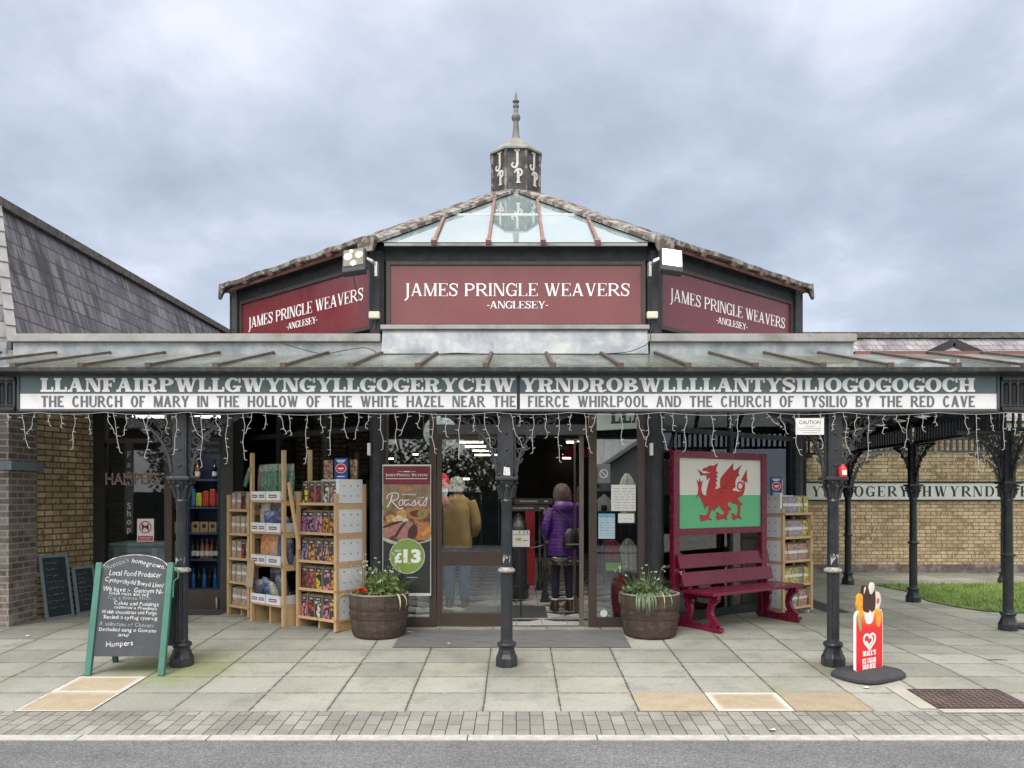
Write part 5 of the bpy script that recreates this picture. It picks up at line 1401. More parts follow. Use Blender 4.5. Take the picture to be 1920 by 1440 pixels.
for k, (key, x, z, w, h, tl, rz, lab) in enumerate((
    ('white and blue', .13, 1.084, .18, .345, -.05, 0, 'clear bag of white bulbs with blue top, second shelf of tall rack'),
    ('blue', .29, 1.084, .16, .22, .25, .2, 'small blue bag leaning on second shelf of the tall rack'),
    ('dark', .40, 1.10, .19, .34, .0, 0, 'dark bag behind the post on second shelf of tall rack'),
    ('blue', .52, 1.084, .16, .16, .1, 0, 'low blue bag at right end of second shelf, tall rack'),
    ('orange', .15, .71, .20, .35, -.04, 0, 'large orange and blue bag on third shelf of tall rack'),
    ('orange', .32, .71, .18, .34, -.02, .1, 'second orange and blue bag on third shelf of tall rack'),
    ('blue', .49, .71, .17, .35, -.02, 0, 'upright dark blue bag on third shelf of tall rack'),
    ('dark', .60, .71, .10, .30, .0, 0, 'narrow black bag at right end of third shelf, tall rack'),
    ('dark', .10, .25, .20, .24, .35, .3, 'slumped dark bag at left of the bottom shelf, tall rack'),
    ('blue', .25, .25, .20, .27, .3, -.3, 'slumped blue bag in the middle of the bottom shelf, tall rack'),
    ('white and blue', .38, .25, .18, .24, .4, -.4, 'slumped white and blue bag on bottom shelf, tall rack'),
    ('dark', .50, .25, .17, .30, .15, 0, 'upright dark bag at right of the bottom shelf, tall rack'),
    ('dark', .22, .27, .22, .36, .1, 0, 'tall dark bag standing behind the others on bottom shelf, tall rack'))):
    put(bag_mesh(key, w, h, .10), 'bulb_bag', MB_, (x, .05 if k != 12 else .17, z+.008), lab, 'bag', 'bags on the tall middle rack', rz, tl)
o = MB().add([(0, 0, 0), (.11, 0, -.02), (.12, -.03, -.34), (.0, -.05, -.33), (0, .004, 0), (.11, .004, -.02), (.12, -.026, -.34), (.0, -.046, -.33)], [(0, 3, 2, 1), (4, 5, 6, 7), (0, 4, 7, 3), (1, 2, 6, 5)]).build('cardboard_flap', KRAFT)
o.matrix_world = MB_ @ Matrix.Translation((-.0, -.045, .76)); tag(o, 'brown cardboard flap hanging from the tall middle rack', 'cardboard')
put(bag_mesh('green', .06, .26, .05), 'bulb_bag', MB_, (-.12, -.05, 1.62), 'green net bag hanging crooked left of the tall rack', 'bag', 'bags on the tall middle rack', .2, 0).rotation_euler = (0, R_(28), R_(-39))
# rack A: narrow one at the far left
cA = (-3.66, 10.06); zA = [1.33, 1.03, .72, .42, .12]
tA, MA = rack('narrow pine rack furthest left with clear packets', cA, -39, .46, .34, FL, zA, [(0, 0, 1.52), (.46, 0, 1.52), (0, .34, 1.52), (.46, .34, 1.52)])
fill(MA, [['pale pink', 'pale pink', 'dark red', 'pale green'], ['pale pink', 'pale green', 'pale pink', 'pale pink'], ['pale pink', 'pale green', 'red', 'pale green'], ['pale green', 'pale pink', 'pale green', 'pale pink'], ['pale pink', 'pale green', 'pale pink', 'pale pink']], .46, zA, 'the narrow leftmost rack', 'packets on the narrow leftmost rack', ph=.235)
# rack D: beside the bench
cD = (3.47, 10.28); zD = [1.30, .985, .675, .36, .06]; FD = .07
tD, MD = rack('pine rack behind the right end of the burgundy bench', cD, 36, .62, .28, FD, zD, [(0, 0, 1.36), (.62, 0, 1.32), (0, .28, 1.36), (.62, .28, 1.36)], wheels=True)
fill(MD, [['banded violet', 'banded violet', 'banded violet', 'banded yellow', 'banded yellow'], ['banded white', 'banded white', 'banded violet', 'banded white', 'banded yellow'], ['banded pink', 'banded pink', 'banded white', 'banded pink', 'banded pink'],
          ['banded yellow', 'banded yellow', 'banded yellow', 'banded white', 'banded yellow'], ['banded white', 'banded violet', 'banded white', 'banded pink', 'banded pink']], .62, zD, 'the pine rack by the bench', 'packets on the rack by the bench', pw=.112, ph=.235)
for i, z in enumerate(zD):
    carton(MD, -.024, .02, .26, z+.004, .265, 2, f'white carton with four holes at the end of {SHF[i]} shelf, rack by bench', 'white cartons on the rack by the bench', side=-1, depth=.04)
# blue placards on top of the two end racks
PLB, PLR = basic('blue_placard', S(28, 66, 140), .35, bmp=0), basic('red_oval', S(190, 30, 44), .35, bmp=0)
def placard(M, loc, label, rz=0.0):
    t = thing('placard', label, 'placard', M @ Vector(loc), 0, 'blue placards on the racks'); t.rotation_euler = (0, 0, M.to_euler().z+rz)
    MB().box(-.085, .085, 0, .012, 0, .24).build('board', PLB, t)
    ov = MB().prism([(.07*math.cos(a), -.0005, .12+.055*math.sin(a)) for a in [2*math.pi*i/28 for i in range(28)]], (0, -.002, 0)).build('oval', WHITE, t)
    MB().prism([(.064*math.cos(a), -.003, .12+.049*math.sin(a)) for a in [2*math.pi*i/28 for i in range(28)]], (0, -.001, 0)).build('oval', PLR, t)
    b = MB()
    for z, w in ((.212, .06), (.195, .045), (.028, .05)): b.box(-w, w, -.002, -.0002, z-.005, z+.005)
    b.box(-.035, .035, -.0055, -.0041, .113, .127); b.box(-.02, .02, -.0055, -.0041, .098, .102)
    b.build('print', WHITE, t)
placard(MC, (.50, .2, 1.70), 'blue placard with red oval on the rack nearest the door', .3)
placard(MD, (.03, .12, 1.54), 'blue placard with red oval on the rack by the bench', -.3)
PHOTO = flower_mat('bulb_photo_print', (.12, .10, .06), [(.5, .35, .25), (.55, .12, .15), (.45, .4, .1)], (.3, .2, .1), 3, top=False)
for M, loc, lab, rz in ((MC, (.28, .2, 1.70), 'flower photo card left of the blue placard', .4), (MC, (.62, .28, 1.70), 'flower photo card right of the blue placard, rack nearest door', .0), (MD, (.17, .14, 1.54), 'narrow flower photo card beside the placard, rack by bench', .2)):
    o = MB().box(-.055, .055, 0, .01, 0, .22).build('photo_card', PHOTO); o.matrix_world = M @ Matrix.Translation(loc) @ Matrix.Rotation(rz, 4, 'Z'); tag(o, lab, 'card')
for M, x, y, z, lab in ((MC, .58, .2, 1.672, 'flat cardboard lid under the placard, rack nearest door'), (MD, .1, .14, 1.5405, 'flat lid under the placard on the rack by the bench')):
    o = MB().box(-.30 if M is MC else -.12, .07 if M is MC else .18, -.10, .13, -.012, .0).build('flat_cardboard', CARD); o.matrix_world = M @ Matrix.Translation((x, y, z+.02 if M is MC else z-.003)); tag(o, lab, 'cardboard')
# ------------------------------------------------------------------ barrels and plants
STAVE = None
def stave_mat():
    m, t, b = newmat('barrel_staves'); c = objc(t); x, y, z = t.sep(c)
    an = t.math('ARCTAN2', y, x); k = t.math('MULTIPLY', an, 24/6.28318); f = t.math('FRACT', k); cell = t.comb(t.math('FLOOR', k), t.n('ShaderNodeObjectInfo').outputs['Random'], 0.0)
    base = t.ramp(t.wn(cell), [(0, (.046, .033, .027)), (.4, (.055, .040, .031)), (.7, (.064, .046, .036)), (1, (.082, .06, .044))])
    n = t.noise(t.comb(t.math('MULTIPLY', an, 4.0), t.math('MULTIPLY', z, 26.0), x), 1.0, 6, .65)
    base = t.mix(t.mrange(n, .45, .65, 0, .6), base, (.12, .088, .062))
    base = t.mix(t.mrange(t.noise(t.vmath('ADD', c, (3, 1, 2)), 7, 6, .65), .52, .66, 0, .75), base, (.035, .03, .028))
    j = t.math('LESS_THAN', t.math('MINIMUM', f, t.math('SUBTRACT', 1.0, f)), .018)
    t.link(t.mix(j, base, (.02, .015, .012)), b.inputs['Base Color']); b.inputs['Roughness'].default_value = .8
    bump(t, b, t.math('SUBTRACT', n, j), .5, .01); return m
STAVE = stave_mat(); HOOP = basic('rusty_hoop', (.070, .042, .034), .7, .2, var=.4, vs=12, bmp=.4, dirt=(.05, .04, .035), da=.7, ds=9); SOILM = basic('potting_soil', (.03, .022, .016), .95, var=.4, vs=30, bmp=.8)
def barrel(x, y, z, label):
    t = thing('barrel_planter', label, 'planter', (x, y, z), rnd.uniform(0, 3), 'half barrel planters at the door')
    pr = [(.272, 0), (.292, .08), (.308, .18), (.318, .30), (.322, .455), (.298, .458), (.292, .36)]
    MB().lathe(pr, 48, cap=False).build('staves', STAVE, t, autosmooth=40)
    MB().lathe([(.001, .385), (.12, .40), (.292, .38)], 24, cap=False).build('soil', SOILM, t)
    for z0, z1, r0, r1 in ((.015, .075, .278, .293), (.20, .25, .312, .317), (.30, .325, .3195, .3215)):
        MB().lathe([(r0, z0), (r0+.005, z0), (r1+.005, z1), (r1, z1)], 48, cap=False).build('hoop', HOOP, t, autosmooth=30)
    MB().lathe([(.323, .452), (.324, .461), (.297, .464), (.296, .455)], 48, cap=False).build('rim', basic('worn_rim', (.30, .27, .22), .8, var=.3), t)
    return t
BLD = basic('leaf_green', (.14, .205, .06), .55, var=.4, vs=14, bmp=0); BLD2 = basic('grey_green_leaf', (.17, .235, .13), .55, var=.3, vs=12, bmp=0); DRY = basic('straw_leaf', (.50, .46, .26), .7, var=.2, bmp=0)
PET = basic('white_petal', (.72, .70, .58), .6, var=.08, bmp=0); REDP = basic('red_petal', (.62, .06, .02), .5, var=.25, vs=30, bmp=0)
def blade(b, p, a, L, w, droop, q, up=1.0):
    pts = []; n = 7; d = Vector((math.cos(a), math.sin(a), 0)); pos = Vector(p); e = R_(q.uniform(60, 86))*up
    for i in range(n):
        pts.append(pos.copy()); pos = pos+(d*math.cos(e)+Vector((0, 0, 1))*math.sin(e))*L/(n-1); e -= droop/(n-1)
    sd = Vector((-d.y, d.x, 0)); o = len(b.v)
    for i, pt in enumerate(pts):
        ww = w*(1-(i/(n-1))**2)*.5+.0006; b.v += [pt-sd*ww, pt+sd*ww]
    for i in range(n-1): b.f.append([o+2*i, o+2*i+1, o+2*i+3, o+2*i+2]); b.m.append(0)
    return pts[-1]
def leafy(b, c, r, n, q, size=.03, mi=0):
    for _ in range(n):
        v = Vector((q.gauss(0, .5), q.gauss(0, .5), q.gauss(0, .4)))*r; p = c+v
        u = Vector((q.uniform(-1, 1), q.uniform(-1, 1), q.uniform(-.3, 1))).normalized()*size*q.uniform(.6, 1.3); w = u.orthogonal().normalized()*size*.45
        b.add([p-u, p+w, p+u, p-w], [(0, 1, 2, 3)], mi)
def plant(x, y, z, label, seed, left):
    t = thing('potted_plant', label, 'plant', (x, y, z), 0, 'plants in the half barrels'); q = random.Random(seed); b = MB()
    for k in range(200 if left else 220):
        a = q.uniform(0, 6.28); r = q.uniform(0, .22)
        ox = .06 if left else -.06
        blade(b, (ox+r*math.cos(a)*.9, r*math.sin(a)*.9, .39), a+q.uniform(-.6, .6), q.uniform(.16, .46 if left else .34), q.uniform(.005, .011), q.uniform(.3, 1.8), q)
    b.build('grassy_leaves', BLD, t)
    b = MB(); tips = []
    for k in range(46 if left else 22):
        a = q.uniform(0, 6.28); r = q.uniform(0, .17); tips.append(blade(b, ((.04 if left else -.06)+r*math.cos(a), r*math.sin(a), .39), a, q.uniform(.30, .50 if left else .42), .004, q.uniform(.1, .9), q))
    b.build('stem', BLD, t)
    b = MB()
    for p in tips:
        if q.random() < .8: leafy(b, p, .014, 6, q, .010)
    b.build('blossoms', PET, t)
    b = MB()
    for k in range(60):
        a = q.uniform(0, 6.28); r = q.uniform(.05, .28); leafy(b, Vector((r*math.cos(a), r*math.sin(a), .41+q.uniform(0, .07))), .04, 5, q, .03)
    for k in range(170 if left else 90):
        a = q.uniform(0, 6.28); r = q.uniform(0, .2); leafy(b, Vector(((.05 if left else -.07)+r*math.cos(a), r*math.sin(a), .42+q.uniform(0, .26 if left else .17)*(1-r*2))), .035, 6, q, .034)
    b.build('low_leaves', BLD2 if not left else BLD, t)
    if left:
        b = MB(); c = Vector((-.15, -.20, .50))
        for k in range(46):
            a = q.uniform(0, 6.28); e = q.uniform(-.3, 1.2); d = Vector((math.cos(a)*math.cos(e), math.sin(a)*math.cos(e), math.sin(e)*.7)); w = d.orthogonal().normalized()*.012
            b.add([c+d*.006-w*.4, c+d*.045-w, c+d*.058, c+d*.045+w], [(0, 1, 2, 3)])
        b.build('red_flower', REDP, t); MB().tube([(-.12, -.16, .38), tuple(c)], .004, 5).build('flower_stem', BLD, t)
        b = MB(); 
        for (px_, py_, a, L, w, dr) in ((.2, -.2, -1.1, .34, .028, 3.4), (.22, -.18, -.7, .30, .022, 3.6), (-.25, -.12, 3.6, .26, .03, 2.6), (.1, -.22, -2.9, .30, .05, 2.4)): blade(b, (px_, py_, .42), a, L, w, dr, random.Random(4), .75)
        b.build('dry_leaves', DRY, t)
    else:
        b = MB()
        for k in range(34):
            blade(b, (-.09+q.uniform(-.09, .06), -.22+q.uniform(-.04, .04), .43), R_(-90)+q.uniform(-.35, .35), q.uniform(.25, .46), q.uniform(.008, .014), q.uniform(2.9, 3.6), q, .62)
        b.build('trailing_leaves', BLD2, t)
        b = MB(); blade(b, (.04, -.25, .44), R_(-80), .36, .012, 3.3, q, .7); blade(b, (.08, -.24, .44), R_(-60), .3, .010, 3.3, q, .7); b.build('dry_leaves', DRY, t)
bz = gz(-1.5, 8.68)
barrel(-1.505, 8.66, bz, 'dark half barrel planter left of the shop doorway'); plant(-1.505, 8.66, bz, 'grassy plant with one red flower in the left barrel', 11, True)
barrel(1.465, 8.66, bz, 'weathered half barrel planter between doorway and bench'); plant(1.465, 8.66, bz, 'trailing green plant spilling over the right barrel', 12, False)
# ------------------------------------------------------------------ bench and flag board
BX, BY, BR_ = 2.17, 8.66, 36
bz = .07
be = thing('park_bench', 'burgundy wooden bench with curved iron end frames', 'bench', (BX, BY, bz), R_(BR_))
def endframe(x):
    b = MB(); e = (.05, 0, 0)
    q = lambda pts: [(x, y, z) for y, z in pts]
    b.box(x, x+.05, -.02, .56, 0, .035); b.box(x-.008, x+.058, -.04, .58, .0351, .07)
    b.ribbon(q(bez([(.02, .07), (.10, .16), (.125, .25), (.09, .34), (.03, .40)], 5)), [.10-.035*math.sin(math.pi*i/20) for i in range(21)], e)
    b.ribbon(q(bez([(.53, .07), (.44, .16), (.415, .25), (.44, .34), (.49, .41)], 5)), [.10-.035*math.sin(math.pi*i/20) for i in range(21)], e)
    b.ribbon(q(bez([(.10, .095), (.27, .07), (.44, .095)], 6)), .035, (.04, 0, 0))
    b.box(x-.004, x+.054, .0, .50, .385, .425)
    b.ribbon(q(bez([(.44, .42), (.50, .52), (.56, .70), (.60, .86)], 5)), .065, e)
    b.ribbon(q(scroll(.41, .33, .05, 1.2, 1.0)), .014, (.04, 0, 0))
    return b
for x in (.06, 1.50): endframe(x).build('end_frame', REDPNT, be)
for i, y in enumerate((.0, .155, .31)): MB().box(-.03, 1.64, y-.02, y+.125, .426, .462).build('seat_plank', REDPNT, be, bevel=.006)
for (z, y) in ((.49, .475), (.69, .53)):
    MB().box(-.02, 1.63, -.018, .016, 0, .165).xf(Matrix.Translation((0, y-.045, z)) @ Matrix.Rotation(R_(-14), 4, 'X')).build('back_plank', REDPNT, be, bevel=.006)
fA, fB = Vector((1.80, 9.10, 0)), Vector((3.135, 9.98, 0))
Mf, Lf = frame(fA, fB)
fb = thing('flag_board', 'burgundy framed board painted with a red dragon on white and green', 'sign board', fA, math.atan2((fB-fA).y, (fB-fA).x))
for x in (-.012, Lf-.085): MB().box(x, x+.097, -.035, .035, .08, 2.13).build('post', REDPNT, fb, bevel=.005)
zt, zb = 2.13, 1.145
MB().box(.0855, Lf-.0855, -.03, .03, zt-.085, zt-.002).build('top_rail', REDPNT, fb, bevel=.004); MB().box(.0855, Lf-.0855, -.03, .03, zb, zb+.075).build('bottom_rail', REDPNT, fb, bevel=.004)
w0, w1, h0, h1 = .0856, Lf-.0856, zb+.0755, zt-.0855; hm = h0+(h1-h0)*.475
MB().box(w0, w1, -.012, .012, hm, h1).build('white_field', basic('flag_white', (.74, .725, .68), .5, var=.04, vs=2, bmp=.03), fb); MB().box(w0, w1, -.012, .012, h0, hm-.0002).build('green_field', basic('flag_green', S(98, 184, 134), .5, var=.04, vs=2, bmp=.03), fb)
DRG = [(525,110),(522,160),(497,195),(495,250),(510,290),(540,320),(503,318),(505,350),(530,405),(497,400),(500,440),(525,490),(490,490),(492,540),(515,590),(482,585),(482,655),(530,640),(580,615),(575,520),(585,430),(620,380),(700,280),(845,115),(835,200),(850,262),(870,265),(930,225),(1015,155),(975,230),(950,290),(955,345),(975,365),(930,385),(895,450),(880,520),(890,605),(850,630),(810,675),(870,690),(960,705),(1025,685),(1050,640),(1062,560),(1055,500),(1075,480),(1085,560),(1082,640),(1072,700),(1050,750),(1020,790),(930,830),(950,880),(990,930),(1030,950),(1025,990),(992,965),(985,1100),(972,1200),(1020,1270),(1000,1280),(940,1245),(830,1300),(850,1265),(800,1230),(832,1215),(805,1150),(850,1150),(870,1190),(920,1195),(940,1100),(930,970),(840,950),(760,895),(725,960),(740,1010),(790,1040),(805,1090),(750,1085),(745,1150),(700,1230),(720,1285),(690,1285),(640,1260),(500,1290),(520,1255),(480,1225),(515,1200),(495,1140),(540,1130),(570,1170),(640,1190),(660,1130),(590,1050),(575,985),(490,1040),(455,1110),(440,1060),(410,1070),(380,1150),(350,1240),(405,1275),(390,1295),(340,1275),(185,1325),(215,1285),(165,1250),(200,1230),(165,1175),(240,1195),(310,1195),(345,1100),(355,1000),(300,1000),(280,1080),(260,1000),(215,880),(175,790),(150,760),(100,840),(140,740),(155,620),(140,560),(120,450),(155,510),(180,420),(190,510),(235,470),(215,560),(205,650),(225,740),(300,815),(310,680),(345,530),(385,390),(345,420),(318,455),(305,395),(325,365),(210,350),(205,385),(185,330),(140,235),(200,290),(225,298),(215,318),(300,325),(385,310),(370,285),(330,290),(310,268),(220,262),(250,215),(330,195),(345,170),(400,158),(450,165)]
TAILH = [(1125,250),(1125,400),(1140,520),(1095,480),(1080,500),(1060,510),(1055,470),(1005,465)]
def dm(p):
    px_, py_ = 1290+p[0]/10.667, 855+p[1]/10.667
    u = (px_-1269.3)/(1423.2-1269.3); vt = 853.9+7.1*u; vb = 992.8-4.8*u
    return (w0+u*(w1-w0), h1-(py_-vt)/(vb-vt)*(h1-h0))
DR = basic('dragon_red', S(188, 44, 44), .5, var=.12, vs=14, bmp=0); DRD = basic('dragon_outline', S(92, 26, 30), .6, bmp=0)
dg = MB().prism([(dm(p)[0], -.0122, dm(p)[1]) for p in DRG], (0, -.0015, 0)).build('dragon', DR, fb)
MB().prism([(dm(p)[0], -.0125, dm(p)[1]) for p in TAILH], (0, -.0015, 0)).build('tail_tip', DR, dg)
b = MB(); b.ribbon([(dm((990+58*math.cos(a), 585+75*math.sin(a)))[0], -.0124, dm((990+58*math.cos(a), 585+75*math.sin(a)))[1]) for a in [2*math.pi*i/24 for i in range(25)]], .022, (0, -.0017, 0)); b.build('tail_loop', DR, dg)
b = MB(); wl = lambda pts, w=.0035: b.ribbon([(dm(p)[0], -.0138, dm(p)[1]) for p in pts], w, (0, -.0006, 0))
for k in range(0, len(DRG)): wl([DRG[k-1], DRG[k]], .0042)
for tip in ((845,130),(1005,170),(960,345),(885,450),(880,590),(820,660)): wl([(620,640), ((620+tip[0])/2-15, (640+tip[1])/2-20), tip], .003)
for tip in ((480,900),(560,960),(640,930),(720,900),(400,880),(780,800)): wl([(600,680), ((600+tip[0])/2, (680+tip[1])/2+20), tip], .0025)
for k in range(len(TAILH)): wl([TAILH[k-1], TAILH[k]], .0035)
b.build('dragon_outline', DRD, dg)
# ------------------------------------------------------------------ chalkboards
pa, pb = G(163, 1268), G(304, 1266)
ab = thing('a_board', 'arched chalkboard on green easel legs before the left column', 'chalkboard', ((pa.x+pb.x)/2, (pa.y+pb.y)/2, (pa.z+pb.z)/2), 0)
wA = (pb.x-pa.x)/2; T = Matrix.Rotation(R_(-11.5), 4, 'X')
for s in (-1, 1):
    MB().box(s*wA-.028, s*wA+.028, -.02, .02, 0, 1.02).xf(T).build('front_leg', GREENP, ab, bevel=.004)
    MB().box(s*wA*.93-.022, s*wA*.93+.022, -.016, .016, .02, .98).xf(Matrix.Translation((0, .455, 0)) @ Matrix.Rotation(R_(13), 4, 'X')).build('rear_leg', basic('dark_green_paint', S(28, 66, 56), .55, var=.15), ab)
arch = [(-wA+.03, .17), (wA-.03, .17)]+[((wA-.03)*math.cos(a), .965+.125*math.sin(a)) for a in [math.pi*i/20 for i in range(21)]]
MB().prism([(x, .0, z) for x, z in arch], (0, .014, 0)).xf(T).build('writing_board', SLATEBD, ab)
MB().box(-wA*.86, wA*.86, -.008, .008, .2, .95).xf(Matrix.Translation((0, .45, 0)) @ Matrix.Rotation(R_(13), 4, 'X')).build('rear_board', SLATEBD, ab)
MB().ribbon([((wA-.03)*math.cos(a), .0, .968+.125*math.sin(a)) for a in [math.pi*i/20 for i in range(21)]], [.007*random.Random(i).uniform(.2, 1) for i in range(21)], (0, .0145, 0)).xf(T).build('worn_edge', CHALK, ab)
MB().tube(bez([(wA+.03, -.01, .98), (wA+.07, -.01, .95), (wA+.075, 0, .88), (wA+.04, .0, .84), (wA+.045, 0, .70)], 5), .006, 6).xf(T).build('rope', GREENP, ab)
def aline(txt, x0, x1, y0, y1, h, fade=False):
    fr_ = (1268-(1020+y0/5.54))/229.0; cx_ = lambda v: (140+v/5.54-234.0-13*fr_)*(2*wA)/(142.0-4*fr_)*.965; cz_ = lambda v: (1268-(1020+v/5.54))/229.0*1.095
    h_ = h/5.54/229*1.2
    hand(txt, h_, cx_(x0), cz_(y0), y=-.0012, slope=(cz_(y1)-cz_(y0))/(cx_(x1)-cx_(x0)), fit=cx_(x1)-cx_(x0), bold=-.003).xf(T).build('chalk_writing', CHALKF if fade else CHALK, ab)
for a in (("Hooton's", 258, 520, 268, 185, 52, True), ('homegrown.', 545, 925, 188, 262, 50), ('Local Food Producer', 300, 885, 325, 352, 55), ('Cynhyrchydd Bwyd Lleol', 258, 910, 392, 462, 45), ('We have :-  Gennym Ni-', 235, 915, 492, 528, 50),
          ('Fresh meat and veg', 310, 755, 530, 552, 32), ('Cig a llysiau ffres', 300, 785, 578, 592, 34, True), ('Cakes and Puddings', 370, 870, 638, 656, 38), ('cacennau a Phwdinau', 370, 850, 675, 698, 30),
          ('Welsh chocolates and Fudge', 235, 855, 728, 746, 36), ('Siocledi a cyffug cymraig', 255, 860, 782, 802, 36), ('A selection of Cheeses', 212, 830, 855, 878, 40, True), ('Detholiad eang o Gawsiau', 212, 855, 912, 930, 36), ('and', 430, 550, 972, 972, 34), ('Hampers', 300, 605, 1080, 1062, 52)): aline(*a)
BLUEGR = basic('pale_blue_frame', S(120, 136, 146), .55, var=.1); SLATE2 = basic('dark_chalkboard', S(40, 52, 58), .6, var=.15, dirt=S(64, 76, 82), da=.4)
def leaning(p0, w, h, label, seed, n):
    t = thing('leaning_chalkboard', label, 'chalkboard', p0, R_(71), 'chalkboards leaning on the brick wall'); L = Matrix.Rotation(R_(-9), 4, 'X')
    b = MB(); f = .035; b.box(0, w, -.012, .012, 0, f); b.box(0, w, -.012, .012, h-f, h); b.box(0, f, -.012, .012, f, h-f); b.box(w-f, w, -.012, .012, f, h-f); b.xf(L).build('frame', BLUEGR, t)
    MB().box(f, w-f, -.006, .008, f, h-f).xf(L).build('board', SLATE2, t)
    q = random.Random(seed); b = MB()
    for k in range(n):
        z = h-.10-k*(h-.17)/n; x = f+.03
        x1 = w-f-q.uniform(.03, .14)
        pts = []
        while x < x1: pts.append((x, -.0068, z+q.uniform(-.014, .014))); x += q.uniform(.008, .018)
        for i in range(len(pts)-1):
            if q.random() < .75: b.ribbon([pts[i], pts[i+1]], .004, (0, -.0006, 0))
    b.xf(L).build('chalk_scribble', CHALKF, t)
leaning((-5.72, 9.60, .08), .40, .80, 'larger dark chalkboard leaning on the left brick wall', 3, 8); leaning((-5.57, 10.02, .085), .33, .62, 'smaller dark chalkboard leaning on the left brick wall', 4, 8)
# ------------------------------------------------------------------ ice cream sign
ic = G(1628, 1267)
it = thing('ice_cream_sign', 'red ice cream sign on black rubber base beside the right column', 'sign', ic, R_(31))
b = MB(); rg = []
for (sx_, sy_, z) in ((1, 1, 0), (1, 1, .025), (.93, .88, .05), (.5, .35, .062)):
    rg.append([(.33*sx_*math.copysign(abs(math.cos(a))**.55, math.cos(a)), .24*sy_*math.copysign(abs(math.sin(a))**.75, math.sin(a)), z) for a in [2*math.pi*i/32 for i in range(32)]])
b.loft(rg).build('rubber_base', RUBBER, it, autosmooth=40)
def redmat():
    m, t, b = newmat('ice_cream_print'); x, y, z = t.sep(objc(t))
    n = t.noise(objc(t), 26, 4); f = t.math('ADD', z, t.math('MULTIPLY', t.math('SUBTRACT', n, .5), .07))
    col = t.ramp(t.mrange(f, .42, .58, 0, 1), [(0, S(226, 34, 42)), (.4, S(232, 70, 40)), (.75, S(240, 130, 50)), (1, S(244, 180, 70))])
    t.link(col, b.inputs['Base Color']); b.inputs['Roughness'].default_value = .35; return m
PW = .19; zp = .055
outl = [(-PW+.015, zp), (PW-.015, zp), (PW, zp+.015), (PW, .54), (PW-.02, .585), (.10, .60), (-.12, .60), (-PW+.02, .58), (-PW, .55), (-PW, zp+.015)]
MB().prism([(x, -.012, z) for x, z in outl], (0, .024, 0)).build('panel', redmat(), it)
MB().ribbon([(x, -.0124, z) for x, z in outl+[outl[0]]], .004, (0, .0248, 0)).build('panel_edge', WHITE, it)
CH, VAN, ORG = basic('chocolate_print', (.045, .018, .012), .35, var=.3, vs=40), basic('vanilla_print', (.72, .66, .56), .4, var=.12, vs=30, dirt=(.4, .25, .15), da=.5, ds=25), basic('orange_lolly_print', (.80, .33, .03), .35, var=.2, vs=20)
def blob(name, pts, m, y=0.0): MB().prism([(x, -.012-y, z) for x, z in bez(pts+[pts[0]], 4)[:-1]], (0, .024+2*y, 0)).build(name, m, it)
blob('orange_lolly', [(-.165, .64), (-.15, .73), (-.115, .745), (-.09, .70), (-.095, .60), (-.13, .56)], ORG, .001)
blob('chocolate_bar', [(-.095, .60), (-.09, .78), (-.06, .815), (-.02, .80), (0, .70), (-.005, .585), (-.05, .575)], CH, .002); blob('chocolate_bar', [(.0, .60), (.005, .72), (.03, .80), (.06, .80), (.085, .70), (.075, .60), (.03, .575)], CH, .003)
blob('vanilla_tip', [(.0, .745), (.025, .80), (.05, .835), (.068, .80), (.055, .76), (.02, .73)], VAN, .004); blob('vanilla_tip', [(-.085, .74), (-.08, .79), (-.055, .805), (-.07, .76)], VAN, .004)
blob('cream_swirl', [(.075, .60), (.075, .70), (.10, .745), (.14, .74), (.165, .68), (.15, .62), (.12, .595)], VAN, .002); blob('swirl_core', [(.105, .64), (.10, .68), (.13, .69), (.135, .65)], REDP, .003)
blob('cone_tub', [(-.075, .59), (-.06, .50), (-.03, .47), (.02, .47), (.05, .50), (.065, .59), (.04, .56), (.02, .60), (-.01, .565), (-.04, .605)], basic('white_print', (.78, .78, .76), .4, bmp=0), .0005)
blob('orange_slice', [(.09, .46), (.11, .55), (.165, .575), (.17, .50), (.14, .43)], ORG, .001); blob('green_lolly', [(-.165, .53), (-.14, .56), (-.115, .46), (-.13, .41)], basic('green_print', (.25, .45, .18), .4, bmp=0), .001)
def heart(s, cx, cz, n=40): return [(cx+s*.0625*16*math.sin(a)**3/1.0, cz+s*.0625*(13*math.cos(a)-5*math.cos(2*a)-2*math.cos(3*a)-math.cos(4*a))) for a in [2*math.pi*i/n for i in range(n+1)]]
b = MB(); hx, hz = 0.0, .315
b.ribbon([(x, -.0126, z) for x, z in heart(.082, hx, hz)[3:]], .020, (0, -.001, 0)); b.ribbon([(x, -.0126, z) for x, z in heart(.046, hx-.004, hz)[2:30]], .017, (0, -.001, 0)); b.build('heart_emblem', WHITE, it)
serif_text("WALL'S", HEAVY, .045, xc=-.005, fit=.185, z=.185, y=-.0126, depth=.001).build('lettering', WHITE, it)
serif_text('ICE CREAM', HEAVY, .045, xc=-.005, fit=.19, z=.118, y=-.0126, depth=.001).build('lettering', WHITE, it); serif_text('SOLD HERE', HEAVY, .045, xc=-.005, fit=.19, z=.066, y=-.0126, depth=.001).build('lettering', WHITE, it)
e = G(1912, 1178); b = MB(); b.lathe([(.16, 0), (.16, .03), (.12, .05), (.02, .055)], 24, c=(e.x+.1, e.y, 0)); tag(b.build('rubber_base', RUBBER), 'round black rubber base at the right picture edge', 'sign base')
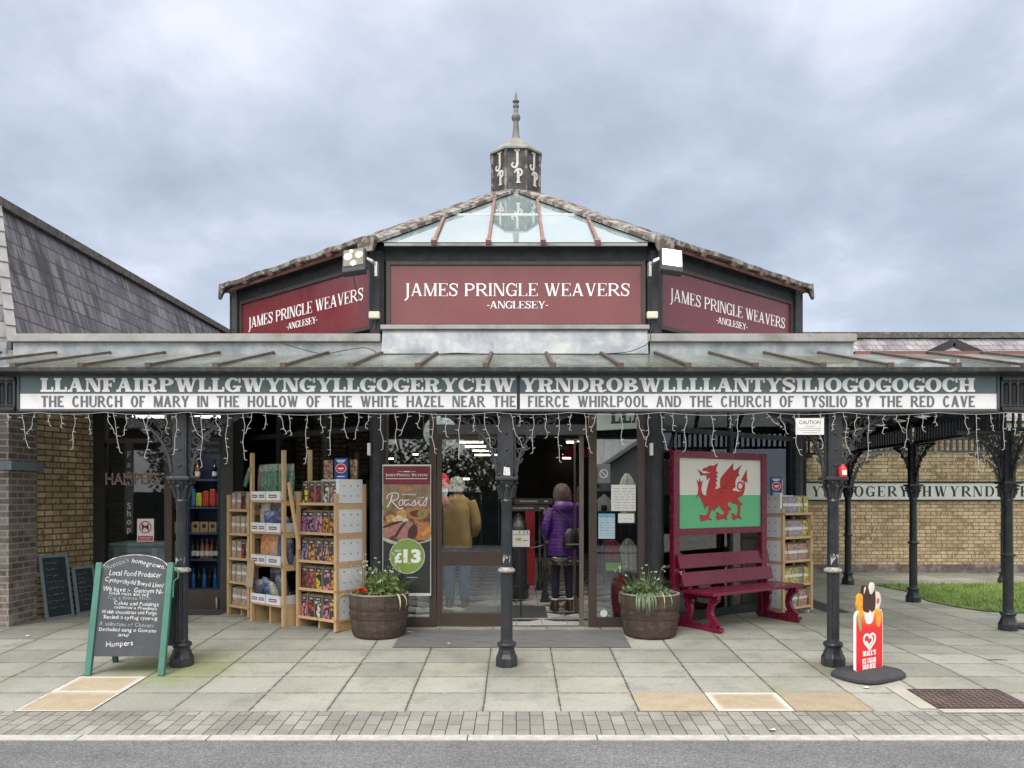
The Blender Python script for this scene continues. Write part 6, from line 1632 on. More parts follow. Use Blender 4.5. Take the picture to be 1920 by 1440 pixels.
# manhole cover
def tread():
    m, t, b = newmat('rusty_tread_plate'); uv = uvc(t); x, y, _ = t.sep(uv)
    a = t.math('ADD', x, y); c = t.math('SUBTRACT', x, y); s = .055
    chk = t.math('MODULO', t.math('ABSOLUTE', t.math('ADD', t.math('FLOOR', t.math('DIVIDE', x, s)), t.math('FLOOR', t.math('DIVIDE', y, s)))), 2.0)
    lx_ = t.math('ABSOLUTE', t.math('SUBTRACT', t.math('FRACT', t.math('DIVIDE', x, s)), .5)); ly_ = t.math('ABSOLUTE', t.math('SUBTRACT', t.math('FRACT', t.math('DIVIDE', y, s)), .5))
    h = t.math('MULTIPLY', t.math('LESS_THAN', t.math('ADD', t.math('MULTIPLY', chk, lx_), t.math('MULTIPLY', t.math('SUBTRACT', 1.0, chk), ly_)), .22), t.math('LESS_THAN', t.math('MAXIMUM', lx_, ly_), .44))
    col = t.mix(h, (.06, .04, .036), (.17, .115, .10)); k = t.mrange(t.noise(uv, 6, 5), .3, .7, .7, 1.3); col = t.mix(1.0, col, t.comb(k, k, k), 'MULTIPLY')
    t.link(col, b.inputs['Base Color']); b.inputs['Roughness'].default_value = .6; b.inputs['Metallic'].default_value = .2; bump(t, b, h, .8, .006); return m
mh = thing('manhole_cover', 'rusty brown tread plate cover in the paving', 'manhole cover', (0, 0, 0))
zf_ = lambda x, y, o=.006: gz(x, y)+o
mx0, mx1, my0, my1 = 3.32, 4.05, 6.20, 6.66
def gq(b, x0, x1, y0, y1, o): b.add([(x0, y0, zf_(x0, y0, o)), (x1, y0, zf_(x1, y0, o)), (x1, y1, zf_(x1, y1, o)), (x0, y1, zf_(x0, y1, o))], [(0, 1, 2, 3)]); return b
gq(MB(), mx0, mx1, my0, my1, .009).build('plate', tread(), mh)
b = MB(); gq(b, mx0-.02, mx1+.02, my0-.02, my0, .0085); gq(b, mx0-.02, mx1+.02, my1, my1+.02, .0085); gq(b, mx0-.02, mx0, my0, my1, .0085); gq(b, mx1, mx1+.02, my0, my1, .0085); b.build('frame', HOOP, mh)
TRIM = basic('pale_slab_trim', (.40, .385, .33), .8, var=.12, vs=8, bmp=.3)
b = MB(); gq(b, mx0-.02, mx1+.25, my0-.11, my0-.022, .006); o = b.build('slab_trim', TRIM, mh)
gq(MB(), mx0-.16, mx0-.022, my0-.02, my1+.1, .006).build('slab_trim', TRIM, mh)
# scraps lying about
for (px_, py_, sz, lab) in ((52, 1194, .03, 'white paper scrap on the paving before the brick pier'), (770, 1187, .05, 'white scrap beside the left barrel at the mat edge'), (840, 1209, .03, 'small white scrap on the front edge of the entrance mat'), (1625, 1291, .04, 'pale scrap on the slabs in front of the ice cream sign'), (1449, 1371, .04, 'pale scrap on the block paving near the road'), (1870, 1240, .05, 'dark twig on the paving near the right picture edge')):
    g_ = G(px_, py_); q = random.Random(px_); pts = [(sz*q.uniform(.6, 1.1)*math.cos(a), sz*.6*q.uniform(.6, 1.1)*math.sin(a), q.uniform(.003, .012)) for a in [2*math.pi*i/7 for i in range(7)]]
    b = MB(); c0 = (0, 0, .012); b.add([c0]+pts, [(0, i+1, (i+1) % 7+1) for i in range(7)])
    if 'twig' in lab: b = MB().tube([(-.09, 0, .006), (0, .02, .01), (.1, .0, .006)], [.004, .005, .003], 5)
    o = b.build('twig' if 'twig' in lab else 'paper_scrap', BARK if 'twig' in lab else WHITE); o.location = (g_.x, g_.y, g_.z+.006 if px_ != 840 else g_.z+.01); tag(o, lab, 'litter')
# mats
RIB = basic('ribbed_mat', (.10, .10, .10), .7, var=.2)
def ribm():
    m, t, b = newmat('ribbed_entrance_mat'); uv = uvc(t); x, y, _ = t.sep(uv); f = t.math('FRACT', t.math('MULTIPLY', y, 22.0))
    g = t.math('LESS_THAN', f, .32); n = t.mrange(t.noise(t.vmath('MULTIPLY', uv, (2, 14, 1)), 2, 5), .3, .7, .7, 1.3)
    col = t.mix(g, (.19, .19, .19), (.035, .035, .037)); col = t.mix(1.0, col, t.comb(n, n, n), 'MULTIPLY'); t.link(col, b.inputs['Base Color']); b.inputs['Roughness'].default_value = .6; bump(t, b, f, .5, .006); return m
b = MB(); b.add([(-1.27, 8.08, gz(0, 8.08)+.006), (1.18, 8.08, gz(0, 8.08)+.006), (1.18, 8.86, gz(0, 8.86)+.006), (-1.27, 8.86, gz(0, 8.86)+.006)], [(0, 1, 2, 3)]); tag(b.build('entrance_mat', ribm()), 'wide grey ribbed mat set in the paving before the door', 'mat')
DMAT = basic('dark_door_mat', (.05, .056, .06), .9, var=.2, vs=20, bmp=.3)
tag(MB().box(-.68, .39, 9.72, 10.7, .101, .109).build('floor_mat', DMAT), 'dark grey mat on the tiles just inside the doorway', 'mat')
tag(MB().box(-5.4, -3.75, 9.95, 10.38, .088, .100).build('floor_mat', DMAT), 'dark mat before the farm shop doorway', 'mat')
b = MB(); b.box(4.05, 4.55, 10.8, 12.6, .004, .012); tag(b.build('floor_mat', DMAT), 'dark strip of matting behind the front right column', 'mat')
# ------------------------------------------------------------------ icicle lights
def icicles(name, label, y, pins, strands, zt, seed, r=.0023, group='strings of icicle lights', drop=.035):
    t = thing(name, label, 'string lights', (0, 0, 0), 0, group); q = random.Random(seed)
    pts = []
    for i in range(len(pins)-1):
        a, b_ = pins[i], pins[i+1]
        for k in range(8):
            u = k/8; pts.append((a+(b_-a)*u, y, zt-drop*4*u*(1-u)*min(1, abs(b_-a)/1.2)))
    pts.append((pins[-1], y, zt))
    MB().tube(pts, r*.8, 5).build('main_cable', WIRE, t)
    def ztop(x):
        for i in range(len(pts)-1):
            if pts[i][0] <= x <= pts[i+1][0]: return pts[i][2]
        return zt
    for (x, zb, dx) in strands:
        z0 = ztop(x); L = z0-zb; n = max(4, int(L/.035)); b = MB(); p = []
        ph = q.uniform(0, 6.28); am = q.uniform(.004, .012)
        for i in range(n+1):
            u = i/n; p.append((x+dx*u**1.3+am*math.sin(ph+u*9)+q.uniform(-.0035, .0035), y+.006*math.sin(ph*2+u*7), z0-L*u))
        b.tube(bez(p, 2), r, 5)
        m = max(2, int(L/.085))
        for i in range(m):
            u = (i+.6)/m; k = min(int(u*n), n-1); c = Vector(p[k]); s = q.choice((-1, 1)); e = c+Vector((s*q.uniform(.02, .035), q.uniform(-.01, .01), q.uniform(-.012, .012)))
            b.tube([c, (c+e)/2+Vector((0, 0, .004)), e], [r*.9, r*1.1, r*.8], 5)
        e = Vector(p[-1]); b.tube([e, e+Vector((q.choice((-1, 1))*.02, 0, -.01))], r, 5)
        b.build('light_strand', WIRE, t)
YI = 7.22
ST = [(15, 797), (42, 838, 10), (66, 812, -14), (92, 797), (115, 800), (140, 841, -4), (167, 813, 3), (200, 812, 14), (213, 848, 12), (238, 815, -6), (268, 822, 12), (278, 858, -4), (312, 812), (332, 851, -6), (357, 815, 14), (378, 875), (405, 815, 8), (425, 868), (457, 861), (473, 812, -13),
      (498, 803), (525, 812, 12), (543, 815, 3), (575, 868, -2), (600, 810, 5), (620, 852, -1), (645, 820, 3), (674, 822, -8), (693, 802, -8), (713, 842, 6), (742, 843, 2), (765, 815, -14), (788, 802, -5), (810, 849, 4), (836, 818), (862, 860, -2), (888, 807), (907, 838, 14), (934, 808, 2),
      (957, 838, 22), (975, 797), (1000, 849, -2), (1023, 820, 2), (1048, 865), (1070, 805, -2), (1096, 848, 10), (1118, 808, -10), (1166, 832), (1195, 822, 12), (1217, 836, -5), (1238, 842, 12), (1262, 806), (1286, 845, -2), (1335, 855, 4), (1370, 800), (1384, 848, -4), (1413, 811, -3), (1438, 800, 26), (1463, 812, 12),
      (1490, 852, 8), (1537, 840, 4), (1565, 805, -4), (1583, 850, 8), (1605, 815, -4), (1629, 862, -2), (1658, 812, -3), (1680, 810, 14), (1703, 838, -6), (1730, 808), (1755, 797), (1808, 812, 8), (1830, 880, 5), (1857, 806, 6), (1881, 842, 2), (1907, 815, -6)]
icicles('icicle_lights', 'long white icicle light string hanging under the name board', YI, [X(p, YI) for p in (-40, 70, 195, 350, 480, 660, 770, 925, 1070, 1240, 1440, 1580, 1760, 1890, 1960)], [(X(s[0], YI), Z(s[1], YI), (s[2] if len(s) > 2 else 0)*YI/F) for s in ST], Z(773, YI), 5)
q = random.Random(8)
icicles('icicle_lights', 'white icicle light string on the far frieze beyond the lawn', 14.32, [6.05, 6.8, 7.6, 8.4, 8.9], [(6.15+.165*k+q.uniform(-.04, .04), 2.36-q.uniform(.2, .62), q.uniform(-.06, .06)) for k in range(17)], 2.4, 6)
# ------------------------------------------------------------------ small signs
PAPER = basic('white_paper', (.72, .72, .70), .7, var=.04, bmp=0); INK = basic('grey_print', (.18, .18, .19), .7, bmp=0); BLUP = basic('pale_blue_paper', (.42, .58, .66), .6, var=.05, bmp=0)
c = thing('caution_sign', 'white caution notice hanging left of the right column', 'sign', (0, 7.30, 0))
x0, x1, z0, z1 = X(1492, 7.3), X(1545, 7.3), Z(815, 7.3), Z(784, 7.3)
MB().box(x0, x1, 0, .006, z0, z1).build('board', PAPER, c)
sans('CAUTION', .036, xc=(x0+x1)/2, fit=.20, z=z1-.055, y=-.001, bold=.02).build('lettering', INK, c)
b = MB()
for k, w in enumerate((.05, .105, .095, .07)): b.box((x0+x1)/2-w, (x0+x1)/2+w, -.001, -.0002, z1-.078-.02*k, z1-.070-.02*k)
b.build('small_print', basic('faint_print', (.40, .40, .40), .7, bmp=0), c)
for x in (x0+.03, x1-.03): MB().tube([(x, .003, z1), (x, .003, 2.39)], .0025, 5).build('tie', WIRE, c)
o = MB().lathe([(.034, 0), (.038, .01), (.038, .085), (.03, .10), (.018, .105), (.016, .122), (.004, .124)], 18).build('red_bottle', basic('red_plastic', (.62, .03, .04), .35, var=.05, bmp=0), autosmooth=35)
o.location = (X(1580, 7.36), 7.36, 1.776); tag(o, 'small red bottle standing on the right column capital', 'bottle')
MB().box(-.02, .022, -.040, -.0372, .02, .065).build('bottle_label', PAPER, o)
o = thing('small_notice', 'small white notice hanging in the far arcade at the right edge', 'sign', (9.15, 13.8, 0)); MB().box(-.12, .12, 0, .01, 1.98, 2.14).build('board', PAPER, o); MB().box(-.08, .08, -.002, -.0005, 2.05, 2.08).build('print', INK, o)
MB().tube([(0, .005, 2.14), (0, .005, 2.7)], .004, 5).build('tie', WIRE, o)
# ------------------------------------------------------------------ poster of the Sunday roast
def food_mat():
    m, t, b = newmat('roast_photo'); uv = uvc(t)
    q = t.vmath('ADD', uv, t.vmath('MULTIPLY', t.n('ShaderNodeTexNoise', {'Vector': uv, 'Scale': 11.0, 'Detail': 4.0}).outputs['Color'], (.07, .07, 0)))
    n = t.noise(q, 9, 5, .6)
    col = t.ramp(n, [(.28, (.03, .015, .01)), (.42, (.13, .05, .03)), (.52, (.36, .15, .08)), (.6, (.5, .26, .14)), (.7, (.58, .38, .26))])
    x, y, z = t.sep(objc(t)); col = t.mix(t.mrange(z, 1.30, 1.62, 0, .85), col, t.ramp(t.noise(uv, 7, 3), [(.35, (.16, .12, .07)), (.6, (.30, .22, .14)), (.75, (.28, .08, .05))]))
    t.link(col, b.inputs['Base Color']); b.inputs['Roughness'].default_value = .3; return m
po = thing('roast_poster', 'tall poster advertising roasts with green price disc in the window', 'poster', (0, 8.985, 0))
PX0, PX1 = X(717, 8.985), X(808, 8.985); pz = lambda py: Z(py, 8.985); pw = PX1-PX0; pc = (PX0+PX1)/2
POSTK = basic('poster_black', (.032, .033, .035), .35, var=.15, vs=3, bmp=0)
MB().box(PX0, PX1, .006, .016, pz(1117), pz(871)).build('backing', PAPER, po); MB().box(PX0+.008, PX1-.008, .002, .0055, pz(1112), pz(1013)).build('lower_field', POSTK, po)
MB().box(PX0+.008, PX1-.008, .002, .0055, pz(908.5), pz(874)).build('header', basic('poster_maroon', S(120, 34, 52), .35, bmp=0), po)
MB().box(PX0+.008, PX1-.008, .002, .0055, pz(1012.5), pz(909)).build('food_photo', food_mat(), po)
FC = {k: basic('food_'+k, c_, .35, var=.3, vs=26, bmp=0) for k, c_ in (('potato', (.55, .28, .09)), ('carrot', (.55, .17, .04)), ('beef', (.40, .19, .16)), ('crust', (.07, .03, .02)), ('gravy', (.16, .03, .02)), ('plate', (.50, .47, .42)), ('cream', (.6, .5, .36)), ('herb', (.16, .22, .06)), ('pud', (.42, .20, .08)))}
pxy = lambda x, y: (PX0+(x-14)/(524-14)*pw, pz(865+y/5.65))
def food(pts, k, d, n=3): MB().prism([(a[0], .0018-d, a[1]) for a in [pxy(*p) for p in bez(pts+[pts[0]], n)[:-1]]], (0, -.0006, 0)).build('food_item', FC[k], po)
food([(20, 800), (150, 850), (300, 865), (440, 850), (520, 815), (520, 840), (400, 872), (250, 885), (100, 870), (20, 830)], 'plate', 0)
food([(160, 540), (215, 505), (270, 540), (260, 600), (190, 610)], 'potato', .0002); food([(50, 590), (100, 560), (150, 590), (130, 630), (60, 640)], 'potato', .0004); food([(120, 610), (180, 570), (240, 590), (290, 620), (230, 650), (140, 650)], 'cream', .0006)
food([(275, 540), (330, 505), (420, 500), (485, 530), (480, 590), (400, 615), (310, 600)], 'pud', .0008); food([(300, 540), (360, 515), (430, 530), (440, 570), (370, 590), (310, 575)], 'gravy', .0010)
food([(375, 550), (410, 520), (455, 540), (440, 580), (395, 590)], 'herb', .0012); food([(20, 720), (90, 670), (210, 640), (230, 650), (180, 740), (100, 800), (25, 790)], 'beef', .0008); food([(20, 690), (100, 650), (215, 630), (205, 650), (100, 685), (25, 710)], 'crust', .0010)
food([(150, 800), (190, 720), (260, 640), (330, 650), (330, 720), (290, 800), (200, 830)], 'beef', .0011); food([(140, 790), (200, 690), (250, 640), (270, 645), (215, 720), (165, 800)], 'crust', .0013); food([(275, 800), (290, 720), (340, 670), (380, 700), (370, 790), (310, 815)], 'crust', .0012)
food([(370, 810), (400, 720), (470, 670), (520, 690), (520, 780), (430, 800), (385, 835)], 'carrot', .0013); food([(420, 760), (480, 700), (520, 700), (520, 740), (440, 790)], 'potato', .0015); food([(190, 270), (260, 255), (320, 280), (310, 320), (220, 325)], 'pud', .0002); food([(20, 460), (60, 430), (120, 470), (80, 510), (20, 520)], 'herb', .0003)
caps = [1.25 if (i == 0 or 'JAMES PRINGLE WEAVERS'[i-1] == ' ') else 1.0 for i in range(21)]
serif_text('JAMES PRINGLE WEAVERS', dict(ROMAN, W=.17, t=.08), .027, xc=pc, fit=pw*.86, z=pz(893), y=.0018, depth=.0008, caps=caps).build('lettering', WHITE, po)
b = MB(); b.box(pc-pw*.43, pc+pw*.43, .0005, .0018, pz(898), pz(897)); b.box(pc-pw*.18, pc-pw*.09, .0005, .0018, pz(884.5), pz(884)); b.box(pc+pw*.09, pc+pw*.18, .0005, .0018, pz(884.5), pz(884)); b.box(pc-pw*.07, pc+pw*.07, .0005, .0018, pz(885), pz(883.5)); b.build('header_rules', WHITE, po)
sans('SUNDAY', .018, xc=pc+.03, fit=.16, z=pz(928.5), y=-.0008, bold=.02, spacing=1.2).build('lettering', WHITE, po)
sc_ = lambda pts, w: b.ribbon([(pxy(*p)[0], -.0008, pxy(*p)[1]) for p in bez(pts, 6)], w, (0, -.0008, 0))
b = MB()
sc_([(118, 350), (100, 420), (62, 488)], .011); sc_([(60, 400), (75, 355), (130, 335), (180, 345), (175, 395), (110, 420)], .008); sc_([(110, 420), (150, 460), (190, 500), (235, 492)], .010)
sc_([(215, 405), (192, 425), (190, 462), (212, 468), (232, 440), (222, 408), (250, 415)], .008); sc_([(300, 410), (262, 412), (245, 450), (262, 468), (290, 440), (302, 412), (290, 455), (312, 466)], .008)
sc_([(312, 466), (345, 425), (352, 408), (362, 440), (352, 466), (325, 466)], .008); sc_([(362, 462), (392, 430), (412, 360)], .006); sc_([(412, 360), (398, 440), (412, 470), (438, 455)], .009); sc_([(385, 388), (450, 380)], .007); sc_([(438, 455), (468, 405), (485, 380), (478, 425), (470, 462), (440, 468)], .008)
b.build('script_lettering', WHITE, po)
gc = (pxy(275, 1005)); gr = .178*pw/.51
disc = lambda r, d, k, m: MB().prism([(gc[0]+r*math.cos(a), .0018-d, gc[1]+r*math.sin(a)) for a in [2*math.pi*i/48 for i in range(48)]], (0, -.001, 0)).build(k, m, po)
disc(pw*.362, .002, 'price_disc', PAPER); disc(pw*.35, .0031, 'price_disc', basic('price_green', S(132, 158, 74), .4, var=.05, bmp=0))
sans('13', pw*.262, xc=gc[0]+pw*.10, fit=pw*.36, z=gc[1]-pw*.12, y=-.0025, bold=.05).build('lettering', WHITE, po); sans('£', pw*.19, xc=gc[0]-pw*.185, fit=pw*.16, z=gc[1]-pw*.12, y=-.0025, bold=.05).build('lettering', WHITE, po); sans('ONLY', pw*.035, xc=gc[0]-pw*.185, fit=pw*.14, z=gc[1]+pw*.095, y=-.0025, bold=.03).build('lettering', WHITE, po)
MB().box(pc-.0, pc+.12, .0005, .0018, pz(1083), pz(1082.3)).build('footer_rule', WHITE, po)
# ------------------------------------------------------------------ station clock and notices behind the glass
cy_ = 9.24; cc = W(826, 812, cy_); cr_ = 33.5*cy_/F
ck = thing('station_clock', 'round pale station clock behind the door frame', 'clock', cc)
MB().lathe([(cr_, 0), (cr_, .03), (cr_*.97, .05)], 40).xf(Matrix.Rotation(R_(90), 4, 'X') @ Matrix.Translation((0, 0, -.03))).build('case', RUBBER, ck)
MB().prism([(cr_*.94*math.cos(a), -.0205, cr_*.94*math.sin(a)) for a in [2*math.pi*i/40 for i in range(40)]], (0, -.002, 0)).build('dial', basic('clock_dial', (.80, .90, .90), .5, bmp=0), ck)
b = MB()
for k in range(12):
    a = R_(90-30*k); sans(str(k or 12), .026, xc=.76*cr_*math.cos(a), z=.76*cr_*math.sin(a)-.013, y=-.0235, b=b)
b.build('numerals', BLK, ck)
b = MB()
for a, L, w in ((R_(28), .085, .012), (R_(-25), .145, .008)): b.ribbon([(0, -.024-.001*(w < .01), 0), (L*math.cos(a), -.024-.001*(w < .01), L*math.sin(a))], w, (0, -.001, 0))
b.build('hands', BLK, ck)
nt = thing('train_notice', 'dark brown notice board hanging under the station clock', 'sign', W(818, 856, 9.26)); nw = .21
MB().box(-nw, nw, 0, .02, -.05, .045).build('board', basic('dark_brown_board', (.09, .055, .05), .5), nt); sans('NEXT  TRAIN', .04, xc=.0, fit=.37, z=.0, y=-.001, bold=.02).build('lettering', PAPER, nt); MB().box(-.1, .12, -.001, -.0003, -.03, -.018).build('small_print', INK, nt)
for x in (-.15, .15): MB().tube([(x, .01, .045), (x, .01, .72)], .004, 5).build('hanger', RUBBER, nt)
st = thing('hanging_station_sign', 'pale green station sign with large black letters inside the right windows', 'sign', (.98, 10.25, 2.45), 0); st.rotation_euler = (0, R_(-2.5), 0)
MB().box(0, 1.72, 0, .03, 0, .33).build('board', basic('pale_green_board', (.50, .58, .56), .5, bmp=0), st); serif_text('LLANFAIRP', SLAB, .22, x0=.25, fit=1.35, z=.075, y=-.001, depth=.003).build('lettering', BLK, st)
# stuck to the inside of the right hand glass
yg = 9.075
def sheet_(name, x0, x1, y0, y1, lab, mat, cat='notice', lines=0, d=yg, lm=INK, hdr=None):
    t = thing(name, lab, cat, (0, d, 0), 0, 'notices stuck to the shop glass')
    p0, p1 = W(x0, y1, d), W(x1, y0, d)
    MB().box(p0.x, p1.x, 0, .002, p0.z, p1.z).build('paper', mat, t)
    if hdr: MB().box(p0.x, p1.x, -.0015, -.0005, p1.z-(p1.z-p0.z)*.14, p1.z).build('heading', hdr, t)
    if lines:
        b = MB(); q = random.Random(x0)
        for k in range(lines):
            z = p1.z-(p1.z-p0.z)*(k+1.5)/(lines+1.5)
            x = p0.x+(p1.x-p0.x)*.1
            while x < p1.x-(p1.x-p0.x)*.15:
                w = q.uniform(.1, .3)*(p1.x-p0.x); b.box(x, min(x+w, p1.x-.01), -.001, -.0003, z, z+.0045); x += w+.02
        b.build('print', lm, t)
    return t
sheet_('menu_sheet', 1146, 1192, 909, 958, 'white printed sheet at the top right of the side window', PAPER, lines=8)
sheet_('blue_notice', 1122, 1153, 963, 1010, 'pale blue printed notice low on the side window', BLUP, lines=8, hdr=basic('blue_heading', (.16, .38, .55), .6, bmp=0))
sheet_('card_notice', 1159, 1189, 963, 980, 'small white card with two pictures on the side window', PAPER, lines=1, lm=basic('blue_pictures', (.2, .3, .45), .5, bmp=0))
t = thing('no_smoking_sticker', 'grey no smoking sticker high on the side window', 'sticker', W(1132, 888, yg), 0)
MB().box(-.075, .075, .002, .004, -.11, .11).build('backing', basic('grey_sticker', (.16, .17, .175), .5, bmp=0), t)
b = MB(); b.ribbon([(.045*math.cos(a), .0015, .0+.045*math.sin(a)) for a in [2*math.pi*i/24 for i in range(25)]], .009, (0, -.001, 0)); b.ribbon([(-.03, .001, .03), (.03, .001, -.03)], .008, (0, -.001, 0)); b.build('symbol', PAPER, t)
t = thing('house_cutout', 'white house shaped cut-out standing behind the side window', 'decoration', W(1133, 958, 9.2), 0)
MB().prism([(-.075, 0, 0), (-.035, 0, 0), (-.035, 0, .07), (.035, 0, .07), (.035, 0, 0), (.075, 0, 0), (.075, 0, .10), (.11, 0, .10), (0, 0, .20), (-.11, 0, .10), (-.075, 0, .10)], (0, .02, 0)).build('cutout', PAPER, t)
MB().box(-.1, .1, -.02, .04, -.02, -.001).build('ledge', DKBROWN, t); MB().tube([(0, .015, -.02), (0, .015, -.85)], .012, 8).build('stand', DKBROWN, t)
o = MB().prism([(.042*math.cos(a), 0, .042*math.sin(a)) for a in [2*math.pi*i/24 for i in range(24)]], (0, -.002, 0)).build('round_sticker', PAPER); o.location = W(1132, 1150, yg); tag(o, 'round white sticker at the bottom of the side window', 'sticker')
gsn = thing('lit_green_sign', 'small bright green sign in black frame low behind the side window', 'sign', W(1150, 1061, 9.15)); MB().box(-.10, .10, 0, .03, -.07, .07).build('frame', RUBBER, gsn); MB().box(-.088, .088, -.004, -.0005, -.055, .035).build('panel', basic('bright_green', (.38, .68, .05), .5, bmp=0), gsn)
b = MB()
for k in range(3): b.box(-.07, .05, -.006, -.0045, .015-.02*k, .019-.02*k)
b.ribbon([(.065+.013*math.cos(a), -.0045, -.035+.013*math.sin(a)) for a in [2*math.pi*i/14 for i in range(15)]], .005, (0, -.0012, 0)); b.build('print', basic('dark_green_print', (.06, .14, .02), .5, bmp=0), gsn)
MB().tube([(0, .015, -.07), (0, .015, -.63)], .012, 8).build('stand', RUBBER, gsn)
ex = thing('fire_extinguisher', 'red fire extinguisher with white label and black foot behind the glass', 'extinguisher', (X(1163, 9.55), 9.55, .10), 0)
MB().lathe([(.085, 0), (.085, .10), (.083, .101)], 20).build('foot', RUBBER, ex); MB().lathe([(.08, .102), (.08, .44), (.068, .49), (.03, .525), (.022, .54)], 24).build('cylinder', basic('extinguisher_red', (.42, .02, .025), .3, bmp=0), ex, autosmooth=40)
MB().box(-.03, .03, -.084, -.0805, .22, .36).build('label', PAPER, ex); b = MB(); b.box(-.02, .02, -.02, .02, .54, .58); b.box(-.015, .015, -.11, .02, .581, .596); b.build('valve', RUBBER, ex)
MB().tube(bez([(.02, 0, .56), (.10, -.02, .58), (.14, -.03, .45), (.12, -.04, .25)], 5), .011, 7).build('hose', RUBBER, ex); MB().tube(bez([(-.09, .02, .0), (-.11, 0, .3), (-.10, 0, .52)], 4), .012, 6).build('stand_tube', basic('red_tube', (.4, .03, .04), .4, bmp=0), ex)
# knitwear behind the windows
KW = basic('cream_knit', (.46, .44, .38), .9, var=.2, vs=30, bmp=.5); KR = basic('red_knit', (.30, .025, .04), .9, var=.2, vs=30, bmp=.4); KG = basic('grey_knit', (.20, .19, .18), .9, var=.2, vs=30, bmp=.4)
def garment(x, y, zt_, h, w, m, label, seed):
    b = MB(); q = random.Random(seed); rg = []
    for i in range(10):
        u = i/9; ww = w*(.25+.75*min(1, u*3.2)**.6)*(1+.10*math.sin(u*7)); dd = .045+.02*u
        rg.append([(ww*math.cos(a)*(1+.06*math.sin(7*a+u*2)), dd*math.sin(a)*(1+.4*math.sin(9*a)), -h*u) for a in [2*math.pi*j/28 for j in range(28)]])
    b.loft(rg[::-1]); o = b.build('hanging_garment', m, smooth=True); o.location = (x, y, zt_); tag(o, label, 'garment', 'knitwear hanging in the windows'); return o
for i, (px_, d, py, h, w, m, lab) in enumerate(((1176, 9.75, 888, .62, .10, KW, 'cream knitted shawl hanging at the right of the side window'), (1178, 9.8, 1010, .42, .10, KW, 'cream knitted throw lower in the side window'), (1142, 9.9, 932, .12, .12, KR, 'red knitted hat piece behind the house cut-out'), (1146, 9.9, 1012, .30, .12, KR, 'red knitted jumper behind the pale blue notice'),
        (1275, 10.3, 990, .45, .16, KW, 'cream jumper seen under the left end of the flag board'), (1320, 10.5, 1000, .40, .14, KW, 'cream shawl seen under the middle of the flag board'), (1347, 10.6, 1002, .35, .13, KR, 'red jumper seen under the middle of the flag board'), (1398, 10.9, 1005, .40, .16, KR, 'dark red jumper seen under the right end of the flag board'), (1245, 10.0, 930, .75, .10, KG, 'grey knitted coat between black post and flag board'), (1300, 10.2, 1070, .5, .2, KG, 'grey folded blanket seen between bench seat and back'))):
    garment(X(px_, d), d, Z(py, d), h, w, m, lab, i)
# ------------------------------------------------------------------ things standing inside the doorway
def stanchion(px, d, h, lab):
    t = thing('stanchion', lab, 'stanchion', (X(px, d), d, .10), 0, 'iron posts inside the doorway')
    MB().lathe([(.08, 0), (.08, .03), (.055, .05), (.05, .12), (.04, .14), (.034, .2), (.034, .42), (.042, .44), (.042, .47), (.026, .5), (.026, h-.08), (.045, h-.06), (.03, h-.03), (.018, h), (.003, h+.03)], 14).build('post', IRON, t, autosmooth=35)
    MB().tube([(-.35, 0, h*.62), (-.2, .02, h*.58), (0, 0, h*.62)], .012, 6).build('rail', IRON, t)
stanchion(1022, 11.2, 1.30, 'iron post beside the woman in purple'); stanchion(1012, 12.6, 1.25, 'iron post further back left of the woman'); stanchion(1083, 11.9, 1.1, 'iron post right of the woman in purple')
t = thing('iron_pedestal', 'thick black iron pedestal just inside the doorway', 'pedestal', (X(972, 11.6), 11.6, .10), 0)
MB().lathe([(.15, 0), (.15, .12), (.165, .15), (.165, .18), (.13, .2), (.125, .95), (.14, .97), (.14, 1.0), (.11, 1.1), (.05, 1.22), (.01, 1.25)], 20).build('body', IRON, t, autosmooth=35)
t = thing('notice_board', 'white notice with small flags on a thin stand in the doorway', 'notice', W(977, 1010, 9.7), 0); MB().box(-.105, .105, 0, .006, -.10, .10).build('board', PAPER, t)
b = MB(); b.box(-.07, -.05, -.001, -.0003, -.02, .0); b.box(-.045, .0, -.001, -.0003, -.025, .01); MB().box(.02, .08, -.001, -.0003, -.025, -.015).build('print', basic('purple_print', (.12, .06, .3), .6, bmp=0), t); b.build('print', basic('orange_print', (.55, .3, .08), .6, bmp=0), t); MB().box(-.095, .095, -.001, -.0003, .045, .052).build('print', INK, t)
b = MB(); b.box(.03, .05, -.001, -.0003, .065, .09); b.box(-.03, -.01, -.001, -.0003, .065, .09); b.build('print', basic('green_print_2', (.1, .4, .2), .6, bmp=0), t)
MB().box(.07, .09, -.001, -.0003, .065, .09).build('print', KR, t); MB().tube([(0, .008, -.1), (0, .008, -.985)], .010, 8).build('stand', IRON, t)
for px_, py, w, lab in ((1000, 940, .30, 'upper black sign rail with pale lettering inside the doorway'), (990, 953, .33, 'lower black sign rail inside the doorway')):
    t = thing('sign_rail', lab, 'sign', W(px_, py, 12.2), 0, 'sign rails inside the doorway'); MB().box(-w, w, 0, .03, -.045, .045).build('board', BLK, t)
    b = MB(); x = -w*.7
    while x < w*.2: b.box(x, x+.03, -.001, -.0003, -.008, .012); x += .04
    b.box(w*.55, w*.75, -.001, -.0003, -.008, .012); b.build('print', basic('faint_white_print', (.3, .3, .3), .7, bmp=0), t)
    MB().tube([(-w*.9, .015, .045), (-w*.9, .015, 1.25)], .006, 5).build('hanger', IRON, t)
o = MB().box(X(985, 13.2), X(1003, 13.2), 13.2, 13.4, .1, 1.45).build('red_cabinet', KR); tag(o, 'narrow red cabinet deep inside the doorway', 'cabinet'); 
tag(MB().box(X(975, 16), X(1090, 16), 16, 16.4, .10, .32).build('low_plinth', basic('plywood', (.35, .24, .12), .6)), 'low plywood plinth at the back of the doorway', 'plinth')
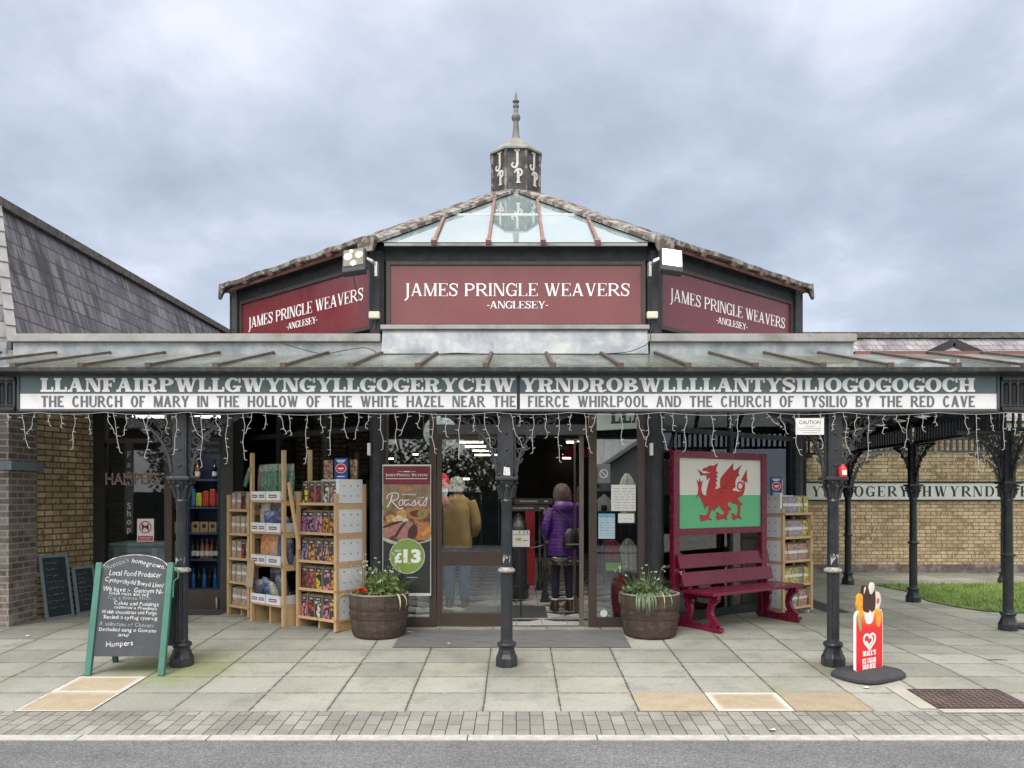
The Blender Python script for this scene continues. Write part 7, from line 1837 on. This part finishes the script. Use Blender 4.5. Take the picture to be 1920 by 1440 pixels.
t = thing('red_parasol', 'dark red parasol top under the strip light', 'parasol', W(1082, 842, 14.5), 0); MB().lathe([(.30, -.14), (.28, -.12), (.14, .03), (.01, .14)], 12).build('canopy', KR, t); MB().tube([(0, 0, .1), (0, 0, -2.35)], .02, 8).build('pole', IRON, t)
t = thing('hat_mannequin', 'mannequin head in red knitted hat and scarf beside the man', 'mannequin', (X(829, 10.2), 10.2, .10), 0)
MB().lathe([(.05, 1.42), (.06, 1.5), (.075, 1.56), (.07, 1.64)], 16).build('head', PAPER, t); MB().lathe([(.088, 1.60), (.095, 1.64), (.09, 1.72), (.05, 1.79), (.005, 1.80)], 18).build('hat', basic('bright_red_knit', (.50, .03, .03), .9, bmp=.4, bs=90), t, autosmooth=50); MB().lathe([(.08, 1.34), (.11, 1.40), (.09, 1.46), (.06, 1.50)], 16).build('scarf', basic('pink_scarf', (.45, .2, .2), .9, var=.5, vs=40), t, autosmooth=50); MB().lathe([(.14, 0), (.14, .02), (.015, .03), (.015, 1.4)], 12).build('stand', IRON, t)
# ------------------------------------------------------------------ farm shop contents
fz = thing('chest_freezer', 'pale green chest freezer behind the farm shop window', 'freezer', (X(256, 10.75), 10.75, .095), 0)
PG = basic('pale_green_enamel', S(176, 200, 190), .35, bmp=0); b = MB(); b.box(-.42, .42, 0, .6, 0, .72); b.build('body', PG, fz, bevel=.02); MB().box(-.44, .44, -.02, .62, .7205, .86).build('lid', basic('pale_green_lid', S(150, 182, 170), .3, bmp=0), fz, bevel=.02)
for x in (-.26, .26): MB().box(x-.035, x+.035, -.032, -.021, .55, .80).build('lid_hinge', basic('white_enamel', (.6, .62, .6), .4, bmp=0), fz)
t = thing('no_dogs_sign', 'white no dogs sign with red circle on the farm shop window', 'sign', W(273, 994, YS-.0), 0)
MB().box(-.11, .11, -.004, .0, -.15, .15).build('board', PAPER, t); RP = basic('sign_red', (.42, .04, .07), .5, bmp=0)
b = MB(); b.ribbon([(.075*math.cos(a), -.005, .04+.075*math.sin(a)) for a in [2*math.pi*i/28 for i in range(29)]], .014, (0, -.001, 0)); b.ribbon([(-.05, -.0065, .09), (.05, -.0065, -.01)], .012, (0, -.001, 0)); b.box(-.10, .10, -.0055, -.0041, -.14, -.075); b.build('symbol', RP, t)
b = MB(); b.prism([(x, -.005, z+.04) for x, z in ((-.045, -.04), (-.03, -.04), (-.025, -.01), (.02, -.01), (.03, -.04), (.045, -.04), (.04, .02), (.055, .04), (.03, .045), (.02, .02), (-.03, .02), (-.05, .04))], (0, -.0008, 0)); b.build('dog_figure', BLK, t)
b = MB(); b.box(-.085, .085, -.0065, -.0057, -.10, -.095); b.box(-.07, .07, -.0065, -.0057, -.12, -.115); b.build('small_print', PAPER, t)
yl = YS+.027
t = thing('window_lettering', 'blurred red and white neon style lettering on the farm shop window', 'window lettering', (0, yl, 0))
sans('HAMPERS', .155, x0=X(198, yl), fit=X(300, yl)-X(198, yl), z=Z(908, yl), y=-.0022, bold=.02).build('lettering_outline', basic('pale_letters', (.38, .35, .33), .8, var=.7, vs=30, bmp=0), t); sans('HAMPERS', .145, x0=X(200, yl), fit=X(299, yl)-X(200, yl), z=Z(907, yl), y=-.0034, bold=-.018).build('lettering', basic('red_letters', (.22, .06, .07), .7, bmp=0), t)
t = thing('window_lettering', 'pale vertical lettering down the dark strip of the farm shop window', 'window lettering', (0, yl, 0)); MB().box(X(234, yl), X(250, yl), -.0016, .0, Z(1000, yl), Z(830, yl)).build('strip', POSTK, t)
b = MB()
for ch, py in zip('Farm Shop', (858, 876, 892, 910, 0, 954, 968, 983, 998)):
    if ch != ' ': sans(ch, .085, xc=X(242, yl), z=Z(py, yl), y=-.0022, b=b, bold=.01)
b.build('lettering', basic('pale_grey_letters', (.38, .40, .40), .7, bmp=0), t)
t = thing('farm_name_sign', 'black sign with pale lettering above the farm shop doorway', 'sign', W(392, 836, YS-.03), 0); MB().box(-.22, .16, 0, .02, -.11, .11).build('board', BLK, t); sans('grown', .06, x0=-.10, fit=.22, z=.02, y=-.001).build('lettering', INK, t); sans('· Farm', .06, x0=-.13, fit=.25, z=-.075, y=-.001).build('lettering', INK, t)
NAVYP = basic('navy_shelf_paint', S(34, 48, 78), .5, var=.08, bmp=0)
yb = 11.35; su = thing('shop_shelving', 'navy painted shelving seen through the farm shop doorway', 'shelving', (0, yb, .095), 0); xa, xb = X(318, yb), X(412, yb)
MB().box(xa, xb, .30, .32, 0, 2.2).build('back_panel', NAVYP, su)
for x in (xa, (xa+xb)/2-.1, xb-.03): MB().box(x, x+.03, 0, .2995, 0, 2.2).build('upright', NAVYP, su)
SZ = [.18, .60, .98, 1.35, 1.75]
for z in SZ: MB().box(xa+.031, xb-.031, -.01, .299, z-.03, z).build('shelf', basic('shelf_edge_blue', S(58, 76, 108), .5, bmp=0), su)
GB = {k: basic('bottle_'+k, c_, .15, bmp=0) for k, c_ in (('blue', (.03, .16, .45)), ('dark', (.015, .012, .012)), ('pink', (.35, .12, .1)), ('amber', (.25, .09, .03)))}
BM = {}
def bottle(x, z, k, lab, lbl=True):
    t = thing('bottle', lab, 'bottle', (x, yb+.1, .095+z+.001), 0, 'bottles on the navy shelving')
    if k not in BM: BM[k] = MB().lathe([(.033, 0), (.035, .01), (.035, .15), (.028, .185), (.013, .21), (.012, .27), (.014, .275), (.013, .285)], 12).mesh('glass_body', GB[k], True)
    o = bpy.data.objects.new('glass_body', BM[k]); COL.objects.link(o); o.parent = t
    if lbl:
        if 'l' not in BM: BM['l'] = MB().lathe([(.0362, .04), (.0362, .11)], 12, cap=False).mesh('label', PAPER)
        o = bpy.data.objects.new('label', BM['l']); COL.objects.link(o); o.parent = t
n = 7
for k in range(n): bottle(xb-.50+k*.07, SZ[1], ('dark', 'dark', 'dark', 'pink', 'pink', 'amber', 'dark')[k], f'{ORD[k]} dark labelled bottle from the left, upper bottle shelf')
for k in range(6): bottle(xb-.50+k*.08, SZ[0], ('blue', 'blue', 'dark', 'blue', 'dark', 'blue')[k], f'{ORD[k]} blue or dark bottle from the left, lowest bottle shelf', False)
for k, c_ in enumerate(('amber', 'dark')): bottle(xb-.36+k*.25, SZ[4], c_, ('amber', 'dark')[k]+' bottle standing on the highest navy shelf')
KB = basic('kraft_box', (.38, .28, .17), .7, bmp=0); JM = MB().box(-.055, .055, 0, .1, 0, .15); JM.prism([(.03*math.cos(a), -.001, .09+.03*math.sin(a)) for a in [math.pi*i/8 for i in range(16)]], (0, -.0005, 0), 1); JM = JM.mesh('kraft_box', [KB, BLK])
for k in range(6): put(JM, 'kraft_box', Matrix.Identity(4), (xa+.1+k*.125, yb+.05, .095+SZ[2]+.001), f'{ORD[k]} brown card box from the left on the middle navy shelf', 'box', 'brown boxes on the navy shelving')
for k, c_ in enumerate(((.04, .09, .4), (.05, .12, .45), (.06, .2, .4), (.42, .5, .04), (.5, .05, .04), (.5, .07, .05), (.45, .05, .05))):
    o = MB().box(-.045, .045, 0, .08, 0, .20+.03*(k % 3)).build('snack_bag', basic('snack_bag_colour', c_, .35, var=.3, vs=20, bmp=0), bevel=.02); o.location = (xa+.09+k*.1, yb+.06, .095+SZ[3]+.001)
    tag(o, f'{["deep blue", "bright blue", "teal blue", "lime yellow", "red", "second red", "third red"][k]} snack bag on the fourth navy shelf', 'bag', 'bright bags on the navy shelving')
# ------------------------------------------------------------------ people
def skin(name, nodes, edges, mat, parent, root=0, sub=2):
    me = bpy.data.meshes.new(name); keys = list(nodes)
    me.from_pydata([nodes[k][0] for k in keys], [(keys.index(a), keys.index(b_)) for a, b_ in edges], []); me.materials.append(mat)
    o = bpy.data.objects.new(name, me); COL.objects.link(o); o.parent = parent
    sm = o.modifiers.new('skin', 'SKIN'); sm.use_smooth_shade = True; sm.branch_smoothing = .4
    for i, k in enumerate(keys):
        r = nodes[k][1]; me.skin_vertices[0].data[i].radius = r if isinstance(r, tuple) else (r, r)
    me.skin_vertices[0].data[root].use_root = True
    s = o.modifiers.new('sub', 'SUBSURF'); s.levels = s.render_levels = sub
    return o
SKINM = basic('skin', (.48, .27, .20), .55, var=.06, bmp=0)
def body(t, s, armpose):
    N = {'pelvis': ((0, 0, .90*s), (.115, .09)), 'waist': ((0, 0, 1.06*s), (.105, .08)), 'chest': ((0, .0, 1.26*s), (.115, .085)), 'neck': ((0, .01, 1.42*s), .052), 'jaw': ((0, .025, 1.49*s), (.062, .070)), 'head': ((0, .02, 1.57*s), (.078, .09)), 'crown': ((0, .015, 1.63*s), (.055, .065)), 'nose': ((0, .115, 1.535*s), .012)}
    E = [('pelvis', 'waist'), ('waist', 'chest'), ('chest', 'neck'), ('neck', 'jaw'), ('jaw', 'head'), ('head', 'crown'), ('head', 'nose')]
    for sd, k in ((-1, 'l'), (1, 'r')):
        el, wr = armpose[k]
        N[k+'sh'] = ((sd*.135, 0, 1.34*s), .048); N[k+'el'] = (el, .042); N[k+'wr'] = (wr, .028)
        d = (Vector(wr)-Vector(el)).normalized(); pm = Vector(wr)+d*.07; N[k+'pa'] = (tuple(pm), (.036, .020))
        E += [('chest', k+'sh'), (k+'sh', k+'el'), (k+'el', k+'wr'), (k+'wr', k+'pa')]
        side = d.cross(Vector((1, 0, 0))).normalized()
        for j, (o_, L) in enumerate(((-.026, .062), (-.009, .074), (.009, .07), (.025, .055))):
            a = pm+side*o_+d*.03; m_ = a+d*L*.5+Vector((-sd*.008, 0, 0)); e = m_+d*L*.5+Vector((-sd*.02, 0, 0))
            N[f'{k}f{j}a'] = (tuple(a), .0095); N[f'{k}f{j}b'] = (tuple(m_), .0085); N[f'{k}f{j}c'] = (tuple(e), .007)
            E += [(k+'pa', f'{k}f{j}a'), (f'{k}f{j}a', f'{k}f{j}b'), (f'{k}f{j}b', f'{k}f{j}c')]
        a = pm-side*.035-d*.03; N[k+'t1'] = (tuple(a), .011); N[k+'t2'] = (tuple(a-side*.02+d*.035), .009); E += [(k+'pa', k+'t1'), (k+'t1', k+'t2')]
        N[k+'hip'] = ((sd*.085, 0, .86*s), .095); N[k+'kn'] = ((sd*.092, .015, .47*s), .058); N[k+'ca'] = ((sd*.094, -.005, .32*s), .055); N[k+'an'] = ((sd*.095, -.01, .09), .038); N[k+'to'] = ((sd*.10, .13, .035), .036)
        E += [('pelvis', k+'hip'), (k+'hip', k+'kn'), (k+'kn', k+'ca'), (k+'ca', k+'an'), (k+'an', k+'to')]
        N[k+'ear'] = ((sd*.086, .01, 1.545*s), (.012, .022)); E.append(('head', k+'ear'))
    o = skin('body', N, E, SKINM, t)
    b = MB()
    for sd in (-1, 1): b.lathe([(.001, -.01), (.010, -.005), (.012, 0), (.010, .005), (.001, .01)], 8, c=(sd*.032, .098, 1.555*s))
    b.build('eyes', BLK, t, smooth=True); MB().tube([(-.022, .10, 1.495*s), (0, .106, 1.493*s), (.022, .10, 1.495*s)], .005, 6).build('mouth', KR, t)
    return o
def oval(cx, cy, z, rx, ry, n=40, wob=0.0, ph=0.0): return [(cx+rx*math.cos(a)*(1+wob*math.sin(5*a+ph)), cy+ry*math.sin(a)*(1+wob*math.sin(5*a+ph)), z) for a in [2*math.pi*i/n for i in range(n)]]
def coat(t, prof, sleeves, mat, quilt=0.0, per=.05, name='coat'):
    b = MB(); rg = []; z = prof[0][2]; zs = [p[2] for p in prof]
    n = int((zs[-1]-zs[0])/(.008 if quilt else .02))
    for i in range(n+1):
        z = zs[0]+(zs[-1]-zs[0])*i/n; k = max(j for j in range(len(zs)) if zs[j] <= z+1e-9); k = min(k, len(zs)-2); u = (z-zs[k])/(zs[k+1]-zs[k]); u = u*u*(3-2*u)
        cx, cy, rx, ry = (prof[k][j]*(1-u)+prof[k+1][j]*u for j in (0, 1, 3, 4)); g = quilt*(abs(math.sin(math.pi*z/per))**.6-.6)
        rg.append(oval(cx, cy, z, rx+g, ry+g, 36, .012 if quilt else .03, z*6))
    b.loft(rg)
    for pts, rs in sleeves:
        p = bez([(*a, r) for a, r in zip(pts, rs)], 16 if quilt else 6); rr = [q[3] for q in p]; dd = 0; out = []
        for i, q in enumerate(p):
            if i: dd += (Vector(q[:3])-Vector(p[i-1][:3])).length
            out.append(q[3]+quilt*(abs(math.sin(math.pi*dd/per))**.6-.6))
        b.tube([q[:3] for q in p], out, 16)
    return b.build(name, mat, t, smooth=True)
def hairmesh(t, s, prof, m, seed, name='hair'):
    q = random.Random(seed); b = MB(); rg = []
    for (z, cy, rx, ry) in prof: rg.append([(rx*math.cos(a)*(1+.05*math.sin(11*a+z*40)+q.uniform(-.03, .03)), cy+ry*math.sin(a)*(1+.05*math.sin(9*a+z*30)+q.uniform(-.03, .03)), z) for a in [2*math.pi*i/30 for i in range(30)]])
    b.loft(rg)
    pz_ = [p[0] for p in prof]
    for k in range(170):
        a = q.uniform(0, 6.28); i1 = q.randint(1, len(prof)-2); L = q.randint(1, max(1, i1)); pts = []
        for i in range(i1, max(-1, i1-L-1), -1):
            z, cy, rx, ry = prof[i]; aa = a+q.uniform(-.08, .08); pts.append((rx*1.04*math.cos(aa), cy+ry*1.04*math.sin(aa), z))
        if len(pts) > 1: b.tube(bez(pts, 3), [.0045*(1-.8*j/(3*len(pts)-2)) for j in range(3*(len(pts)-1)+1)], 4)
    return b.build(name, m, t, smooth=True)
PUR = basic('purple_quilted_nylon', (.060, .014, .145), .42, var=.15, vs=8, bmp=.25, bs=30); LEG = basic('navy_leggings', (.012, .012, .03), .8, bmp=0); BOOT = basic('brown_boot_leather', (.055, .022, .016), .4, var=.2, bmp=.1)
w = thing('person', 'woman in purple quilted coat and floral skirt seen from behind in the doorway', 'person', (X(1054, 10.33), 10.33, .10), R_(12)); s = .975
arms = {'l': ((-.205, .0, 1.10*s), (-.165, .16, .98*s)), 'r': ((.205, -.01, 1.10*s), (.165, .15, .95*s))}
body(w, s, arms)
coat(w, [(0, 0, .72, .185, .16), (0, 0, .82, .19, .165), (0, -.005, .98, .17, .15), (0, -.01, 1.16, .165, .14), (0, -.01, 1.28, .165, .13), (0, 0, 1.36, .135, .11), (0, .0, 1.42, .08, .08)], [([(-.13, 0, 1.32), (-.195, -.01, 1.18), (-.215, .01, 1.05), (-.175, .14, .95)], [.075, .069, .062, .05]), ([(.13, 0, 1.32), (.195, -.01, 1.18), (.215, .0, 1.05), (.175, .13, .92)], [.075, .069, .062, .05])], PUR, .005, .045)
b = MB(); b.loft([oval(0, -.075, 1.27, .10, .05, 20), oval(0, -.11, 1.33, .145, .075, 20), oval(0, -.085, 1.40, .13, .09, 20), oval(0, -.03, 1.45, .09, .08, 20)]); b.build('hood', PUR, w, smooth=True)
FLOR = flower_mat('floral_skirt', (.010, .010, .016), [(.30, .03, .04), (.4, .38, .34), (.02, .02, .03), (.02, .02, .03)], (.3, .2, .05), 5.5, top=False)
MB().loft([oval(0, 0, z, .175-.01*u, .15-.01*u, 36, .05, 1) for z, u in ((.60, 0), (.66, .2), (.74, 1))]).build('skirt', FLOR, w, smooth=True)
N = {'p': ((0, 0, .80), (.12, .10))}; E = []
for sd, k in ((-1, 'l'), (1, 'r')):
    N[k+'h'] = ((sd*.083, 0, .78), .09); N[k+'k'] = ((sd*.09, .012, .46), .062); N[k+'c'] = ((sd*.092, -.006, .32), .060); N[k+'a'] = ((sd*.094, -.01, .13), .044); E += [('p', k+'h'), (k+'h', k+'k'), (k+'k', k+'c'), (k+'c', k+'a')]
skin('leggings', N, E, LEG, w)
for sd in (-1, 1):
    b = MB(); b.loft([oval(sd*.10, .035, .0, .052, .135, 20), oval(sd*.10, .035, .03, .054, .138, 20), oval(sd*.10, .03, .065, .05, .12, 20), oval(sd*.097, .0, .11, .05, .075, 20), oval(sd*.095, -.008, .14, .053, .062, 20), oval(sd*.095, -.008, .15, .05, .056, 20)]); b.build('boot', BOOT, w, smooth=True)
    MB().lathe([(.050, .148), (.052, .160), (.048, .166)], 16, c=(sd*.095, -.008, 0), cap=False).build('sock', PAPER, w)
hairmesh(w, s, [(1.36, -.02, .05, .05), (1.39, -.03, .09, .085), (1.44, -.025, .112, .105), (1.51, -.01, .115, .118), (1.57, .0, .105, .115), (1.62, .005, .085, .095), (1.655, .008, .05, .06), (1.668, .01, .01, .012)], basic('brown_grey_hair', (.055, .038, .028), .7, var=.5, vs=40, bmp=.6, bs=90), 3)
bp = thing('backpack', 'small black backpack worn by the woman in purple', 'bag', w.location+Vector((.09, -.20, .95)), R_(8))
rg = [[(x*1.0, y, z) for x, y, z in oval(0, -.05, z, rx, ry, 24)] for z, rx, ry in ((-.13, .07, .03), (-.12, .10, .055), (-.02, .105, .065), (.07, .085, .05), (.13, .05, .03), (.14, .02, .012))]
MB().loft(rg).build('bag', basic('black_nylon', (.012, .012, .014), .4, bmp=.2), bp, smooth=True); b = MB(); b.box(-.07, .07, -.118, -.10, -.07, -.055); b.build('zip', STEEL, bp); b = MB(); b.tube(bez([(.02, -.02, .13), (-.06, .0, .28), (-.16, .05, .38), (-.17, .16, .42)], 5), .012, 6); b.tube(bez([(.06, -.02, .11), (.10, .02, .26), (.08, .10, .40)], 5), .012, 6); b.build('strap', LEG, bp)
MUS = basic('mustard_jacket', (.33, .21, .075), .75, var=.15, vs=6, bmp=.2, bs=25); JEAN = basic('blue_denim', (.09, .14, .24), .85, var=.25, vs=14, bmp=.2)
m_ = thing('person', 'grey haired man in mustard jacket and jeans behind the door glass', 'person', (X(857, 10.67), 10.67, .10), R_(-6)); s = 1.06
body(m_, s, {'l': ((-.245, -.01, 1.15*s), (-.205, .13, .98*s)), 'r': ((.245, -.01, 1.15*s), (.205, .13, .98*s))})
coat(m_, [(0, 0, .80, .20, .15), (0, 0, .86, .205, .155), (0, -.01, 1.1, .20, .15), (0, -.015, 1.32, .21, .14), (0, -.01, 1.44, .175, .115), (0, 0, 1.52, .085, .085)], [([(-.175, 0, 1.42), (-.24, -.01, 1.25), (-.258, .0, 1.1), (-.215, .12, .98)], [.085, .076, .068, .052]), ([(.175, 0, 1.42), (.24, -.01, 1.25), (.258, .0, 1.1), (.215, .12, .98)], [.085, .076, .068, .052])], MUS, name='jacket')
N = {'p': ((0, 0, .90), (.115, .095))}; E = []
for sd, k in ((-1, 'l'), (1, 'r')):
    N[k+'h'] = ((sd*.088, 0, .84), .088); N[k+'k'] = ((sd*.10, .012, .48), .082); N[k+'c'] = ((sd*.10, -.0, .30), .078); N[k+'a'] = ((sd*.10, -.0, .08), .075); E += [('p', k+'h'), (k+'h', k+'k'), (k+'k', k+'c'), (k+'c', k+'a')]
    b = MB(); b.loft([oval(sd*.105, .04, .0, .052, .14, 20), oval(sd*.105, .04, .035, .054, .142, 20), oval(sd*.105, .03, .075, .048, .11, 20), oval(sd*.10, .0, .11, .045, .06, 20)]); b.build('shoe', BOOT, m_, smooth=True)
skin('jeans', N, E, JEAN, m_)
hairmesh(m_, s, [(1.55, -.03, .06, .05), (1.58, -.02, .092, .09), (1.65, -.005, .098, .108), (1.70, .0, .094, .105), (1.745, .005, .07, .08), (1.765, .01, .02, .03)], basic('grey_hair', (.40, .38, .35), .8, var=.3, vs=40, bmp=.6, bs=90), 4)
